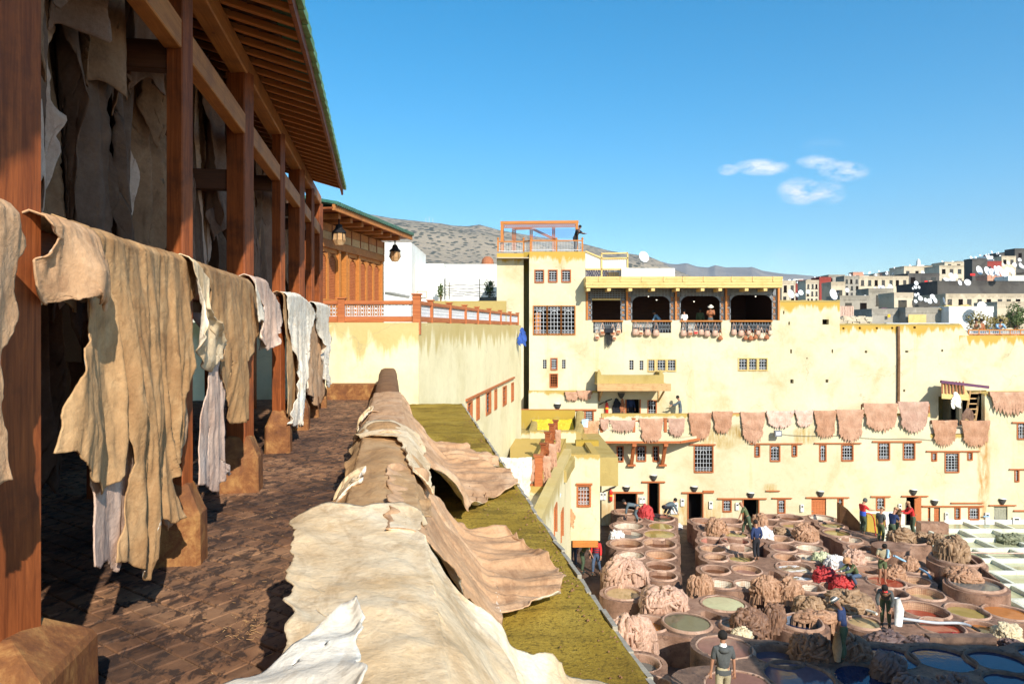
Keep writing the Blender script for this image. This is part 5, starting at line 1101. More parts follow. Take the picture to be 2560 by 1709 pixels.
for (xa_, xb_, ya, yb) in ((1385, 1391, 1265, 1336), (1402, 1407, 1277, 1346)):
    def sB(x):
        r_ = (x-HX)/F; s = (B0.x-r_*B0.y)/(dB.x-r_*dB.y); return s
    s0_, s1_ = sB(xb_), sB(xa_); Ym = B0.y-dB.y*(s0_+s1_)/2; WS.append((LB-s1_, LB-s0_, Z_(yb, Ym), Z_(ya, Ym)))
b_st = B0-dB*LB
sheet('east_wall', (b_st.x, b_st.y), (B0.x, B0.y), -.1, zw+.25, WS, 'plaster_pale', wg, thick_=.35)
nB = Vector((-dB.y, dB.x, 0))
for (s0_, s1_, za, zb) in WS:
    mb = MB(); g_ = MB()
    for (p, q) in ((s0_-.05, s0_+.02), (s1_-.02, s1_+.05)): mb.bar(b_st+dB*((p+q)/2)+nB*.0+Vector((0, 0, za)), b_st+dB*((p+q)/2)+Vector((0, 0, zb)), .07, .12)
    mb.bar(b_st+dB*s0_+Vector((0, 0, zb)), b_st+dB*s1_+Vector((0, 0, zb)), .07, .1); w_ = mb.out('window', 'wood_red', wg)
    grille(g_, b_st+dB*s0_+nB*.05+Vector((0, 0, za)), dB, None, s1_-s0_, zb-za, 2, 6, arch=False, r=.008); g_.out('grille', 'iron', w_)
    g_ = MB(); g_.raw([b_st+dB*s+nB*.08+Vector((0, 0, z)) for s, z in ((s0_, za), (s1_, za), (s1_, zb), (s0_, zb))], [(0, 1, 2, 3)]); g_.out('pane', 'glass', w_)
mb = MB(); mb.raw([b_st+nB*.3+Vector((0, 0, zw-.3)), B0+nB*.3+Vector((0, 0, zw-.3)), B0+nB*3.4+Vector((0, 0, zw-.3)), b_st+nB*3.4+Vector((0, 0, zw-.3))], [(0, 1, 2, 3)]); mb.out('ledge_roof', 'plaster_low', wg, top=20)
# rounded parapet helper
def rparapet(name, pts, h_, w_, mat, parent, z):
    mb = MB(); pts = [Vector((p[0], p[1], 0)) for p in pts]; prof_ = [(-w_/2, -h_), (-w_/2, -.12), (-w_*.35, -.03), (0, 0), (w_*.35, -.03), (w_/2, -.12), (w_/2, -h_)]
    V = []; 
    for i, p in enumerate(pts):
        d = (pts[min(i+1, len(pts)-1)]-pts[max(0, i-1)]).normalized(); s = Vector((d.y, -d.x, 0)); zz = z[i] if isinstance(z, (list, tuple)) else z
        for (u, v) in prof_: V.append(p+s*u+Vector((0, 0, zz+v)))
    n = 7; Fs = [(i*n+j, i*n+j+1, (i+1)*n+j+1, (i+1)*n+j) for i in range(len(pts)-1) for j in range(n-1)]+[tuple(range(n)), tuple(range(len(V)-n, len(V)))[::-1]]
    mb.raw(V, Fs); return mb.out(name, mat, parent, top=20)
z_ = zw
# roofscape behind the wing: stepped parapets and the yellow drying floor
Yr = 36.; rs = empty('rooftop_terraces', (X_(1380, Yr), Yr, 4), 'ochre stepped roof terraces with a bright yellow drying floor', 'rooftop')
def zz(y, Y): return Z_(y, Y)
r0 = MB(); r0.box(X_(1270, 33), X_(1500, 38), 31.5, 41.4, 4.0, zz(1128, 33)); r0.out('base_roof', 'plaster_ochre', rs, top=20)
for (n_, a, b, Y, yt, yb, d_, m_n) in (('low_wall', 1275, 1325, 34, 1108, 1130, .8, 'plaster_ochre'), ('low_wall', 1325, 1440, 35.5, 1078, 1125, .5, 'plaster_low'), ('low_wall', 1440, 1497, 34.5, 1102, 1135, .5, 'plaster_ochre'), ('low_wall', 1279, 1325, 37, 1082, 1112, 1.0, 'plaster_low'), ('back_parapet', 1297, 1438, 40.5, 1026, 1055, .4, 'plaster_ochre'), ('step', 1280, 1430, 33.2, 1127, 1145, .5, 'plaster_ochre')):
    mb = MB(); mb.box(X_(a, Y), X_(b, Y), Y, Y+d_, 3.6, zz(yt, Y)); mb.out(n_, m_n, rs, top=zz(yt, Y)+.1)
rparapet('round_parapet', [(X_(1442, 35.6), 35.6), (X_(1448, 37.5), 37.5), (X_(1450, 40.8), 40.8)], 1.6, .45, 'plaster_ochre', rs, [zz(1078, 35.6), zz(1062, 37.5), zz(1026, 40.8)])
rparapet('round_parapet', [(X_(1326, 37), 37), (X_(1333, 38.5), 38.5), (X_(1336, 40.4), 40.4)], 1.4, .4, 'plaster_ochre', rs, [zz(1080, 37), zz(1062, 38.5), zz(1050, 40.4)])
rparapet('round_parapet', [(X_(1484, 31.6), 31.6), (X_(1480, 34), 34), (X_(1496, 36.5), 36.5)], .5, .3, 'plaster_ochre', rs, [zz(1136, 31.6), zz(1118, 34), zz(1104, 36.5)])
rparapet('round_parapet', [(X_(1405, 27.2), 27.2), (X_(1418, 29.5), 29.5), (X_(1428, 31.2), 31.2)], .5, .35, 'plaster_ochre', rs, [Z_(1172, 27.2), Z_(1150, 29.5), Z_(1136, 31.2)])
yd = MB(); xa_, xb_ = X_(1334, 38), X_(1440, 38)
yg = []; 
for j in range(24):
    for i in range(30):
        x = xa_+(xb_-xa_)*i/29; y = 36.1+4.3*j/23; yg.append((x, y, zz(1095, 38)+.06*abs(float(rid(x*4, y*2.2, 0, 3)))+(y-38)*.28))
add('drying_floor', yg, gridf(24, 30), 'yellow_skin', rs, smooth=False)
# railing posts on the wing with brown hides
wr = empty('wing_railing', (.92, 25, 4.8), 'row of red brown railing posts on the wing hung with brown hides', 'railing')
dA = Vector((.154, 1, 0)).normalized(); A_0 = Vector((.92, 25, 0))
for k, (s, zt_, zb_) in enumerate(((.0, 1140, 1213), (1.5, 1110, 1175), (3.0, 1082, 1145), (4.6, 1062, 1115), (6.4, 1052, 1098))):
    p = A_0+dA*s; w_ = .28 if k == 0 else .19
    mb = MB(); z0, z1 = Z_(zb_, p.y), Z_(zt_, p.y); mb.box(p.x-w_/2, p.x+w_/2, p.y-w_/2, p.y+w_/2, z0, z1); mb.box(p.x-w_/2-.04, p.x+w_/2+.04, p.y-w_/2-.04, p.y+w_/2+.04, z1, z1+.05); mb.out('railing_post', 'wood_red' if k == 0 else 'wood', wr)
mb = MB(); p = A_0; mb.box(p.x-.75, p.x-.14, p.y-.03, p.y+.04, Z_(1148, 25)-.09, Z_(1148, 25)); mb.box(p.x-.75, p.x-.14, p.y-.03, p.y+.04, Z_(1208, 25)-.09, Z_(1208, 25)); mb.out('rail', 'wood_red', wr)
g_ = MB(); grille(g_, Vector((p.x-.75, p.y, Z_(1208, 25))), Vector((1, 0, 0)), None, .6, Z_(1155, 25)-Z_(1208, 25), 4, 4); g_.out('fretwork', 'iron', wr)
mb = MB(); mb.bar(A_0+Vector((0, 0, Z_(1150, 25))), A_0+dA*6.4+Vector((0, 0, Z_(1062, 31.3))), .1, .1); mb.out('handrail', 'wood_red', wr)
mb = MB(); mb.box(p.x-2.5, p.x+.28, p.y-.2, p.y+.1, -.1, Z_(1213, 25)); mb.raw([(p.x+.28, p.y-.2, -.1), (p.x+.28, p.y-.2, Z_(1213, 25)), (p.x+.28+1.2, p.y+7, -.1), (p.x+.28+1.2, p.y+7, Z_(1213, 25)+.6)], [(0, 2, 3, 1)]); mb.raw([(p.x-1, p.y+.1, Z_(1213, 25)-.01), (p.x+.28, p.y+.1, Z_(1213, 25)-.01), (p.x+1.5, p.y+7, Z_(1213, 25)+.55), (p.x-1, p.y+7, Z_(1213, 25)+.55)], [(0, 1, 2, 3)]); mb.out('base_wall', 'plaster_low', wr, top=Z_(1213, 25))
# building out of view behind the viewer's right, whose shade falls on the near vats
nb = MB(); nb.box(11.8, 45, -25, 10, -.5, 9.45); nb.out('neighbour_building', 'plaster_dun', label='flat roofed plaster building right of the viewpoint shading the near vats', cat='building', top=9.45)
# ============================================================ YARD: vats, hide heaps, people
ZV = 1.0
VATS = [  # x, y, width in photo pixels, liquid, depth of liquid under rim, tile, top level, label
(1561,1277,46,'tan',.35,0,1,'small far vat at the back left with pale rim, behind the crouching worker'),
(1578,1296,46,'dark',.5,0,1,'dark little vat under the bending worker in blue'),
(1648,1293,68,'green',.25,3,1,'vat holding pale greenish blue patches right of the bending worker'),
(1571,1313,71,'brown',.55,1,1,'white lined nearly empty vat, third in the left column from the back'),
(1652,1314,60,'olive',.05,0,1,'brimful olive vat, first of two beside the left column'),
(1571,1334,72,'grey',.35,1,1,'vat with white hides draped over its left rim'),
(1648,1334,74,'olive',.05,0,1,'brimful olive vat, the nearer of the two beside the left column'),
(1566,1357,76,'brown',.42,2,1,'brown vat with light ring in the left column, in front of the white hides'),
(1648,1356,78,'brown',.40,2,1,'brown vat with light ring right of its twin in the left block'),
(1578,1385,60,'grey',.5,1,1,'greyish empty vat behind the big pink heap'),
(1650,1385,70,'orange',.55,2,1,'orange brown vat with sunlit tiled side in the left block'),
(1651,1413,68,'brown',.25,0,1,'deep brown vat partly hidden by the next rim'),
(1655,1436,66,'brown',.3,0,1,'brown vat mirroring the facade, between two pink heaps'),
(1562,1424,92,'dark',.3,0,1,'vat buried under the big pink hide heap on the left'),
(1557,1480,84,'tan',.12,0,1,'tan milky vat nearest the wing wall'),
(1665,1493,84,'dark',.4,0,1,'vat buried under the broad pale heap'),
(1620,1556,92,'orange',.35,0,1,'vat with orange liquid glimpsed right of the upright heap'),
(1717,1553,110,'green',.07,0,1.1,'large dark green vat with floating specks'),
(1808,1506,98,'lime',.07,0,1,'wide pale olive vat right of the broad pale heap'),
(1600,1655,92,'grey',.35,0,1.3,'dull grey brown vat beside the moss roof edge'),
(1628,1712,96,'dark',.6,0,1.3,'dark empty vat at the bottom by the moss roof edge'),
(1811,1615,125,'mauve',.05,0,1.6,'brimful mauve vat behind the man in the grey hoodie'),
(1845,1712,155,'mauve',.05,0,1.6,'large mauve vat at the bottom right of the man in the grey hoodie'),
(1838,1558,62,'pale',.3,1,1.1,'pale vat shaded by dark hides, left of the blue tiled one'),
(1825,1301,54,'brown',.4,0,1,'brown vat behind the tan heap near the black doorway'),
(1830,1320,48,'tan',.35,2,1,'tan vat right of the tan heap, second from the wall'),
(1757,1301,52,'orange',.4,0,1,'round vat with orange liquid left of the tan heap'),
(1770,1317,46,'dark',.4,0,1,'dark vat just in front of the orange one left of the tan heap'),
(1839,1335,56,'olive',.12,0,1,'olive vat at the feet of the walking bald worker'),
(1784,1335,52,'olive',.3,0,1,'half shaded olive vat left of the walking worker'),
(1837,1350,64,'red',.55,3,1,'vat lined with reddish tiles left of the man in the blue jacket'),
(1783,1350,60,'red',.45,3,1,'reddish vat left of the red tiled one'),
(1848,1368,64,'tan',.55,1,1,'white tiled vat left of the man in the blue jacket'),
(1782,1370,56,'tan',.45,2,1,'pale lined vat two rows behind the square pool'),
(1790,1391,56,'brown',.35,2,1,'brown vat in the row of the blue jacket man'),
(1851,1393,62,'olive',.22,0,1,'olive brown vat by the feet of the man in the blue jacket'),
(1788,1422,64,'brown',.3,0,1,'brown vat one row nearer than the olive brown one'),
(1866,1422,68,'mauve',.35,2,1,'brown mauve vat in front of the man in the blue jacket'),
(1803,1457,64,'pale',.6,1,1,'white tiled empty vat right of the folded tan heap'),
(1868,1459,62,'pale',.6,1,1,'white tiled vat half shaded by the tall tan heap'),
(1926,1290,42,'red',.4,0,1,'small red vat against the wall below the first window'),
(1975,1292,60,'brown',.3,0,1,'brown vat against the wall left of the plank door'),
(1982,1312,54,'olive',.2,0,1,'olive vat behind the large rounded tan heap'),
(2054,1293,54,'pale',.35,1,1,'pale lined vat in front of the plank door'),
(2079,1311,52,'olive',.12,0,1,'olive vat shaded by the sloping wall, farther one'),
(2092,1330,60,'olive',.12,0,1,'olive vat shaded by the sloping wall, nearer one'),
(1936,1320,40,'orange',.3,0,1,'small orange brown vat behind the muddy heap'),
(1950,1345,56,'tan',.45,2,1,'tan vat in front of the muddy heap'),
(2010,1346,60,'pale',.4,1,1,'pale vat below the large rounded tan heap'),
(1958,1367,60,'mauve',.35,0,1,'mauve brown vat right of the dark corridor'),
(2023,1367,62,'pale',.5,1,1,'white tiled vat right of the mauve brown one'),
(2126,1347,54,'pale',.4,1,1,'pale lined vat below the sloping wall'),
(2150,1368,50,'orange',.3,0,1,'orange brown vat right of the pinkish heap'),
(1967,1391,60,'orange',.5,2,1,'orange tinted vat with sunlit tiles right of the corridor'),
(2021,1391,58,'pale',.35,1,1,'pinkish white vat left of the cream green heap'),
(2168,1393,48,'pale',.35,1,1,'pale vat left of the man with the towel'),
(1985,1416,82,'pale',.25,0,1,'vat full of floating white and brown skins'),
(2003,1440,56,'olive',.25,0,1,'olive vat in front of the floating skins'),
(2030,1467,58,'brown',.5,1,1,'white tiled brown vat between tan heaps'),
(2083,1466,58,'tan',.5,2,1,'pale tan vat below the red heaps'),
(2090,1437,52,'red',.2,0,1,'red liquid vat beside the red heaps'),
(2171,1424,60,'orange',.4,0,1,'orange vat behind the bare legged man'),
(2214,1452,84,'red',.12,0,1,'vat of red dye at the feet of the man with the towel'),
(2285,1421,58,'brown',.5,0,1,'brown vat with deep shade by the blue hose'),
(2289,1449,64,'tan',.45,2,1,'tan vat with light ring below the blue hose'),
(2232,1480,66,'brown',.45,0,1,'brown vat with black shadow behind the stooping worker'),
(2312,1481,84,'tan',.45,2,1,'large tan vat with a half circle of shadow'),
(2310,1522,106,'red',.5,2,1,'large deep vat with red dye at its bottom'),
(2417,1525,94,'olive',.22,0,1,'olive yellow vat between the red and the orange one'),
(2516,1528,94,'orange',.12,0,1,'orange tan vat at the right edge'),
(2352,1563,100,'red',.2,0,1,'red and orange vat under the white pipe'),
(2458,1567,76,'orange',.2,0,1,'orange vat at the end of the white pipe'),
(2004,1551,96,'blue',.55,4,1.1,'vat lined with blue grey tiles in the shade'),
(2081,1517,58,'pale',.45,1,1,'pale vat behind the man in the striped hat'),
(2160,1553,74,'tan',.1,0,1,'tan pool beside the stooping worker'),
(1945,1634,120,'violet',.35,0,1.6,'dark brown vat mirroring violet sky'),
(1997,1688,160,'violet',.1,0,1.6,'largest violet mirror vat at the bottom'),
(2165,1692,150,'blue',.12,0,1.6,'blue mirror vat right of the violet one'),
(2222,1640,126,'blue',.12,0,1.6,'blue mirror vat behind the grey heap'),
(2356,1644,140,'blue',.12,0,1.6,'blue mirror vat in the middle of the shaded row'),
(2494,1648,130,'blue',.15,0,1.6,'blue mirror vat near the right edge'),
(2530,1704,120,'blue',.12,0,1.6,'blue mirror vat in the bottom right corner'),
(2600,1634,90,'blue',.12,0,1.6,'blue mirror vat cut by the right edge'),
(2276,1348,70,'dark',.3,0,1.35,'brown walled vat under the muddy heap of the hosing workers'),
(2392,1392,104,'dark',.3,0,1.5,'tall vat under the big muddy heap by the pale pits'),
(2440,1456,112,'grey',.18,0,1.4,'large grey water vat at the corner near the pale pits'),
(1700,1800,150,'mauve',.1,0,1.75,'mauve vat under the bottom edge, left'),(1860,1830,170,'mauve',.1,0,1.75,'mauve vat under the bottom edge, right'),
(2050,1800,170,'violet',.1,0,1.7,'violet vat below the bottom edge'),(2240,1790,160,'blue',.1,0,1.7,'blue vat below the bottom edge'),(2420,1760,150,'blue',.12,0,1.65,'blue vat under the dark grey heap')]
VD = []
for i, (x, y, w_, liq, dep, tile, zt, lab) in enumerate(VATS):
    c = gd(x, y, zt); r = w_/2*c.y/F; VD.append((c.x, c.y, r, zt))
for i, (x, y, w_, liq, dep, tile, zt, lab) in enumerate(VATS):
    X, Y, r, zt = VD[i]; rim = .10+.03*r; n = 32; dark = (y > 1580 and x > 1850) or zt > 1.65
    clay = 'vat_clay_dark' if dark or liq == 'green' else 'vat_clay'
    o = empty('dye_vat', (X, Y, 0), lab, 'vat', group='dye vats of the tannery yard')
    prof_ = [(r+rim+.05, -.05), (r+rim+.03, zt*.5), (r+rim, zt-.07), (r+rim-.035, zt-.015), (r+rim*.5, zt+.012), (r+.02, zt-.01), (r, zt-.06), (r-.02, zt-.25), (r-.035, zt-.5), (r-.05, zt-.85), (0.01, zt-.86)]
    V = []; Fs = []; UV = []; fm = []; ang0 = random.uniform(0, 6)
    for j, (rr_, z) in enumerate(prof_):
        for k in range(n+1):
            t = 2*math.pi*k/n; wob = 1+.03*math.sin(2*t+ang0)+.015*math.sin(3*t+ang0*2); q = .012*float(vn(math.cos(t)*3+i, math.sin(t)*3, z*3, i))
            V.append((X+(rr_*wob+q)*math.cos(t), Y+(rr_*wob+q)*math.sin(t), z+q)); UV.append((t*r, z))
    for j in range(len(prof_)-1):
        for k in range(n): A = j*(n+1)+k; Fs.append((A, A+1, A+n+2, A+n+1)); fm.append((0 if dark or not 2 <= j < 5 else 2) if j < 6 else 1)
    tm = [clay, 'tile_white', 'tile_brown', 'tile_red', 'tile_blue'][tile]
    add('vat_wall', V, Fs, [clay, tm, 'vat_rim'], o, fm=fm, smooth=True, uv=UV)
    L = MB(); zl = zt-dep*.62; V = [(X+(r*1.0)*(1+.03*math.sin(2*t+ang0)+.015*math.sin(3*t+ang0*2))*math.cos(t), Y+(r*1.0)*(1+.03*math.sin(2*t+ang0)+.015*math.sin(3*t+ang0*2))*math.sin(t), zl) for t in np.linspace(0, 2*math.pi, n, endpoint=False)]
    L.raw(V, [tuple(range(n))]); L.out('liquid', 'liquid_'+liq, o)
    if 'floating' in lab and 'skins' in lab:
        s_ = MB()
        for k in range(26):
            a, b = random.uniform(-.8, .8)*r, random.uniform(-.8, .8)*r
            if a*a+b*b > (r*.85)**2: continue
            s_.raw([(X+a+random.uniform(-.13, .13)+dx*.16, Y+b+dy*.09+random.uniform(-.03, .03), zl+.015+random.uniform(0, .03)) for dx, dy in ((-1, -1), (1, -.8), (1.1, 1), (-.8, 1))], [(0, 1, 2, 3)], k % 3 == 0)
        s_.out('floating_skins', ['pile_white', 'pile_mud'], o, kind='stuff')
# the masonry that joins the vats: one sheet for each level, holes where the vats are
def platform(level, sel, mat, name, extra=()):
    P = [(x, y, r) for (x, y, r, z) in sel]; ex = P+list(extra); st = .11
    x0_, x1_ = min(p[0]-p[2] for p in ex)-.6, max(p[0]+p[2] for p in ex)+.6; y0_, y1_ = min(p[1]-p[2] for p in ex)-.6, max(p[1]+p[2] for p in ex)+.6
    nx, ny = int((x1_-x0_)/st)+2, int((y1_-y0_)/st)+2; gx = x0_+st*np.arange(nx); gy = y0_+st*np.arange(ny); XX, YY = np.meshgrid(gx, gy)
    def field(x, y): return sum(np.exp(-(((x-a)**2+(y-b)**2)**.5-r-.24)/.20).clip(0, 9) for a, b, r in ex)
    f = field(XX, YY); ins = f > 1
    hole_ = np.zeros_like(ins)
    for a, b, r in P: hole_ |= ((XX-a)**2+(YY-b)**2) < (r+.02)**2
    cell = (ins[:-1, :-1] | ins[1:, :-1] | ins[:-1, 1:] | ins[1:, 1:]); cx, cy = XX[:-1, :-1]+st/2, YY[:-1, :-1]+st/2
    for a, b, r in P: cell &= ~(((cx-a)**2+(cy-b)**2) < (r+.07)**2)
    xs, ys = XX.copy(), YY.copy()
    for it in range(4):     # pull outside vertices back to the outline
        ff = field(xs, ys); e_ = .02; gx_ = (field(xs+e_, ys)-ff)/e_; gy_ = (field(xs, ys+e_)-ff)/e_; g2 = gx_**2+gy_**2+1e-9
        m = ~ins; k = np.clip((1-ff)/g2, -1, 1); k = np.log(np.maximum(1/np.maximum(ff, 1e-6), 1))*np.maximum(ff, 1e-9)/g2
        dx, dy = gx_*k, gy_*k; L = np.sqrt(dx**2+dy**2)+1e-9; s = np.minimum(L, .08)/L; xs = np.where(m, xs+dx*s, xs); ys = np.where(m, ys+dy*s, ys)
    zz_ = level-.05+.022*fbm(xs*1.3, ys*1.3, 0, 5)+.01*fbm(xs*7, ys*7, 0, 6); ids = -np.ones(xs.shape, int); V = []; Fs = []
    def vid(j, i):
        if ids[j, i] < 0: ids[j, i] = len(V); V.append((xs[j, i], ys[j, i], zz_[j, i]))
        return ids[j, i]
    ed = {}
    for j, i in zip(*np.nonzero(cell)):
        q = (vid(j, i), vid(j, i+1), vid(j+1, i+1), vid(j+1, i)); Fs.append(q)
        for a, b in zip(q, q[1:]+q[:1]): 
            if (b, a) in ed: del ed[(b, a)]
            else: ed[(a, b)] = 1
    low = {}
    for (a, b) in list(ed):
        for v in (a, b):
            if v not in low: low[v] = len(V); V.append((V[v][0], V[v][1], -.1))
        Fs.append((b, a, low[a], low[b]))
    return add(name, V, Fs, mat, kind='structure', label='worn red brown masonry joining the round vats', smooth=False)
A_ = [v for v in VD if v[3] < 1.2]; B_ = [v for v in VD if 1.2 <= v[3] < 1.55]; C_ = [v for v in VD if v[3] >= 1.55]
def gp(x, y, z, r): c = gd(x, y, z); return (c.x, c.y, r)
platform(1.0, A_, 'vat_clay', 'vat_platform', [gp(1880, 1402, 1, .5), gp(1690, 1520, 1, .5), gp(1870, 1540, 1, .5), gp(2125, 1480, 1, .7), gp(2150, 1500, 1, .7), gp(2210, 1375, 1, .6), gp(2165, 1335, 1, .5), gp(1866, 1342, 1, .4), gp(2220, 1565, 1, .6), gp(2210, 1420, 1, .4), gp(2120, 1455, 1, .5)])
platform(1.35, B_, 'vat_clay', 'vat_platform', [gp(2225, 1362, 1.35, .5)])
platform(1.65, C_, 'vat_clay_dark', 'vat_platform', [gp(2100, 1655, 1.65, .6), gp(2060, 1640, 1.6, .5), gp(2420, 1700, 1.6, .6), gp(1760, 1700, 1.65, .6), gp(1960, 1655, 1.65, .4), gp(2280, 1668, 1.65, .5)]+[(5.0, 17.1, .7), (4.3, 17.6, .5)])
# walls and slabs standing between the vats
def slabw(name, label, pts_top, th, mat, z0=0, cat='wall'):
    # pts_top: (x,y,D) photo points of the upper edge
    P = [px(*p) for p in pts_top]; mb = MB(); V = []
    for p in P: V += [p, Vector((p.x, p.y+th, p.z)), Vector((p.x, p.y, z0)), Vector((p.x, p.y+th, z0))]
    Fs = []
    for i in range(len(P)-1): a = 4*i; Fs += [(a, a+4, a+5, a+1), (a+2, a+6, a+4, a), (a+1, a+5, a+7, a+3)]
    Fs += [(0, 1, 3, 2), (len(V)-4, len(V)-2, len(V)-1, len(V)-3)]
    mb.raw(V, Fs); return mb.out(name, mat, label=label, cat=cat)
slabw('sloping_wall', 'ochre brown wall whose top slopes down toward the workers with the hose', [(2100, 1258, 36.6), (2118, 1271, 36.3), (2145, 1300, 35.6), (2166, 1330, 35.2)], .35, 'parapet_brown')
slabw('low_wall', 'low ochre wall behind the workers with the hose, against the white dado', [(2168, 1286, 37.2), (2212, 1288, 37.2)], .3, 'plaster_ochre')
slabw('low_wall', 'low brown wall in front of the small plank door', [(2303, 1307, 37.3), (2372, 1309, 37.3)], .5, 'vat_clay')
slabw('low_wall', 'brown wall running beside the pale pits', [(2428, 1392, 29.8), (2466, 1425, 28.2), (2500, 1451, 27.0)], .3, 'vat_clay')
slabw('kerb_beam', 'long dark kerb between the red vats and the shaded blue vats', [(2325, 1592, 21.9), (2492, 1592, 21.9)], .3, 'vat_clay_dark')
dd_ = MB(); p0_, p1_ = px(2150, 1302, Lw-.03), px(2262, 1285, Lw-.03); dd_.box(p0_.x, p1_.x, Lw-.04, Lw-.004, 0, Z_(1278, Lw)); dd_.box(p1_.x+2.2, X_(2640, Lw), Lw-.04, Lw-.004, 0, Z_(1298, Lw)); dd_.out('white_dado', 'plaster_white', bld, top=3)
# pale lime pits
lp = empty('lime_pits', (26, 33, 0), 'rows of shallow rectangular pale green lime pits with whitewashed rims', 'pits')
u_ = Vector((1, .0, 0)); XS = np.arange(0, 12); ox = 19.2
mb = MB(); rowsY = [26.2+i*1.62 for i in range(8)]
for j, y in enumerate(rowsY):
    xl_ = 17.2+.42*(y-26)+.2; n_ = 8
    for i in range(n_):
        x = xl_+i*1.75+(j % 2)*.5; zl = .22+.05*random.random()
        rm = MB(); a, b, c, d = x, x+1.75, y, y+1.62; e_ = .16
        rm.box(a, b, c, c+e_, -.05, .42, jit=.012); rm.box(a, a+e_, c+e_, d, -.05, .41, jit=.012); 
        if i == n_-1: rm.box(b, b+e_, c, d, -.05, .41)
        rm.out('pit_rim', 'concrete_pale', lp)
        lq = MB(); lq.raw([(a+e_, c+e_, zl), (b, c+e_, zl), (b, d, zl), (a+e_, d, zl)], [(0, 1, 2, 3)]); lq.out('pit_water', 'liquid_lime', lp)
mb = MB(); mb.box(16.5, 34, 25.5, Lw-.3, -.1, .05); mb.out('pit_floor', 'concrete_pale', lp)
# ------------------------------------------------------------ heaps of hides
def heap(xc, yt, yb, w_, mat, label, z0=1.0, seed=None, name='hide_heap', flat=1., group=None, amp=1.):
    seed = seed if seed is not None else int(xc*3+yb) % 997; rr = random.Random(seed)
    c = gd(xc, yb, z0); D = c.y; rx = w_/2*D/F*.92; hh = (yb-yt)/F*D*.95; ry = min(rx, hh)*.8; H = max(.16, (hh-ry*.45)*.92); cy = D+ry*.8; mb = MB()
    def surf(u, p, k=1.):      # a lopsided dome; u round, p from 0 top to 1 foot
        q = p*math.pi/2; b_ = 1+.13*float(vn(math.cos(u)*1.3+seed, math.sin(u)*1.3, p*1.2, seed)); s_ = math.sin(q)**.8
        return Vector((c.x+math.cos(u)*s_*rx*b_*k, cy+math.sin(u)*s_*ry*b_*k, z0-.12+max(math.cos(q), 0)**.85*H*b_*k+(0 if k > .9 else -.0)))
    nu, nv = 28, 9; V = [surf(2*math.pi*i/nu, j/(nv-1)*1.0, .90) for j in range(nv) for i in range(nu)]
    mb.raw(V, [(j*nu+i, j*nu+(i+1) % nu, (j+1)*nu+(i+1) % nu, (j+1)*nu+i) for j in range(nv-1) for i in range(nu)])
    n = int(30+46*min(1.6, rx)); base_r = .052+.032*min(rx, 1.2); mode = .12+.42*rr.random(); tw = rr.uniform(-1.2, 1.2)
    for k in range(n):
        u0 = rr.uniform(-math.pi, 0.35) if rr.random() < .8 else rr.uniform(0, math.pi); r0 = base_r*rr.uniform(.7, 1.5)
        if rr.random() < mode: p0, p1, du = rr.uniform(.02, .45), rr.uniform(.75, 1.08), rr.uniform(-.5, .5)+tw*.4    # runs down
        else: p0 = rr.uniform(.15, 1.0); p1 = p0+rr.uniform(-.45, .45); du = rr.uniform(.4, 1.5)*rr.choice((1, -1))       # runs round
        m_ = 11; P = []; wob = rr.uniform(0, 6)
        for i in range(m_):
            t = i/(m_-1); P.append(surf(u0+du*t+.10*math.sin(t*5+wob), min(1.12, max(.01, p0+(p1-p0)*t+.05*math.sin(t*7+wob*2))), .975+.03*math.sin(t*3+wob)))
        rs = [r0*(.35+.75*math.sin(math.pi*(.08+.84*i/(m_-1))))*(1+.2*math.sin(i*1.9+wob)) for i in range(m_)]; N0 = len(mb.V)
        # a flattened, leaning fold: oval section standing up from the heap
        V = []; cc = Vector((c.x, cy, z0)); lean = rr.uniform(-.7, .7)
        for i, p in enumerate(P):
            d = (P[min(i+1, m_-1)]-P[max(i-1, 0)]).normalized(); nrm = (p-cc).normalized(); s_ = d.cross(nrm).normalized(); nrm = (nrm+s_*lean).normalized()
            for q in range(8): t = 2*math.pi*q/8; V.append(p+s_*(math.cos(t)*rs[i]*(.62 if math.sin(t) > 0 else 1.1))+nrm*(math.sin(t)*rs[i]*1.35))
        mb.raw(V, [(i*8+q, i*8+(q+1) % 8, (i+1)*8+(q+1) % 8, (i+1)*8+q) for i in range(m_-1) for q in range(8)]+[tuple(range(8))[::-1], tuple(range(len(V)-8, len(V)))])
    for k in range(int(8+12*rx)):     # loose flaps and skirts round the foot
        u0 = rr.uniform(-math.pi*1.05, .15); p = rr.uniform(.5, .95); G = []; L_ = rr.uniform(.2, .5)*min(1.3, .5+rx); wd = rr.uniform(.12, .3)/max(rx, .4)
        for i in range(6):
            for j in range(6):
                a = surf(u0+wd*(j/5-.5)*(1+.3*i/5), min(1.1, p+.02), 1.04); o_ = (a-Vector((c.x, cy, a.z))).normalized(); G.append(a+o_*(.03+.05*math.sin(j*2.1+k)+.05*i/5)-Vector((0, 0, L_*i/5)))
        mb.raw(G, gridf(6, 6))
    o = mb.out(name, mat, label=label, cat='hide heap', group=group or 'heaps of wet hides among the vats', smooth=True, origin=Vector((c.x, cy, z0))); return o
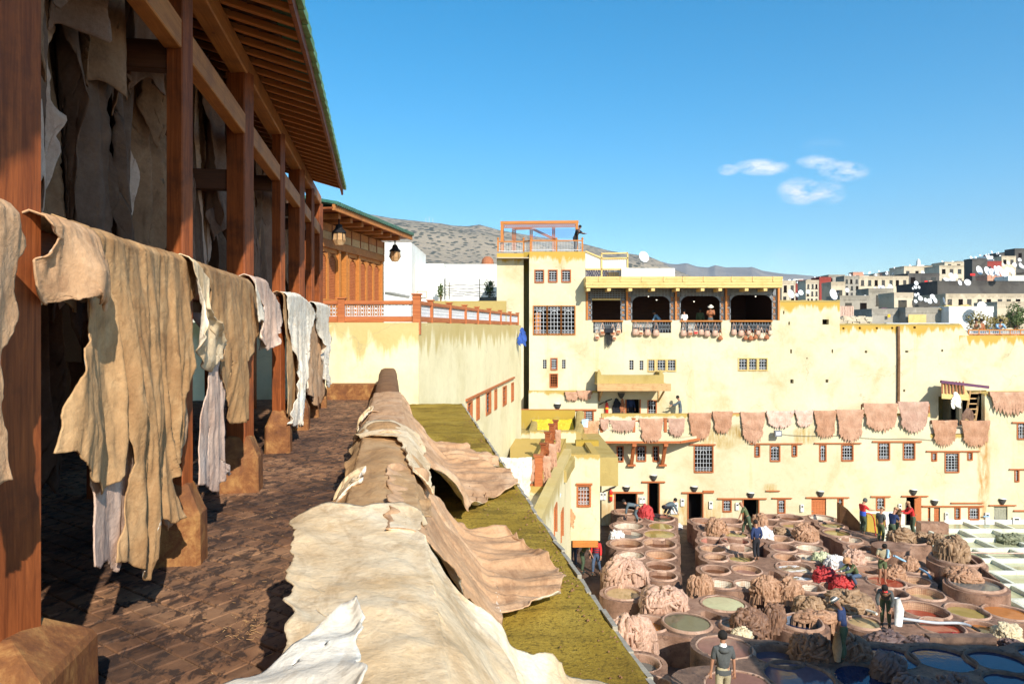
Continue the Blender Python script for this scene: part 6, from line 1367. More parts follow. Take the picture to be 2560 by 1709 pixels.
HE = [(1616,1251,1287,38,'pile_red','crimson heap behind the back vats, left of the open door leaf',1.1),(1568,1374,1460,112,'pile_pink','big crumpled pink heap over the left vats',1),(1664,1450,1526,122,'pile_pink','broad pale heap with fluted drapery front',1),(1583,1510,1618,122,'pile_pink','upright pink heap beside the moss roof edge',1),
(1795,1283,1331,56,'pile_tan','tan heap left of the walking bald worker',1),(1903,1274,1308,38,'pile_tan','small tan heap behind the walking bald worker',1.1),(1913,1306,1342,44,'pile_white','white heap behind the man in the blue jacket',1),(1958,1306,1335,44,'pile_mud','low muddy heap right of the white one',1),(2022,1294,1350,64,'pile_tan','large rounded tan heap before the plank door',1),
(1757,1420,1478,66,'pile_tan','folded tan heap left of the white tiled vats',1),(1922,1424,1490,72,'pile_tan','tall tan heap right of the dark corridor',1),(1983,1431,1492,66,'pile_tan','tan heap with pleated top right of the tall one',1),(2058,1368,1400,46,'pile_green','cream green heap near the crimson ones',1),(2100,1376,1422,62,'pile_white','white and plum heap above the crimson ones',1),
(2066,1402,1452,58,'pile_red','crimson heap, left of the pair',1),(2112,1425,1467,54,'pile_red','crimson heap beside the crouching man in the tan hat',1),(2140,1361,1408,54,'pile_pink','pinkish heap behind the crouching man',1),(2262,1306,1352,64,'pile_mud','muddy heap before the three workers',1.35),(2307,1319,1347,40,'pile_mud','small muddy heap right of the three workers',1.35),(2350,1321,1352,42,'pile_mud','pointed muddy heap left of the biggest one',1.5),
(2392,1322,1400,82,'pile_mud','biggest muddy heap beside the pale pits',1.5),(2422,1402,1448,92,'pile_tan','tan folded heap over the grey water vat',1.4),(2278,1378,1422,46,'pile_tan','brown rounded heap behind the blue hose',1),(2240,1399,1442,66,'pile_tan','pleated tan heap right of the bare legged man',1),(2030,1475,1528,78,'pile_mud','brown and cream heap behind the blue tiled vat',1),
(2046,1514,1546,104,'pile_tan','flat orange tan heap left of the man in the striped hat',1.05),(2134,1461,1527,126,'pile_mud','long brown drape heap left of the stooping worker',1),(2530,1541,1592,72,'pile_cream','cream heap at the right edge',1),(2390,1572,1596,48,'pile_red','small coral heap at the dark kerb',1),
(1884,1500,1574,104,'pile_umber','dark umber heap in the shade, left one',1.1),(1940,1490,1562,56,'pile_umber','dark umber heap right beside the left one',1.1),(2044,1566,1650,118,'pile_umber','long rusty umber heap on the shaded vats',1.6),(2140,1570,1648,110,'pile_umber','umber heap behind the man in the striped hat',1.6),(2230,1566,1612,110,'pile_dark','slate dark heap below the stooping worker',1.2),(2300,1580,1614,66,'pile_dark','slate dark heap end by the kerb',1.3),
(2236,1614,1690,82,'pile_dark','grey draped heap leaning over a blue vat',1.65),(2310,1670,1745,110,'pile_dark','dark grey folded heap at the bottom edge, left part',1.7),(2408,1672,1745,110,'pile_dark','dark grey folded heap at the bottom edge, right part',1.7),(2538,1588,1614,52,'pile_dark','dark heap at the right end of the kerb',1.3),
(1543,1316,1344,36,'pile_white','white hides hanging over a left vat rim',1),(1696,1302,1316,18,'pile_white','little pinkish white bundle right of the olive vats',.1),(1858,1557,1592,52,'pile_cream','cream rags before the dark umber heaps',1.1),(2542,1323,1350,76,'pile_net','grey green netting heap on the far pale pits',.45)]
for h_ in HE: heap(*h_[:5], h_[5], z0=h_[6])
# ------------------------------------------------------------ people
def skinmesh(name, chains, rad, mat, parent, root, sub=1):
    bm = bmesh.new(); lay = bm.verts.layers.skin.verify(); vs = {}
    def g(k):
        if k not in vs:
            v = bm.verts.new(PJ[k]); r = rad.get(k, .05); r = r if isinstance(r, tuple) else (r, r); v[lay].radius = (r[0], r[1]); v[lay].use_root = (k == root); vs[k] = v
        return vs[k]
    PJ = chains['P']
    for ch in chains['C']:
        for a, b in zip(ch, ch[1:]):
            try: bm.edges.new((g(a), g(b)))
            except ValueError: pass
    me = bpy.data.meshes.new(name); bm.to_mesh(me); bm.free(); me.materials.append(MATS[mat])
    o = bpy.data.objects.new(name, me); COL.objects.link(o); o.parent = parent
    m = o.modifiers.new('skin', 'SKIN'); m.use_smooth_shade = True
    if sub: s = o.modifiers.new('sub', 'SUBSURF'); s.levels = sub; s.render_levels = sub
    return o
def person(loc, face, label, H=1.72, lean=0, arms=((( .15, .1, -1), (.05, .35, -1)), ((-.15, .1, -1), (-.05, .35, -1))), stride=0, legs=None, pel=None, shirt='cloth_navy', tr='cloth_jeans', sleeve=2, head='hair', hat='cloth_cap_tan', shorts=False, skin='skin', nod=12, boots='cloth_boots', extra=None):
    o = empty('person', loc, label, 'person', rz=face); k = H/1.75; L = R(lean); P = {}
    pz = (pel if pel else .95)
    def up(x, y, z):      # torso points bend about the hips
        dz = z-.95; return Vector((x, y*math.cos(L)+dz*math.sin(L), pz+dz*math.cos(L)-y*math.sin(L)))*k
    P['pel'] = up(0, 0, .95); P['wai'] = up(0, 0, 1.1); P['che'] = up(0, .01, 1.30); P['neb'] = up(0, 0, 1.44); P['nec'] = up(0, .015, 1.50)
    hn = R(lean*.35+nod); hv = Vector((0, math.sin(hn), math.cos(hn)))
    P['hd1'] = P['nec']+hv*.075*k+Vector((0, .02, 0)); P['hd2'] = P['hd1']+hv*.09*k; P['hd3'] = P['hd2']+hv*.065*k
    for i, s in enumerate((1, -1)):
        n = 'RL'[i]; P['sh'+n] = up(s*.175, 0, 1.41); d1, d2 = Vector(arms[i][0]).normalized(), Vector(arms[i][1]).normalized()
        P['el'+n] = P['sh'+n]+d1*.28*k; P['wr'+n] = P['el'+n]+d2*.245*k; P['pa'+n] = P['wr'+n]+d2*.085*k
        side = d2.cross(Vector((0, 1, .3))).normalized() if abs(d2.y) < .9 else Vector((1, 0, 0)); curl = Vector((-s*.5, .4, -.2)).normalized()
        for f in range(4): P['f%d%s' % (f, n)] = P['pa'+n]+side*(.024*(f-1.5))*k+(d2+curl*.15).normalized()*(.05+.012*(f in (1, 2)))*k; P['g%d%s' % (f, n)] = P['f%d%s' % (f, n)]+(d2+curl*.9).normalized()*.03*k
        P['th'+n] = P['wr'+n]+d2*.035*k+side*(-.045)*k; P['tt'+n] = P['th'+n]+(d2-side*.3)*.035*k
        if legs: kn, an = legs[i]; P['hi'+n] = up(s*.09, 0, .90); P['kn'+n] = Vector(kn)*k; P['an'+n] = Vector(an)*k
        else:
            st = stride*(1 if i == 0 else -1); P['hi'+n] = up(s*.09, 0, .90); P['kn'+n] = Vector((s*.10, .05+st*.20, .50))*k; P['an'+n] = Vector((s*.11, -.02+st*.36, .09+(.05 if st < 0 else 0)))*k
        P['to'+n] = P['an'+n]+Vector((s*.02, .15, -.05))*k; P['cf'+n] = P['kn'+n].lerp(P['an'+n], .35)+Vector((0, -.015, 0))*k; P['cu'+n] = P['kn'+n].lerp(P['an'+n], .85); P['lo'+n] = P['hi'+n].lerp(P['kn'+n], .8)
        P['sl'+n] = P['sh'+n].lerp(P['el'+n], .85); P['wc'+n] = P['el'+n].lerp(P['wr'+n], .9)
    r = dict(pel=(.13, .095), wai=(.115, .085), che=(.145, .10), neb=(.07, .06), nec=.05, hd1=(.062, .075), hd2=(.076, .092), hd3=(.05, .06))
    for n in 'RL':
        r.update({'sh'+n: .055, 'el'+n: .038, 'wr'+n: .026, 'pa'+n: (.036, .018), 'th'+n: .012, 'tt'+n: .009, 'hi'+n: .085, 'kn'+n: .055, 'cf'+n: .052, 'an'+n: .036, 'to'+n: (.042, .028), 'cu'+n: .04, 'lo'+n: .065, 'sl'+n: .04, 'wc'+n: .03})
        for f in range(4): r['f%d%s' % (f, n)] = .009; r['g%d%s' % (f, n)] = .008
    r = {q: (tuple(a*k for a in v) if isinstance(v, tuple) else v*k) for q, v in r.items()}
    C = [['pel', 'wai', 'che', 'neb', 'nec', 'hd1', 'hd2', 'hd3']]
    for n in 'RL': C += [['che', 'sh'+n, 'el'+n, 'wr'+n, 'pa'+n], ['pel', 'hi'+n, 'kn'+n, 'cf'+n, 'an'+n, 'to'+n], ['wr'+n, 'th'+n, 'tt'+n]]+[['pa'+n, 'f%d%s' % (f, n), 'g%d%s' % (f, n)] for f in range(4)]
    skinmesh('body', dict(P=P, C=C), r, skin, o, 'pel')
    g = lambda add_: {q: (tuple(a+add_*k for a in v) if isinstance(v, tuple) else v+add_*k) for q, v in r.items()}
    C = [['pel', 'wai', 'che', 'neb']]
    if sleeve: 
        for n in 'RL': C += [['che', 'sh'+n, 'sl'+n]+(['el'+n, 'wc'+n] if sleeve == 2 else [])]
    rs_ = g(.024); skinmesh('shirt', dict(P=P, C=C), rs_, shirt, o, 'pel')
    C = []
    for n in 'RL': C += [['wai', 'pel', 'hi'+n]+(['lo'+n] if shorts else ['kn'+n, 'cf'+n, 'cu'+n])]
    rt_ = g(.02); rt_['wai'] = tuple(a*1.0 for a in r['wai']); skinmesh('trousers', dict(P=P, C=C), rt_, tr, o, 'pel')
    if not shorts and boots:
        mb_ = None
        for n in 'RL': 
            b_ = skinmesh('boot', dict(P=P, C=[['cu'+n, 'an'+n, 'to'+n]]), g(.014), boots, o, 'an'+n)
    mb = MB(); c = P['hd2']; fd = Vector((0, math.cos(hn), -math.sin(hn))); upv = hv
    mb.tube([c+fd*.080*k+upv*.01*k, c+fd*.108*k-upv*.03*k], [.010*k, .018*k], 5)
    for s in (1, -1): mb.tube([c+Vector((s*.074*k, 0, 0)), c+Vector((s*.092*k, -.01*k, 0))], [.022*k, .026*k], 6)
    mb.tube([c+fd*.088*k-upv*.062*k+Vector((-.02*k, 0, 0)), c+fd*.088*k-upv*.062*k+Vector((.02*k, 0, 0))], .008*k, 5)
    f_ = MB(); f_.V, f_.F, f_.m = mb.V, mb.F, mb.m; me = mesh('face', mb.V, mb.F, skin, smooth=True); fo = bpy.data.objects.new('face', me); COL.objects.link(fo); fo.parent = o
    mb = MB()
    for s in (1, -1): q = c+fd*.086*k+upv*.012*k+Vector((s*.03*k, 0, 0)); mb.tube([q-Vector((.01*k, 0, 0)), q+Vector((.01*k, 0, 0))], .007*k, 5)
    me = mesh('eyes', mb.V, mb.F, 'black'); eo = bpy.data.objects.new('eyes', me); COL.objects.link(eo); eo.parent = fo
    def cap(nm, prof_, mat, tilt=0):
        mb = MB(); q = Vector((0, 0, 1)).rotation_difference((hv-fd*tilt).normalized()).to_matrix().to_4x4(); mb.lathe([(a*k, b*k) for a, b in prof_], 14, (0, 0, 0), 0, Matrix.Translation(c) @ q)
        me = mesh(nm, mb.V, mb.F, mat, smooth=True); h = bpy.data.objects.new(nm, me); COL.objects.link(h); h.parent = o; h.modifiers.new('t', 'SOLIDIFY').thickness = .006
    if head == 'hair': cap('hair', [(0, .118), (.05, .108), (.085, .07), (.096, .02), (.092, -.03)], 'cloth_hair', .28)
    elif head == 'cap': cap('cap', [(0, .125), (.05, .12), (.09, .08), (.098, .035)], hat); 
    elif head == 'beanie': cap('beanie', [(0, .14), (.05, .13), (.092, .08), (.102, .0), (.1, -.03)], hat, .25)
    elif head == 'hat': cap('hat', [(0, .13), (.06, .13), (.085, .10), (.095, .04), (.17, .015), (.175, .0)], hat)
    elif head == 'stripedhat': cap('hat', [(0, .13), (.06, .125), (.09, .09), (.10, .05), (.155, .01)], hat); cap('hat_band', [(.097, .085), (.106, .05)], 'cloth_white')
    if extra:
        for (nm, mt_, fn) in extra:
            mb = MB(); fn(mb, P, k); me = mesh(nm, mb.V, mb.F, mt_, smooth=True); h = bpy.data.objects.new(nm, me); COL.objects.link(h); h.parent = o
    return o
dn = ((.12, .05, -1), (.0, .25, -1))
def am(a, b, c=None, d=None): 
    m = lambda v: (-v[0], v[1], v[2])
    return ((a, b), (m(c or a), m(d or b)))
fwd = am((.1, .75, -.7), (-.15, 1, -.1)); down = am((.15, .0, -1), (.05, .15, -1)); reach = am((.1, .5, -1), (-.1, .5, -1))
def hood(mb, P, k):
    c = P['nec']+Vector((0, -.05, -.045))*k
    mb.lathe([(.06*k, .02*k), (.115*k, .0), (.135*k, -.045*k), (.11*k, -.09*k), (.03*k, -.10*k)], 14, c)
def collar(mb, P, k): mb.lathe([(.062*k, .05*k), (.072*k, -.01*k), (.09*k, -.03*k)], 12, P['nec']-Vector((0, .01, .01))*k)
def hem(mb, P, k):
    mb.lathe([(.165*k, .06*k), (.172*k, .0), (.165*k, -.05*k)], 16, P['pel']+Vector((0, 0, -.02*k))); 
    mb.V = [(x, y*.72, z) for x, y, z in mb.V]
person((px(1808, 1583, 17.).x, 17.0, 1.78), R(0), 'man in grey hooded sweatshirt seen from behind at the bottom, walking among the vats', H=1.94, arms=am((.20, .02, -1), (.08, .12, -1)), stride=.5, shirt='cloth_charcoal', tr='cloth_khaki', sleeve=1, head='hair', nod=4, extra=[('hood', 'cloth_charcoal', hood), ('collar', 'cloth_white', collar), ('hem_band', 'cloth_charcoal', hem)])
def P_(x, y, z, *a, **k):
    c = gd(x, y, z); return person((c.x, c.y, z), *a, **k)
def apron(mb, P, k):
    c = (P['knR']+P['knL'])/2; w_ = .22*k; y = .17*k; a, b = P['wai'], c
    V = []
    for i in range(8):
        t = i/7
        for j in range(9): u = j/8*2-1; V.append((u*w_*(1+.35*t), (a.y+.13*k)*(1-t)+(b.y+.15*k)*t+.02*math.sin(u*9), a.z*(1-t)+(b.z-.28*k)*t))
    mb.raw(V, gridf(8, 9)); mb.raw([(x, y-.02, z) for x, y, z in V], gridf(8, 9))
P_(1491, 1437, 0, R(150), 'man in red and dark striped sweater and jeans below the wing', shirt='cloth_shirt_red', tr='cloth_jeans', stride=.5, head='hair', arms=am((.18, .1, -1), (.1, .3, -1)), extra=[('sweater_stripes', 'cloth_striped_dark', lambda mb, P, k: [mb.lathe([(.158*k, z*k), (.158*k, (z+.04)*k)], 16, (0, 0, 0)) for z in ()] or [mb.raw([(x, y*.74, z) for x, y, z in MB().lathe([(.172*k, z0*k), (.174*k, (z0+.045)*k)], 16).V], MB().lathe([(.15, 0), (.15, .04)], 16).F) for z0 in (1.0, 1.09, 1.18, 1.27, 1.36)])])
P_(1456, 1433, 0, R(-100), 'worker in green waders standing under the wing overhang', lean=28, arms=reach, shirt='cloth_olive', tr='cloth_oil_green', sleeve=1)
P_(1434, 1420, 0, R(160), 'person in dark blue jacket with white stripe at the wing doorway', shirt='cloth_navy', tr='cloth_jeans')
P_(1592, 1303, 1.0, R(80), 'worker in slate clothes bending deep over a back vat', lean=82, arms=am((.05, .3, -1), (0, .1, -1)), shirt='cloth_slate', tr='cloth_slate', pel=.82, legs=(((.12, .12, .42), (.13, -.08, .08)), ((-.12, .1, .42), (-.13, -.1, .08))), head='hair')
P_(1662, 1291, 1.1, R(-70), 'crouching worker in grey top and black trousers right of the crimson heap', lean=70, pel=.52, legs=(((.14, .32, .5), (.13, .02, .08)), ((-.14, .3, .5), (-.13, 0, .08))), shirt='cloth_slate', tr='cloth_black_cloth', arms=reach)
P_(1870, 1341, 1.0, R(70), 'bald worker in green waders striding past the black doorway', lean=26, stride=.8, arms=am((.1, -.1, -1), (0, .2, -1), (.1, .5, -1), (0, .4, -1)), shirt='cloth_olive', tr='cloth_oil_green', sleeve=1, head='none', skin='skin')
P_(1891, 1402, 1.0, R(15), 'man in navy jacket with hands in pockets seen from behind', stride=.15, arms=am((.25, -.1, -1), (-.25, .35, -1)), shirt='cloth_navy', tr='cloth_black_cloth')
P_(2157, 1335, 1.0, R(-75), 'worker in red and blue shirt and beanie holding a hose', arms=fwd, shirt='cloth_shirt_red', tr='cloth_oil_green', sleeve=1, head='beanie', hat='cloth_charcoal', nod=35, extra=[('blue_panel', 'cloth_shirt_blue', lambda mb, P, k: mb.raw([(x, y*.75, z) for x, y, z in MB().lathe([(.158*k, .93*k), (.165*k, 1.0*k), (.165*k, 1.15*k)], 16).V], MB().lathe([(.15, 0), (.15, .04), (.1, .1)], 16).F))])
P_(2202, 1358, 1.0, R(-60), 'worker in grey tee and olive waders facing the muddy heap', H=1.66, arms=down, shirt='cloth_charcoal', tr='cloth_olive', sleeve=1, head='cap', hat='cloth_khaki', nod=30)
P_(2230, 1364, 1.0, R(-65), 'worker in navy top and tan cap with rubber apron', H=1.74, lean=12, arms=reach, shirt='cloth_navy', tr='cloth_oil_green', sleeve=1, head='cap', hat='cloth_cap_tan', nod=28, extra=[('apron', 'cloth_oil_green', apron)])
P_(2283, 1340, 1.35, R(80), 'worker in red shirt carrying a brown hide before the open door', H=1.6, lean=15, arms=fwd, shirt='cloth_shirt_red', tr='cloth_oil_green', head='cap', hat='cloth_cap_tan', extra=[('carried_hide_fold', 'pile_mud', lambda mb, P, k: mb.tube([P['wrR']+Vector((0, .05, .12)), P['wrR']+Vector((.1, .1, -.3)), P['wrR']+Vector((.05, .05, -.7))], [.12, .2, .1], 9))])
P_(2206, 1458, 1.0, R(170), 'bare legged man in shorts with a striped towel on his shoulder', H=1.66, lean=12, arms=am((.35, .2, -1), (-.7, .6, -.2)), shirt='cloth_khaki', tr='cloth_olive', sleeve=1, shorts=True, nod=40, extra=[('towel', 'cloth_lightblue', lambda mb, P, k: mb.tube([P['shL']+Vector((.02, .12, -.25)), P['shL']+Vector((.03, .08, .03)), P['shL']+Vector((.0, -.1, -.02)), P['shL']+Vector((-.02, -.13, -.35))], [.05, .06, .07, .06], 6))])
P_(2143, 1466, 1.0, R(100), 'crouching man in tan bucket hat and dark green sweater beside the crimson heap', H=1.7, lean=35, pel=.50, legs=(((.16, .34, .48), (.14, .1, .08)), ((-.16, .34, .48), (-.14, .1, .08))), arms=fwd, shirt='cloth_olive', tr='cloth_jeans', head='hat', hat='cloth_cap_tan', nod=30)
P_(2214, 1568, 1.0, R(150), 'stooping worker in grey sweater and wet green waders with a white cloth', H=1.74, lean=42, arms=am((.25, .1, -1), (-.3, .3, -1)), shirt='cloth_charcoal', tr='cloth_oil_green', nod=25, extra=[('white_cloth', 'cloth_white', lambda mb, P, k: mb.tube([P['elL']+Vector((-.1, -.05, .12)), P['elL']+Vector((-.16, -.05, -.25)), P['elL']+Vector((-.14, .0, -.75))], [.09, .15, .11], 9)), ('scarf', 'cloth_shirt_red', collar)])
P_(2109, 1656, 1.65, R(55), 'man in striped brimmed hat and dark top with hides hanging from his hands', H=1.78, lean=8, arms=down, shirt='cloth_navy', tr='cloth_oil_green', sleeve=1, head='stripedhat', hat='cloth_charcoal', skin='skin_dark', nod=35, extra=[('held_hide', 'pile_umber', lambda mb, P, k: mb.tube([P['paR']+Vector((0, 0, .08)), P['paR']+Vector((.03, 0, -.3)), P['paR']+Vector((.0, 0, -.72))], [.07, .14, .08], 9)), ('held_hide', 'pile_mud', lambda mb, P, k: mb.tube([P['paL']+Vector((0, 0, .08)), P['paL']+Vector((-.03, 0, -.3)), P['paL']+Vector((.0, 0, -.7))], [.07, .13, .08], 9))])
person((X_(1701, 41.4), 41.4, 5.3), R(75), 'worker in slate overall standing by the wall on the upper terrace', H=1.72, lean=6, arms=am((.05, .7, -.6), (-.1, .9, -.2)), shirt='cloth_slate', tr='cloth_slate', nod=20)
person((X_(1776, 42.45), 42.45, 10.55), R(172), 'visitor in cream sun hat and brown jacket photographing from the loggia', H=1.7, arms=am((.1, .5, -.8), (-.4, .7, .6)), shirt='cloth_brown_leather', tr='cloth_charcoal', head='hat', hat='cloth_hat_cream', nod=25)
person((X_(1711, 42.5), 42.5, 10.35), R(20), 'person in white shirt leaning back on the loggia railing', H=1.62, shirt='cloth_white', tr='cloth_white', head='hair', hat='cloth_white', sleeve=1)
person((X_(1652, 43.5), 43.5, 10.4), R(60), 'person in pale blue shirt bending inside the loggia', H=1.7, lean=40, arms=reach, shirt='cloth_lightblue', tr='cloth_jeans')
person((X_(1750, 44), 44, 10.4), R(180), 'dim visitor standing deep in the third loggia bay', H=1.72, shirt='cloth_olive', tr='cloth_black_cloth', skin='skin_dark')
person((X_(1438, 42.5), 42.5, Z_(629, 42.5)-.02), R(-130), 'person in black leaning on the roof railing under the pergola', H=1.62, lean=30, arms=fwd, shirt='cloth_black_cloth', tr='cloth_black_cloth')
person((X_(1577, 42.5), 42.5, 5.3), R(190), 'man in dark clothes standing in the terrace doorway', H=1.66, shirt='cloth_navy', tr='cloth_black_cloth')
person((X_(2440, 43), 43, 9.8), R(150), 'visitor in beige jacket leaning on the orange railing at right', H=1.7, lean=22, arms=fwd, shirt='cloth_khaki', tr='cloth_jeans')
person((X_(2452, 43.4), 43.4, 9.75), R(190), 'second visitor close behind the one in beige', H=1.7, shirt='cloth_brown_leather', tr='cloth_jeans')
person((X_(2497, 43), 43, 9.75), R(165), 'visitor in light blue shirt leaning on the orange railing', H=1.72, lean=22, arms=fwd, shirt='cloth_lightblue', tr='cloth_jeans')
person((X_(2536, 43.3), 43.3, 9.45), R(180), 'visitor in orange top seated behind the railing', H=1.6, shirt='cloth_cap_tan', tr='cloth_jeans')
# ============================================================ THINGS ON THE FACADE
def wall_hide(x0, x1, y0, y1, Y, mat, label, seed, slant=0, nu=64, nv=40, group='hides drying along the upper terrace edge', fringe=.09, amp=.022):
    a, b = px(x0, y0, Y), px(x1, y0, Y); W = b.x-a.x; L = a.z-px(x0, y1, Y).z; rr = random.Random(seed)
    bot = []; n = 19
    for k in range(n+1):
        u = k/n; env = L*(.72+.28*math.sin(math.pi*min(1, max(0, (u-.02)*1.04)))**.6); bot.append((u*W*.86+W*.07, -env*(1-(fringe if k % 2 else 0))*rr.uniform(.93, 1.0)))
    le = [(0, 0), (W*rr.uniform(.0, .05), -L*.2), (W*rr.uniform(.06, .13), -L*.5), bot[0]]; ri = [(W, slant), (W*rr.uniform(.95, 1.0), -L*.2), (W*rr.uniform(.87, .95), -L*.5), bot[-1]]
    G = coons([(0, 0), (W*.5, slant*.5-.03), (W, slant)], ri, bot, le, nu, nv, .02, seed, 9); x, z = G[..., 0], G[..., 1]; v = np.linspace(0, 1, nv)[:, None]; u = np.linspace(0, 1, nu)[None, :]
    sag = np.sin(np.sqrt((x-W*.5)**2*.6+(z+L*.0)**2)*9+rr.uniform(0, 6))*np.exp(-v*2.2)*.03
    d = amp*(.15+v*v)*np.sin((x*9/(.5+v*.5))+3*fbm(x*2, z, seed, 1))*.7+sag+.02*rid(x*2.2, z*1.2, seed, seed, 2)+.012*fbm(x*12, z*8, seed, 5)
    P = np.stack([x, -.06-np.maximum(d, -.04), z], -1)
    ex = [P[0].copy() for _ in range(3)]; ex[0][:, 1] += .16; ex[0][:, 2] -= .2; ex[1][:, 1] += .13; ex[1][:, 2] += .01; ex[2][:, 1] += .06; ex[2][:, 2] += .04
    P = np.concatenate([np.stack(ex), P], 0)
    o = add('drying_hide', P.reshape(-1, 3), gridf(nv+3, nu), mat, M=Matrix.Translation(Vector((a.x, Y, a.z))), smooth=True, label=label, cat='hide', group=group)
    return thick(o, .012)
mk('hide_rosepale', [(.52, .33, .25), (.64, .44, .35), (.72, .55, .46)], 2.4, .85, .5, 20, dirt=((.40, .20, .13), 4, .58))
WH = [(1597,1658,1049,1116,38.84,'hide_rose','hide on the balcony rail left of the narrow pair, fringe over the middle bracket'),(1670,1712,1047,1098,38.84,'hide_rose','small hide at the right end of the balcony rail'),(1721,1778,1031,1107,39.95,'hide_rose','hide just right of the balcony, above the big grilled window'),
(1780,1831,1030,1085,39.95,'hide_rose','shorter hide, second to the right of the balcony'),(1851,1912,1030,1109,39.95,'hide_rose','long pointed hide left of the floodlight'),(1915,1985,1030,1076,39.95,'hide_rosepale','wide mottled pinkish hide above the floodlight'),(1987,2033,1026,1072,39.95,'hide_rosepale','palest crumpled hide in the row'),
(2034,2091,1025,1101,39.95,'hide_rose','broad long hide right of the palest one'),(2090,2160,1026,1110,39.95,'hide_rose','longest hide in the middle right of the row'),(2158,2244,1008,1088,39.9,'hide_rose','wide hide hung high left of the drain pipe foot'),(2244,2321,1007,1090,39.9,'hide_rose','wide hide hung high right of the drain pipe foot'),
(2327,2392,1051,1121,39.95,'hide_rose','hide below the dark recess, left one'),(2401,2474,1050,1121,39.95,'hide_rose','hide below the dark recess, right one'),(2472,2575,981,1040,39.9,'hide_rose','wide shaggy hide at the upper right edge'),
(1524,1588,1050,1088,38.84,'hide_rose','ragged strips of hide on the left bay of the balcony'),(1500,1522,1050,1078,38.84,'hide_rose','bunched scrap at the left balcony post'),(1455,1498,1052,1103,38.7,'hide_sand','smooth beige hide left of the balcony corner'),(1412,1446,978,1003,41.4,'hide_rose','shredded hide on the ochre band, left one'),(1442,1480,978,1006,41.4,'hide_rose','shredded hide on the ochre band, right one')]
for i, (x0, x1, y0, y1, Y, m_n, lab) in enumerate(WH):
    if m_n == 'hide_rose': m_n = ('hide_rose', 'hide_rust', 'hide_mauve')[(i*5+i//3) % 3]
    wall_hide(x0, x1, y0+(i*7 % 5)-2, y1+(i*11 % 9)-4, Y, m_n, lab, 300+i*7, fringe=.34 if ('strips' in lab or 'shredded' in lab or 'shaggy' in lab) else .14)
# wing railing hides, hung outward in receding plane
for i, (x0, x1, y0, y1, Y) in enumerate(((1357, 1377, 1140, 1278, 25.2), (1372, 1392, 1110, 1245, 27.2), (1388, 1401, 1075, 1188, 29.8))):
    wall_hide(x0, x1, y0, y1, Y-.1, 'hide_rose', ['nearest brown hide hanging down from the wing railing', 'middle brown hide hanging down from the wing railing', 'farthest brown hide hanging down from the wing railing'][i], 500+i, nu=24, nv=50, group='hides on the wing railing', fringe=.2, amp=.03)
wall_hide(1250, 1330, 1145, 1290, 24.7, 'hide_white', 'pinkish white hide on the wing seen beyond the moss roof edge', 520, group='hides on the wing railing')
wall_hide(1320, 1336, 1150, 1210, 24.8, 'hide_rose', 'narrow brown hide beside the first wing railing post', 522, group='hides on the wing railing')
# rope rail bars carrying the row
for (p, q) in ((px(1716, 1034, 40), px(2165, 1030, 40)), (px(2155, 1011, 40), px(2324, 1009, 40))):
    mb = MB(); mb.bar(p+Vector((0, .06, 0)), q+Vector((0, .06, 0)), .05); 
    for k in range(5): s = p.lerp(q, k/4)+Vector((0, .06, 0)); mb.bar(s, (s.x, s.y, 5.3), .05)
    mb.out('hide_rail', 'wood_red', bld)
# wall lamps
proto = None
def lamp(x, y, Y, label):
    global proto
    p = px(x, y, Y-.02)
    if proto is None:
        o = empty('wall_lamp', (0, 0, 0), label, 'wall lamp', group='half bowl lamps on the yard walls'); mb = MB(); n = 12; V = []; Fs = []
        pr = [(.22, .10), (.20, .0), (.15, -.12), (.08, -.22), (.0, -.27)]
        for r_, z in pr:
            for k in range(n+1): t = math.pi+math.pi*k/n; V.append((r_*math.cos(t), .8*r_*math.sin(t), z))
        for j in range(4):
            for k in range(n): A = j*(n+1)+k; Fs.append((A, A+1, A+n+2, A+n+1))
        mb.raw(V, Fs); mb.out('shade', 'iron_dark', o, smooth=True); mb = MB()
        mb.lathe([(.0, .14), (.12, .13), (.19, .10), (0, .09)], 12, (0, -.08, 0)); mb.V = [(x, min(y, 0), z) for x, y, z in mb.V]; mb.out('diffuser', 'plastic_white', o)
        proto = o; o.matrix_basis = Matrix.Translation(p); return o
    return copy_tree(proto, Matrix.Translation(p), label)
mk('iron_dark', [(.05, .048, .045), (.09, .085, .08)], 6, .6, fine=.1)
lamp(1566, 1219, Lw, 'half bowl wall lamp above the wide black doorway at left'); lamp(1634, 1191, Lw, 'half bowl wall lamp above the open orange door leaf'); lamp(1735.5, 1219, Lw, 'half bowl wall lamp above the tall black doorway'); lamp(1876.6, 1235, Lw, 'half bowl wall lamp above the doorway behind the bald worker')
lamp(2050.7, 1231, Lw, 'half bowl wall lamp above the closed plank door'); lamp(2283.5, 1227, Lw, 'half bowl wall lamp above the half open door'); lamp(2336, 1253, Lw, 'half bowl wall lamp above the small plank door'); lamp(2505.5, 1250, Lw, 'half bowl wall lamp above the grey metal door'); lamp(1394, 1013, 41.5, 'half bowl wall lamp on the band wall behind the wing'); lamp(1553, 985, U, 'half bowl wall lamp under the terrace door canopy')
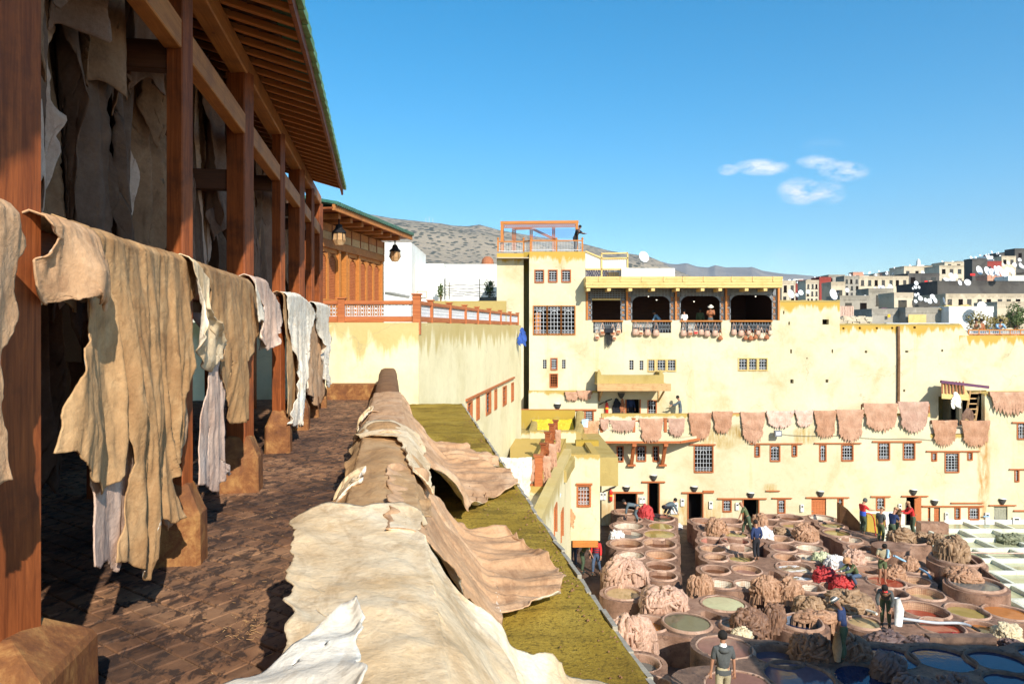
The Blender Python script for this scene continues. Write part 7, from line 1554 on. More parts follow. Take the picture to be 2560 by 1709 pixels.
# meters
mp_ = None
def meter(x0, y0, x1, y1, Y, label):
    global mp_
    a, b = px(x0, y1, Y), px(x1, y0, Y); w_, h_ = b.x-a.x, b.z-a.z; o = empty('meter_box', (a.x, Y, a.z), label, 'meter box', group='meter boxes on the yard wall')
    mb = MB(); mb.box(a.x, b.x, Y-.10, Y-.003, a.z, b.z); mb.out('case', 'plastic_white', o); mb = MB(); mb.box(a.x+w_*.2, b.x-w_*.2, Y-.108, Y-.101, b.z-h_*.35, b.z-h_*.15); mb.out('dial_window', 'glass', o); mb = MB(); mb.box(a.x+.01, b.x-.01, Y-.106, Y-.101, b.z-h_*.5, b.z-h_*.47); mb.out('lid_seam', 'iron', o)
for q in ((1500, 1230, 1507, 1248, 'left meter box of the pair beside the lower fire extinguisher'), (1508, 1230, 1515, 1248, 'right meter box of the pair beside the lower fire extinguisher'), (1598, 1241, 1605, 1257, 'left meter box between the two leftmost doorways'), (1605.6, 1241, 1612.6, 1257, 'right meter box between the two leftmost doorways'), (1676, 1255, 1694.5, 1283, 'large white cabinet right of the open door leaf'), (1701, 1245.6, 1710, 1263.5, 'meter box left of the tall black doorway'), (1772, 1252, 1781, 1270, 'meter box right of the tall black doorway'), (1838, 1256, 1846.5, 1273.5, 'meter box left of the bald worker'), (2000, 1260, 2008, 1278, 'meter box left of the closed plank door'), (2244.7, 1258.6, 2252, 1276, 'meter box left of the half open door'), (2361, 1280, 2368, 1297, 'meter box right of the small plank door'), (2461, 1280, 2471, 1309, 'tall meter box with teal cord near the grey door'), (2530, 1292, 2548, 1309, 'double white box at the right edge')):
    meter(*q[:4], Lw, q[4])
mb = MB(); mb.bar(px(2458, 1290, Lw-.13), px(2474, 1290, Lw-.13), .05); mb.out('teal_cord', 'cloth_lightblue', label='teal cord tied around the tall meter box', cat='cord')
def exting(x, y0, y1, Y, label):
    a = px(x, y1, Y-.12); h_ = px(x, y0, Y).z-a.z; o = empty('fire_extinguisher', a, label, 'fire extinguisher', group='fire extinguishers'); r_ = .095
    mb = MB(); mb.lathe([(0, 0), (r_*.8, .0), (r_, .04), (r_, h_*.80), (r_*.8, h_*.9), (.03, h_*.95), (.03, h_)], 14, a); mb.out('cylinder', 'red_paint', o, smooth=True)
    mb = MB(); mb.lathe([(r_+.003, h_*.42), (r_+.003, h_*.55)], 14, a); mb.out('yellow_label', 'yellow_paint', o)
    mb = MB(); mb.tube([a+Vector((0, 0, h_)), a+Vector((-.2, -.02, h_-.02)), a+Vector((-.45, 0, h_-.16))], .03, 6); mb.bar(a+Vector((-.08, 0, h_+.04)), a+Vector((.3, -.05, h_+.18)), .06); mb.out('hose_and_horn', 'black', o)
exting(1527, 1221, 1252, Lw, 'red fire extinguisher on the yard wall left of the wide black doorway'); exting(1517, 1004, 1035, U, 'red fire extinguisher on the upper terrace wall')
# floodlight
fo_ = empty('floodlight', px(1943, 1082, 39.8), 'dark floodlight with bright glass below the mottled pinkish hide', 'floodlight'); p = px(1943, 1082, 39.75)
mb = MB(); mb.box(p.x-.19, p.x+.19, 39.55, 39.75, p.z-.17, p.z+.15); mb.bar((p.x, 39.75, p.z), (p.x, 39.99, p.z+.1), .05); mb.out('housing', 'iron', fo_); mb = MB(); mb.box(p.x-.13, p.x+.13, 39.535, 39.549, p.z-.08, p.z+.09); mb.out('glass', 'dish_white', fo_)
mb = MB(); mb.tube([px(1955+k*30, 1085+k*1.2+2*math.sin(k), 39.93) for k in range(14)], .012, 4); mb.out('wall_cable', 'iron_dark', label='thin cable strung along the wall right of the floodlight', cat='cable')
# clothes
def cloth_on_wall(x0, x1, y0, y1, Y, mat, label, seed, name='hanging_jacket', cat='clothes'):
    a, b = px(x0, y0, Y), px(x1, y0, Y); W = b.x-a.x; L = a.z-px(x0, y1, Y).z; G = coons([(W*.35, 0), (W*.5, .04), (W*.65, 0)], [(W*.65, 0), (W, -L*.4), (W*.95, -L)], [(W*.05, -L*.9), (W*.3, -L), (W*.5, -L*.82), (W*.75, -L*1.02), (W*.95, -L)], [(W*.35, 0), (0, -L*.45), (W*.05, -L*.9)], 20, 24, .03, seed)
    x, z = G[..., 0], G[..., 1]; o = add(name, np.stack([x, -.1-.08*rid(x*4, z*1.5, seed, seed, 2), z], -1).reshape(-1, 3), gridf(24, 20), mat, M=Matrix.Translation(Vector((a.x, Y, a.z))), smooth=True, label=label, cat=cat); return thick(o, .03)
cloth_on_wall(1530, 1552, 996, 1036, U, 'cloth_black_cloth', 'black jacket hanging beside the upper fire extinguisher', 3); cloth_on_wall(1549, 1561, 996, 1034, U, 'cloth_brown_leather', 'brown garment hanging next to the black jacket', 4)
cloth_on_wall(1418, 1436, 1270, 1318, 30.6, 'cloth_cap_tan', 'brown garment hanging on the wing corner', 6); cloth_on_wall(1294, 1316, 820, 866, 32.3, 'cloth_blue_rag', 'blue rag hanging at the end of the railing', 7)
def grey_sheet(x0, x1, y0, y1, Y, label, seed):
    a, b = px(x0, y1, Y), px(x1, y0, Y); mb = MB(); mb.raw([(a.x, Y-.3, a.z), (a.x+.3, Y-.2, a.z-.05), (b.x, Y, b.z), (b.x-.35, Y, b.z-.05), (a.x, Y-.26, a.z), (a.x+.3, Y-.16, a.z-.05), (b.x, Y+.04, b.z), (b.x-.35, Y+.04, b.z-.05)], [(0, 1, 2, 3), (7, 6, 5, 4), (0, 4, 5, 1), (1, 5, 6, 2), (2, 6, 7, 3), (3, 7, 4, 0)]); mb.out('dish_antenna_back', 'cloth_tarp', label=label, cat='panel')
grey_sheet(1370, 1403, 1233, 1278, 25.6, 'bent grey blue metal sheet leaning on the wing wall', 1); grey_sheet(1454, 1471, 1046, 1064, 38, 'small grey blue sheet before the band wall window', 2); grey_sheet(1500, 1516, 1137, 1165, 38.9, 'small grey blue sheet under the balcony corner', 3)
# bags on the loggia railings
bagN = [0]
def bag(x, y, s, mat, flap=None, label='', kind=0):
    Y = U-.14; p = px(x, y, Y); r_ = s/F*Y/2; o = empty('leather_bag', p, label, 'bag', group='leather bags hung on the loggia railings'); mb = MB(); n = 10; V = []; pr = [(0, .0), (.75, .08), (1., .5), (1., 1.1), (.8, 1.7), (.3, 1.95), (0, 1.97)] if kind == 0 else [(0, 0), (.8, .15), (1., .6), (.8, 1.2), (.35, 1.7), (.25, 1.9), (0, 1.95)]
    mb.lathe([(a*r_, b*r_-2*r_) for a, b in pr], n, p); mb.V = [(v[0], p.y+(v[1]-p.y)*.5, v[2]) for v in mb.V]; mb.out('body', mat, o, smooth=True)
    mb = MB(); t_ = min(px(x, 803, Y).z, p.z+r_*2.2)
    for sg in (-.6, .6): mb.tube([p+Vector((sg*r_, -.02, -.3*r_)), p+Vector((sg*r_*.7, -.03, r_*.9)), Vector((p.x, p.y+.03, t_))], .014, 4)
    mb.out('strap', mat, o)
    if flap: mb = MB(); mb.box(p.x-r_*.6, p.x+r_*.6, p.y-r_*.56, p.y-r_*.5, p.z-r_*1.5, p.z-r_*.7); mb.out('flap', flap, o)
BG = [(1493,839,12,'t','b',0,'striped bag lowest at the left under the first loggia bay'),(1506,826,15,'t','b',0,'bag with brown flap left of the hanging strips'),(1532,828,14,'t','b',0,'bag with brown flap right of the hanging strips'),(1546,824,13,'t','b',0,'bag at the right end of the first bay'),(1536,841,11,'t','b',0,'small bag under its neighbours in the first bay'),
(1589,825,17,'p',None,0,'pale rounded bag, first under the second bay'),(1602,828,13,'t','b',0,'tan flap bag, second under the second bay'),(1619,826,17,'p',None,0,'pale rounded bag, third under the second bay'),(1640,827,17,'p',None,0,'pale rounded bag, last under the second bay'),
(1709,828,16,'p',None,0,'pale tall bag under the white shirted person'),(1725,829,14,'p','b',0,'bag with brown flap, second under the third bay'),(1739,827,13,'p','r',0,'bag with crimson flap under the third bay'),(1753,826,15,'p',None,0,'plain pale bag, fourth under the third bay'),(1768,829,16,'p',None,0,'pale drawstring bag, fifth under the third bay'),(1788,828,16,'p',None,0,'pale rounded bag, sixth under the third bay'),(1801,840,13,'b',None,1,'long brown pear shaped bag under the pier'),
(1835,826,15,'p',None,0,'pale bag, first under the fourth bay'),(1853,828,16,'p',None,0,'pale bag, second under the fourth bay'),(1864,840,12,'b',None,1,'round brown bag, low, left of three'),(1877,840,14,'b',None,1,'round brown bag, low, middle'),(1889,838,12,'b',None,1,'round brown bag, low, right of three'),(1872,828,11,'p',None,0,'small pale bag above the brown ones'),(1895,828,12,'p',None,0,'pale narrow bag in the fourth bay'),(1904,836,14,'t',None,1,'tan pear bag near the end of the fourth bay'),(1917,838,13,'b',None,1,'brown pear bag second from the end'),(1926,828,12,'t',None,0,'tan bag last on the fourth bay')]
BM = {'t': 'cloth_tan_leather', 'b': 'cloth_brown_leather', 'p': 'pile_pink', 'r': 'cloth_shirt_red'}
for (x, y, s, m_n, f_, kd, lab) in BG: bag(x, y-s*.2, s, BM[m_n], BM.get(f_), lab, kd)
mb = MB()
for k in range(11): x = 1513+k*1.7; mb.bar(px(x, 824, U-.12), px(x+random.uniform(-1, 1), random.uniform(858, 872), U-.12), .025)
mb.bar(px(1511, 826, U-.14), px(1532, 826, U-.14), .3, .25); mb.out('leather_strips', 'cloth_black_cloth', label='bundle of black and olive leather strips hanging under the first loggia bay', cat='leather strips')
# mattress shed and ladder in the recess
sh = empty('lean_to', px(2370, 985, 40.5), 'small lean-to with a striped mattress on its roof in the dark recess', 'shelter'); a, b = px(2349, 984, 40.4), px(2412, 975, 40.6)
mb = MB(); mb.raw([(a.x, 40.2, a.z-.25), (b.x, 40.2, a.z-.35), (b.x+.5, 41.6, a.z+.25), (a.x+.8, 41.6, a.z+.35), (a.x, 40.2, a.z), (b.x, 40.2, a.z-.1), (b.x+.5, 41.6, a.z+.5), (a.x+.8, 41.6, a.z+.6)], [(0, 4, 5, 1), (4, 7, 6, 5), (1, 5, 6, 2), (3, 2, 6, 7), (0, 3, 7, 4), (0, 1, 2, 3)]); mb.out('roof_slab', 'wood_canopy', sh)
mb = MB()
for k in range(7): x = a.x+.06+k*.2; mb.bar((x, 40.25, a.z+.03), (x+.75, 41.5, a.z+.6), .07, .05)
mb.out('mattress_stripe', 'cloth_brown_leather', sh); mb = MB(); mb.bar((a.x+.6, 41.3, a.z+.62), (b.x+1.6, 41.0, a.z+.32), .18, .16); mb.out('rolled_mat', 'cloth_plum', sh)
mb = MB(); p, q = px(2438, 976, 40.6), px(2425, 1055, 40.2)
for s in (-.28, .28): mb.bar(p+Vector((s, 0, 0)), q+Vector((s, 0, 0)), .08)
for k in range(6): c_ = p.lerp(q, (k+.5)/6); mb.bar(c_-Vector((.28, 0, 0)), c_+Vector((.28, 0, 0)), .06)
mb.out('ladder', 'wood_old', label='wooden ladder leaning in the dark recess', cat='ladder')
cloth_on_wall(2374, 2398, 980, 1020, 40.3, 'cloth_hat_cream', 'pale rag hanging from the lean-to edge', 9); cloth_on_wall(2400, 2432, 1020, 1052, 40.3, 'hide_brown', 'brown hide slumped in the recess', 10, 'slumped_hide', 'hide')
# right hand railing
orl = empty('orange_railing', px(2490, 829, 42.3), 'orange railing with fretwork along the right roof terrace', 'railing'); mb = MB()
for y in (824.5, 835.5): mb.bar(px(2421, y, 42.4), px(2640, y, 42.4), .09, .06)
for x in np.arange(2421, 2640, 26): mb.bar(px(x, 824, 42.4), px(x, 837, 42.4), .06)
mb.out('rail', 'wood_orange', orl); mb = MB()
for x in np.arange(2422, 2640, 5.2): mb.bar(px(x, 825, 42.4), px(x+4, 835, 42.4), .03); mb.bar(px(x+4, 825, 42.4), px(x, 835, 42.4), .03)
mb.out('fretwork', 'dish_grey', orl)
# hoses
def hose(pts, r_, mat, label, z=None):
    P = [gd(x, y, zz) for x, y, zz in pts]; Q = []
    for i in range(len(P)-1):
        p0, p1, p2, p3 = P[max(0, i-1)], P[i], P[i+1], P[min(len(P)-1, i+2)]
        for t in np.linspace(0, 1, 6, endpoint=False): Q.append(.5*((2*p1)+(p2-p0)*t+(2*p0-5*p1+4*p2-p3)*t*t+(3*p1-p0-3*p2+p3)*t**3))
    Q.append(P[-1]); mb = MB(); mb.tube(Q, r_, 6); mb.out('hose', mat, label=label, cat='hose', smooth=True)
hose([(2235, 1388, 1.6), (2262, 1402, 1.3), (2290, 1416, 1.05), (2318, 1432, 1.1), (2328, 1448, .9), (2332, 1462, .3)], .045, 'cloth_lightblue', 'light blue hose arching over the vats into the dark corridor')
hose([(2240, 1543, 1.5), (2290, 1550, 1.15), (2340, 1556, 1.05), (2400, 1557, 1.05), (2430, 1566, 1.05)], .05, 'dish_grey', 'white pipe lying across the red vats')
hose([(2430, 1566, 1.06), (2450, 1577, .95)], .045, 'black', 'black end of the white pipe')
hose([(2130, 1512, 1.1), (2165, 1524, 1.1), (2192, 1533, 1.2)], .05, 'cloth_hat_cream', 'cream pipe beside the stooping worker')
hose([(2166, 1282, 2.0), (2176, 1284, 1.9), (2184, 1296, 1.6), (2188, 1322, 1.1), (2190, 1345, .9)], .03, 'red_paint', 'orange red hose held by the worker in the beanie')
hose([(2420, 1380, .5), (2470, 1381, .5), (2520, 1382, .5), (2575, 1382, .5)], .035, 'hide_rosepale', 'pink hose lying over the pale pits')
# ============================================================ ROOFTOPS AND HILL TOWN
def house(x0, x1, yt, yb, D, mat, label, dep=None, win=None, group='houses on the far hillside', trim=None):
    a, b = px(x0, yb, D), px(x1, yt, D); dep = dep or max(3, (b.x-a.x)*.8); o = empty('house', ((a.x+b.x)/2, D, a.z), label, 'house', group=group); mb = MB()
    mb.box(a.x, b.x, D, D+dep, a.z, b.z); mb.box(a.x-.03, b.x+.03, D-.04, D+.16, b.z-.01, b.z+.45); mb.box(a.x-.03, a.x+.15, D+.16, D+dep, b.z, b.z+.45); mb.box(b.x-.15, b.x+.03, D+.16, D+dep, b.z, b.z+.45); mb.out('wall', mat, o, top=b.z+.45)
    if win:
        nx, nz = win; w_, h_ = b.x-a.x, b.z-a.z
        for i in range(nx):
            for j in range(nz):
                cx, cz = a.x+w_*(i+.5)/nx+random.uniform(-.1, .1)*w_/nx, a.z+h_*(j+.55)/nz; ww, wh = min(.5, w_/nx*.22), min(.6, h_/nz*.3)
                mb = MB(); mb.box(cx-ww-.06, cx+ww+.06, D-.05, D-.003, cz-wh-.08, cz-wh); mb.box(cx-ww, cx+ww, D-.03, D-.004, cz-wh+.003, cz+wh); mb.out('window', ['glass', 'painted_dark', 'plaster_dark'][(i+j) % 3], o)
    return o
Cc = lambda x, y: (1920+x/3.647, 600+y/3.647)
HS = [(125,250,398,600,100,'plaster_dun',(2,2),'dun house behind the two big dishes left'),(250,350,422,590,110,'plaster_red',(1,1),'small dark red house between dun and cream ones'),(345,462,392,590,105,'plaster_dun',(3,3),'cream block with three rows of tiny windows'),(468,575,362,590,112,'plaster_red',None,'tall dark red windowless block'),(552,700,335,480,150,'plaster_grey',(3,2),'grey block behind the dark red one'),
(576,702,410,600,98,'plaster_dun',(1,1),'pale house behind the largest dish'),(695,832,350,590,118,'plaster_grey',(3,4),'grey tall apartment house with four window rows'),(832,1282,352,600,122,'plaster_dun',(7,3),'long olive grey apartment block'),(918,1140,474,640,84,'plaster_grey',(1,1),'low grey roof house with pale upper room'),(655,925,546,720,72,'plaster_grey',(2,1),'grey house with shuttered window above the cream wall'),
(1150,1322,520,700,70,'plaster_dun',(1,1),'weathered beige house with a mottled gable'),(1318,1562,592,700,70,'plaster_dark',(3,1),'dark low house with blue curtained window'),(948,1255,676,800,58,'plaster_grey',None,'brown grey wall under the laundry'),(1255,1652,664,800,57,'plaster_grey',None,'blue grey wall with a leaning board'),(1650,2052,656,860,56,'plaster_white',None,'whitewashed wall with climbing plant'),
(1545,2420,402,520,96,'plaster_dark',None,'very long dark wall on the right'),(1620,2420,520,640,92,'plaster_dun',(9,1),'long veranda house with bluish window band'),(2090,2420,610,860,60,'plaster_dun',(1,1),'beige house with dark open bay and climbing shrub'),(1276,1562,326,500,125,'plaster_dark',(3,2),'black stepped house in the middle'),(1862,2000,186,420,165,'plaster_dark',(1,1),'tall black house below the skyline at right'),
(1980,2130,208,330,175,'plaster_red',(2,1),'maroon house high on the right'),(1562,1862,246,420,190,'plaster_dun',(4,2),'stony house row under pale parapets'),(1610,1860,212,260,215,'plaster_dun',(3,1),'cream upper storey on the skyline'),(1240,1560,250,360,220,'plaster_dun',(4,1),'dun row below the little minaret'),(776,872,304,380,230,'plaster_salmon',(1,1),'salmon house standing over the ridge'),(520,700,334,400,240,'plaster_grey',(3,1),'grey ridge house at left'),
(2000,2150,342,420,118,'plaster_salmon',(1,1),'bright red rooftop room below the dish crowd'),(2130,2260,160,330,200,'plaster_dun',(2,2),'beige house near the top right'),(2250,2420,90,300,210,'plaster_dark',(2,2),'dark house at the top right corner'),(2190,2420,352,410,112,'plaster_white',None,'white roof block at the right edge'),(1100,1250,300,380,235,'plaster_grey',(2,1),'grey ridge house right of the salmon one'),(2110,2200,130,220,230,'plaster_dark',(1,1),'dark ridge house with many dishes')]
for (x0, x1, yt, yb, D, m_n, win, lab) in HS: house(*[Cc(x0, 0)[0], Cc(x1, 0)[0]], Cc(0, yt)[1], Cc(0, yb)[1], D, m_n, lab, win=win)
rr = random.Random(12)
SKY = [(1955, 699), (2000, 696), (2060, 695), (2130, 688), (2200, 680), (2260, 668), (2330, 658), (2400, 652), (2430, 645), (2460, 636), (2500, 630), (2560, 622), (2680, 612)]
sky_y = lambda x: float(np.interp(x, [s[0] for s in SKY], [s[1] for s in SKY]))
for k in range(78):
    x = 1950+(k % 39)*16.5+rr.uniform(-6, 6); back = k < 39; w_ = rr.uniform(13, 30); yt = sky_y(x)+(rr.uniform(2, 9) if back else rr.uniform(14, 28)); D = rr.uniform(270, 330) if back else rr.uniform(235, 262)
    house(x, x+w_, yt, yt+26, D, rr.choice(['plaster_dun', 'plaster_white', 'plaster_white', 'plaster_white', 'plaster_grey', 'plaster_dark', 'plaster_dark', 'plaster_salmon', 'plaster_red']), 'small flat roofed house packed on the hill skyline' if back else 'small flat roofed house packed just below the skyline', dep=6, win=(2, 1) if k % 2 else (3, 2), group='skyline houses' if back else 'houses below the skyline')
mi = MB(); p = px(*Cc(1392, 240), 255); mi.box(p.x-1.3, p.x+1.3, 255, 258, p.z-3, p.z+.5); mi.box(p.x-.5, p.x+.5, 256, 257, p.z+.5, p.z+2.0); mi.lathe([(.6, 2.0), (.45, 2.5), (0, 3.0)], 8, (p.x, 256.5, p.z)); mi.out('minaret', 'plaster_white', label='tiny white minaret on the skyline', cat='minaret', top=p.z+6)
# hillside under the town
hv = []; 
for j in range(26):
    D = 50+j*14
    for i in range(60):
        x = 1880+i*16; zs = Z_(sky_y(x)+34, 330); f_ = (D-50)/280; z = 11+(zs-11)*min(1, f_)**1.1-.06*max(0, D-330); hv.append(((x-HX)/F*D, D, min(z, Z_(sky_y(x)+26, D))-1.5+.6*float(fbm(x*.05, D*.05, 0, 2))))
mk('hill_soil', [(.17, .14, .10), (.28, .23, .17), (.10, .10, .06)], .15, .95, coord='World')
add('town_hill', hv, gridf(26, 60), 'hill_soil', kind='structure', label='hillside carrying the crowded town', smooth=True)
hv = []; 
for j in range(8):
    for i in range(30): hv.append((-18+i*2.2, 42.6+j*8, -.5+min(10.5, j*6)))
# satellite dishes
def dish_proto(mat='dish_white'):
    o = empty('satellite_dish', (0, 0, 0), '', 'satellite dish', group='satellite dishes on the roofs'); mb = MB(); M = Matrix.Rotation(R(74), 4, 'X'); pr = [(0, -.22), (.35, -.19), (.7, -.11), (1, 0), (1.02, .01), (1.0, -.03), (.7, -.14), (.35, -.22), (0, -.25)]
    mb.lathe(pr, 20, (0, 0, 0), 0, M); mb.out('reflector', mat, o, smooth=True); mb = MB(); mb.bar(M @ Vector((0, -.9, 0)), M @ Vector((0, -.1, .9)), .05); mb.box(-.08, .08, -.08, .08, -.08, .08, 0, Matrix.Translation(M @ Vector((0, -.08, .92)))); mb.out('feed_arm', 'iron', o)
    mb = MB(); mb.tube([(0, .15, -.1), (0, .3, -.5), (0, .3, -1.5)], .06, 6); mb.out('mast', 'iron', o); return o
DP = dish_proto(); DG = dish_proto('dish_grey'); used = {0: False, 1: False}
def dish(x, y, r_px, D, label, yaw=0, pr=0):
    p = px(x, y, D); s = r_px/F*D; M = Matrix.Translation(p) @ Matrix.Rotation(R(yaw), 4, 'Z') @ Matrix.Scale(s, 4); src = DG if pr else DP
    if not used[pr]: used[pr] = True; src.matrix_basis = M; src['label'] = label; return src
    return copy_tree(src, M, label)
dish(1610, 641.6, 14, 44, 'large white satellite dish standing alone on the white roof room', yaw=25)
dish(975+27, 591, 5.5, 47, 'white satellite dish peeping over the pavilion eave', yaw=0)
BIGD = [(210,490,40,70,'big white dish, left one above the ochre wall top',30),(300,478,25,72,'medium dish right of the big left one',10),(365,472,18,74,'small dish at the cream block',-5),(598,495,50,64,'largest dish, left of the cream wall step',30),(722,455,20,90,'dish on the grey apartment house',10),(1955,610,52,55,'big dish with round boss above the whitewashed wall',10)]
for (x, y, r_, D, lab, yw) in BIGD: dish(*Cc(x, y), r_/3.647, D, lab, yw)
dish(*Cc(1612, 560), 12, 58, 'upright oval dish seen nearly edge on', 62); dish(*Cc(265, 500), 5, 69, 'small grey blue dish by the big left one', 20, 1); dish(*Cc(1095, 440), 4.5, 96, 'grey dish on the apartment block roof', 0, 1)
CL = [(890,520,20,80,'a'),(1020,433,22,92,'a'),(1050,433,20,92,'a'),(1118,425,24,92,'a'),(978,448,20,92,'a'),(965,466,12,92,'a'),(1240,500,22,76,'b'),(1345,500,16,76,'b'),(1370,492,14,78,'b'),(1390,530,22,70,'b'),(1500,515,22,70,'b'),(1475,555,24,68,'b'),(1525,548,24,68,'b'),(1437,545,18,69,'b'),(1347,557,16,68,'b'),(1352,393,20,100,'c'),(1345,428,17,100,'c'),(1378,430,14,100,'c'),(1322,440,11,100,'c'),(1412,298,18,140,'c'),(1525,335,20,130,'c'),
(1820,385,28,94,'d'),(1750,388,24,94,'d'),(1670,318,20,110,'d'),(1712,328,20,110,'d'),(1685,360,24,105,'d'),(1640,372,22,105,'d'),(1618,355,16,108,'d'),(1660,395,20,104,'d'),(1705,392,22,103,'d'),(1928,275,40,98,'e'),(2000,280,38,97,'e'),(2045,292,34,97,'e'),(2110,262,28,100,'e'),(2155,300,34,96,'e'),(2230,285,32,98,'e'),(2090,300,30,97,'e'),(2185,270,24,101,'e'),(2075,255,22,103,'e'),(2250,225,20,130,'e'),(2305,230,22,130,'e'),(2190,208,16,150,'e'),(2145,222,14,150,'e'),(2295,180,16,150,'e'),(2240,225,16,140,'e'),(2325,245,14,140,'e')]
LB = {'a': 'white dish in the cluster on the long olive grey block', 'b': 'white dish in the cluster on the beige and dark roofs', 'c': 'white dish on the black stepped house', 'd': 'white dish in the cluster left of the big crowd', 'e': 'white dish in the big crowd at the right'}
for i, (x, y, r_, D, c_) in enumerate(CL): dish(*Cc(x, y), r_/3.647*1.05, D-1.5, LB[c_], rr.choice((20, 10, 25, 0)))
for k in range(170):
    x = 1952+k*3.6+rr.uniform(-4, 4); y = sky_y(x)+rr.uniform(-3, 30); dish(x, y, rr.uniform(1.8, 4.2), 225, 'tiny white dish along the hill skyline', rr.choice((0, 20, 30)))
# laundry, board, roof bits
for (x, y, w_, h_, D, m_n, lab) in ((1440,378,14,8,104,'cloth_shirt_red','pink red washing on the black stepped house'),(1480,378,16,8,104,'hide_pink','pale pink washing beside the red one'),(1865,315,22,10,150,'cloth_shirt_red','red washing under the crowd of dishes'),(1060,640,30,22,68,'cloth_plum','purple patterned cloth in the house doorway'),(1100,690,12,14,57.8,'yellow_paint','yellow cloth hanging from the laundry pole')):
    a = px(*Cc(x, y), D); mb = MB(); s = D/F/3.647; mb.box(a.x-w_*s, a.x+w_*s, D-.06, D-.02, a.z-h_*s, a.z+h_*s); mb.out('washing', m_n, label=lab, cat='washing')
a = px(*Cc(1355, 730), 56.8); mb = MB(); mb.box(a.x-.7, a.x+.7, 56.7, 56.76, a.z-.55, a.z+.45); mb.out('leaning_board', 'wood_canopy', label='pale board leaning on the blue grey wall', cat='board')
mb = MB()
for k in range(5): mb.bar(px(*Cc(1555+k*12, 632-k*9), 57+k*.3), px(*Cc(1810+k*20, 590+k*8), 57+k*.3), .5, .08)
mb.out('roof_planks', 'wood_canopy', label='heap of pale planks on the roof beside the big dish', cat='planks')
mb = MB(); mb.bar(px(*Cc(1070, 762), 50), px(*Cc(1700, 760), 50), .3, .1); mb.out('metal_sheet', 'dish_grey', label='long thin metal roof sheet behind the cream wall', cat='roof sheet')
st_ = MB()
for k in range(80): x, y = rr.uniform(660, 930), rr.uniform(705, 770); p = px(*Cc(x, y), 47+rr.random()*.3); s = rr.uniform(.1, .22); st_.box(p.x-s, p.x+s, p.y, p.y+.3, p.z-s*.6, p.z+s*.6, jit=.04)
st_.out('rubble_wall', 'plaster_dun', label='low rounded rubble stone wall behind the cream wall', cat='wall', top=30)
o = empty('brick_hut', px(*Cc(720, 700), 48.5), 'small brick hut beside the rubble wall', 'hut'); a, b = px(*Cc(655, 710), 48.5), px(*Cc(785, 606), 48.5); mb = MB(); mb.box(a.x, b.x, 48.6, 50.5, a.z-1, b.z); mb.out('core', 'plaster_dun', o, top=b.z)
bme = None
for j in range(11):
    for i in range(9):
        w_ = (b.x-a.x)/9; zc = a.z+(b.z-a.z)*(j+.5)/11
        if bme is None: mb = MB(); mb.box(-w_/2+.015, w_/2-.015, -.05, 0, -.07, .07); bme = mesh('brick', mb.V, mb.F, 'hide_rosepale')
        q = bpy.data.objects.new('brick', bme); COL.objects.link(q); place(q, Matrix.Translation((a.x+w_*(i+.5), 48.6+random.uniform(-.02, .01), zc)), o)
# greenery
def shrub(c, rx, rz, n, mat, label, name='shrub', cat='plant', seed=1, s=.1, trunk=True):
    r2 = np.random.RandomState(seed); o = empty(name, (c[0], c[1], c[2]-rz), label, cat); V = []; Fs = []
    for k in range(n):
        d = r2.normal(size=3); d /= np.linalg.norm(d); rad = r2.uniform(.35, 1)**.5*(.75+.35*float(vn(d[0]*2, d[1]*2, d[2]*2, seed))); p = np.array(c)+d*rad*np.array([rx, rx*.8, rz]); a = r2.normal(size=3); a /= np.linalg.norm(a); b_ = np.cross(a, d); b_ /= np.linalg.norm(b_)+1e-6; q = s*r2.uniform(.6, 1.3); n0 = len(V)
        V += [tuple(p-a*q), tuple(p+b_*q*.5), tuple(p+a*q), tuple(p-b_*q*.5)]; Fs.append((n0, n0+1, n0+2, n0+3))
    add('foliage', V, Fs, mat, o)
    if trunk: mb = MB(); mb.tube([(c[0], c[1], c[2]-rz*1.3), (c[0]+.05, c[1], c[2]), (c[0], c[1], c[2]+rz*.6)], [.07, .05, .02], 6); mb.out('stem', 'parapet_brown', o)
shrub(px(*Cc(1930, 760), 54), 1.55, 1.15, 900, 'leaf_autumn', 'climbing shrub with yellowing leaves on the whitewashed wall', seed=2, s=.09); shrub(px(*Cc(2110, 735), 55), .9, .6, 350, 'leaf_autumn', 'sparse autumn shrub right of the climbing one', seed=3, s=.08)
shrub(px(*Cc(2270, 700), 58), 1.2, 1.6, 900, 'leaf', 'green leafy shrub climbing in the dark bay', seed=4, s=.1); shrub(px(1101, 728, 49), .28, .75, 350, 'leaf', 'small dark conifer in front of the long white wall, left one', seed=5, s=.07); shrub(px(1224, 722, 49), .45, .85, 500, 'leaf', 'small dark conifer in front of the long white wall, right one', seed=6, s=.07); shrub(px(*Cc(1200, 650), 69), .6, .3, 200, 'leaf', 'green pot plants on the beige house', seed=7, s=.1, trunk=False)
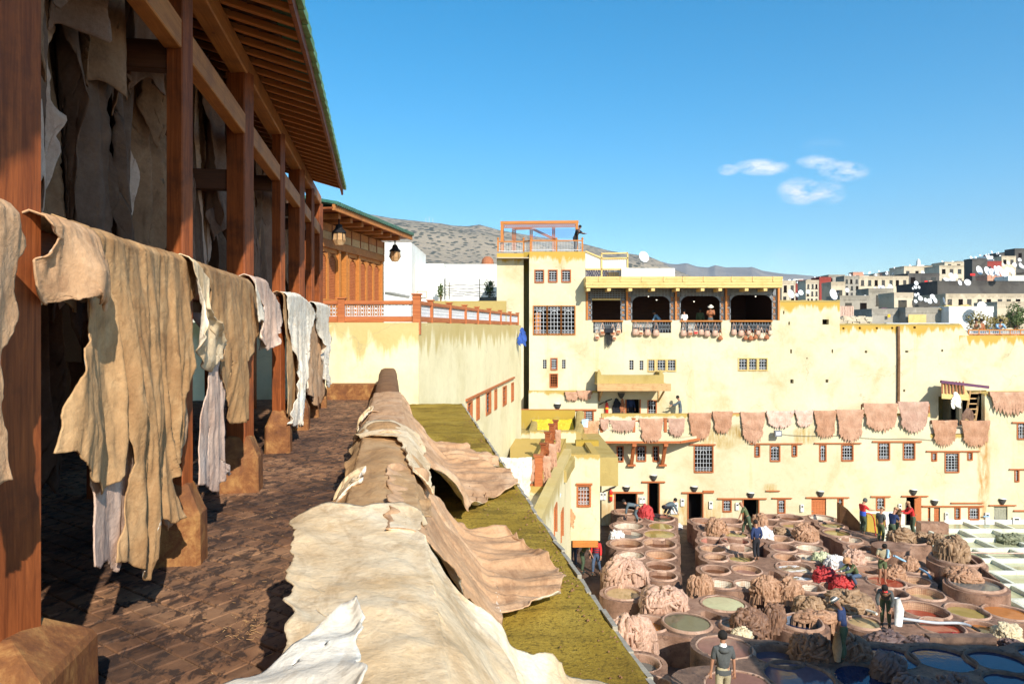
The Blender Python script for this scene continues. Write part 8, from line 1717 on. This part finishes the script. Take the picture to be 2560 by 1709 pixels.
# white houses left of the tower
def slabhouse(x0, x1, yt, D, label, dep=8): 
    a, b = px(x0, 900, D), px(x1, yt, D); o = empty('white_house', ((a.x+b.x)/2, D, 0), label, 'house', group='white houses left of the tower'); mb = MB(); mb.box(a.x, b.x, D, D+dep, -.5, b.z); mb.out('wall', 'plaster_white', o, top=b.z); return o
h1_ = slabhouse(960, 1028.5, 606, 48, 'tall plain white house end behind the far lantern'); h2_ = slabhouse(1028.7, 1110, 659, 50, 'low white house wall with one small grilled window'); slabhouse(1110.2, 1262, 660, 52, 'long low white wall left of the cream tower')
window(h2_, 1043, 728, 1066, 743, 49.98, frame='plaster_dun', nx=5, nz=4, arch=False, fr=.03)
rsf = MB(); rsf.raw([(px(962, 729, 40)), px(1024, 742, 38), px(1022, 746, 38), px(962, 736, 40), px(962, 729, 40)+Vector((0, 2, .1)), px(1024, 742, 38)+Vector((0, 2, .1))], [(0, 1, 2, 3), (0, 4, 5, 1)]); rsf.out('corrugated_roof', 'wood_grey', label='weathered sheet roof beside the pavilion', cat='roof')
cb_ = MB()
for k, (y0_, y1_) in enumerate(((713, 712), (722, 721), (728, 731), (734, 733), (739, 738))): cb_.tube([px(1112+i*14, y0_+(y1_-y0_)*i/9+1.5*math.sin(i*1.7+k), 47) for i in range(10)], .02, 4)
for x in (1112, 1123, 1199): cb_.bar(px(x, 697+(x == 1123)*8, 47), px(x, 748, 47), .05)
cb_.out('roof_cables', 'black', label='tangle of black cables and poles on the roof before the white wall', cat='cables')
dk_ = MB(); a, b = px(1198, 752, 47.5), px(1244, 742, 47.5); dk_.box(a.x, b.x, 47.5, 49, a.z, b.z+.0); dk_.out('dark_roof_tank', 'slate', label='dark box at the foot of the right conifer', cat='box') if 'slate' in MATS else dk_.out('dark_roof_tank', 'cloth_charcoal', label='dark box at the foot of the right conifer', cat='box')
dm = MB(); dm.lathe([(0, .55), (.25, .5), (.45, .3), (.52, 0), (.5, -.3)], 14, px(1219, 657, 60)); dm.out('brown_dome', 'cloth_brown_leather', label='brown domed roof vessel above the long white wall', cat='dome')
lr = MB(); lr.box(-12, 0, 41, 60, -.5, 9.5); lr.out('back_roofs', 'plaster_dun', label='low flat roofs between the pavilion and the white houses', cat='roof', top=20)
# ============================================================ MOUNTAINS
def ridge(name, label, prof_, D, y0, depth, amp, mat, nx=360, nr=46, seed=1):
    xs = np.linspace(prof_[0][0], prof_[-1][0], nx); yr = np.interp(xs, [p[0] for p in prof_], [p[1] for p in prof_]); V = []
    for j in range(nr):
        f_ = j/(nr-1); 
        for i in range(nx):
            d = D-depth*(1-f_); zr = Z_(yr[i], D)-CZ; X = (xs[i]-HX)/F*d
            sp = float(rid(X/amp*.22, f_*2.2+X/amp*.05, 0, seed, 4)); z = CZ+zr*(f_**.85)*(1+.0*f_)-(1-f_)*25+sp*amp*.055*min(1, (1-f_)*6)*(.3+f_)+ (amp*.01*float(fbm(X/amp*2.5, d/amp*2.5, 0, seed+2, 3)) )
            V.append((X, d, z))
    n0 = len(V)
    for i in range(nx): X, d, z = V[(nr-1)*nx+i]; V.append((X*1.1, d*1.15, -20))
    return add(name, V, gridf(nr+1, nx), mat, kind='structure', label=label, smooth=True)
m, b = base('mountain', .95, .05); co = coords(m, 'World')
c = ramp(m, noise(m, co, .0035, 8, .65, .4), [(.35, (.27, .235, .17)), (.52, (.42, .34, .24)), (.68, (.34, .28, .20))])
g_ = nn(m, 'ShaderNodeNewGeometry'); sz_ = nn(m, 'ShaderNodeSeparateXYZ'); lk(m, g_.outputs['Position'], sz_.inputs[0])
gz = mt(m, 'ADD', mt(m, 'MULTIPLY', sz_.outputs[2], -.0030), mt(m, 'MULTIPLY', noise(m, co, .006, 6, .6), .9))
c = mixc(m, ramp(m, gz, [(.22, 0.), (.42, .7)]), c, (.105, .125, .06))
vo = nn(m, 'ShaderNodeTexVoronoi', feature='F1'); vo.inputs['Scale'].default_value = .055; lk(m, co, vo.inputs[0])
dens = noise(m, co, .004, 5, .6); c = mixc(m, mt(m, 'MULTIPLY', ramp(m, mt(m, 'SUBTRACT', vo.outputs['Distance'], mt(m, 'MULTIPLY', dens, .62)), [(.0, 1.), (.12, 0.)]), .85), c, (.045, .06, .045))
c = mixc(m, ramp(m, noise(m, co, .0022, 7, .7, .3), [(.58, 0.), (.66, .8)]), c, (.05, .07, .055))
lk(m, c, b.inputs['Base Color']); bump(m, b, noise(m, co, .03, 6, .7), .9, 14)
d2 = lambda L: [(x*DS, y*DS) for x, y in L]
ridge('mountain', 'dry mountain slope dotted with dark scrub behind the roofs', d2([(560, 500), (700, 478), (745, 482), (800, 489), (850, 492), (900, 500), (950, 505), (985, 509), (1010, 511), (1040, 517), (1075, 519), (1100, 516), (1145, 528), (1240, 545), (1330, 559), (1400, 577), (1450, 584), (1490, 590), (1515, 600), (1545, 616), (1600, 640), (1700, 665), (1900, 690)]), 2600, 760, 1500, 800, 'mountain', seed=3)
m, b = base('mountain_far', .95, .05); co = coords(m, 'World'); c = ramp(m, noise(m, co, .003, 8, .65, .4), [(.4, (.22, .20, .18)), (.6, (.33, .29, .24))]); lk(m, c, b.inputs['Base Color'])
ridge('far_hills', 'farther bluish rocky hills between mountain and town', d2([(1400, 600), (1500, 602), (1535, 612), (1552, 613), (1575, 609.5), (1600, 617), (1625, 619), (1640, 613.5), (1665, 620), (1690, 620), (1715, 621), (1725, 620), (1750, 631), (1775, 636), (1800, 640), (1900, 645), (2100, 648), (2400, 640), (2600, 650)]), 5200, 760, 2600, 1500, 'mountain_far', seed=9, nr=30)
mast = MB()
for (x, y0_, y1_) in ((977*DS+0, 500, 508), (985*DS, 497.5, 508.5), (993*DS, 500, 509)): mast.bar(px(x, y0_*DS, 2550), px(x, y1_*DS+2, 2550), 1.2)
mast.out('radio_masts', 'iron_pale', label='tiny radio masts on the mountain ridge', cat='mast')
# air
hz = MB(); hz.box(-5600, 5600, -300, 6200, -30, 1000); m = bpy.data.materials.new('haze'); m.use_nodes = True; m.node_tree.nodes.clear(); MATS['haze'] = m
oo = m.node_tree.nodes.new('ShaderNodeOutputMaterial'); pv = m.node_tree.nodes.new('ShaderNodeVolumePrincipled'); pv.inputs['Color'].default_value = (.62, .78, 1, 1); pv.inputs['Density'].default_value = .00009; pv.inputs['Anisotropy'].default_value = .2
m.node_tree.links.new(pv.outputs[0], oo.inputs['Volume']); HAZE = True
if HAZE: hz.out('haze', 'haze', kind='stuff', label='thin pale air between the viewer and the far hills', cat='haze')
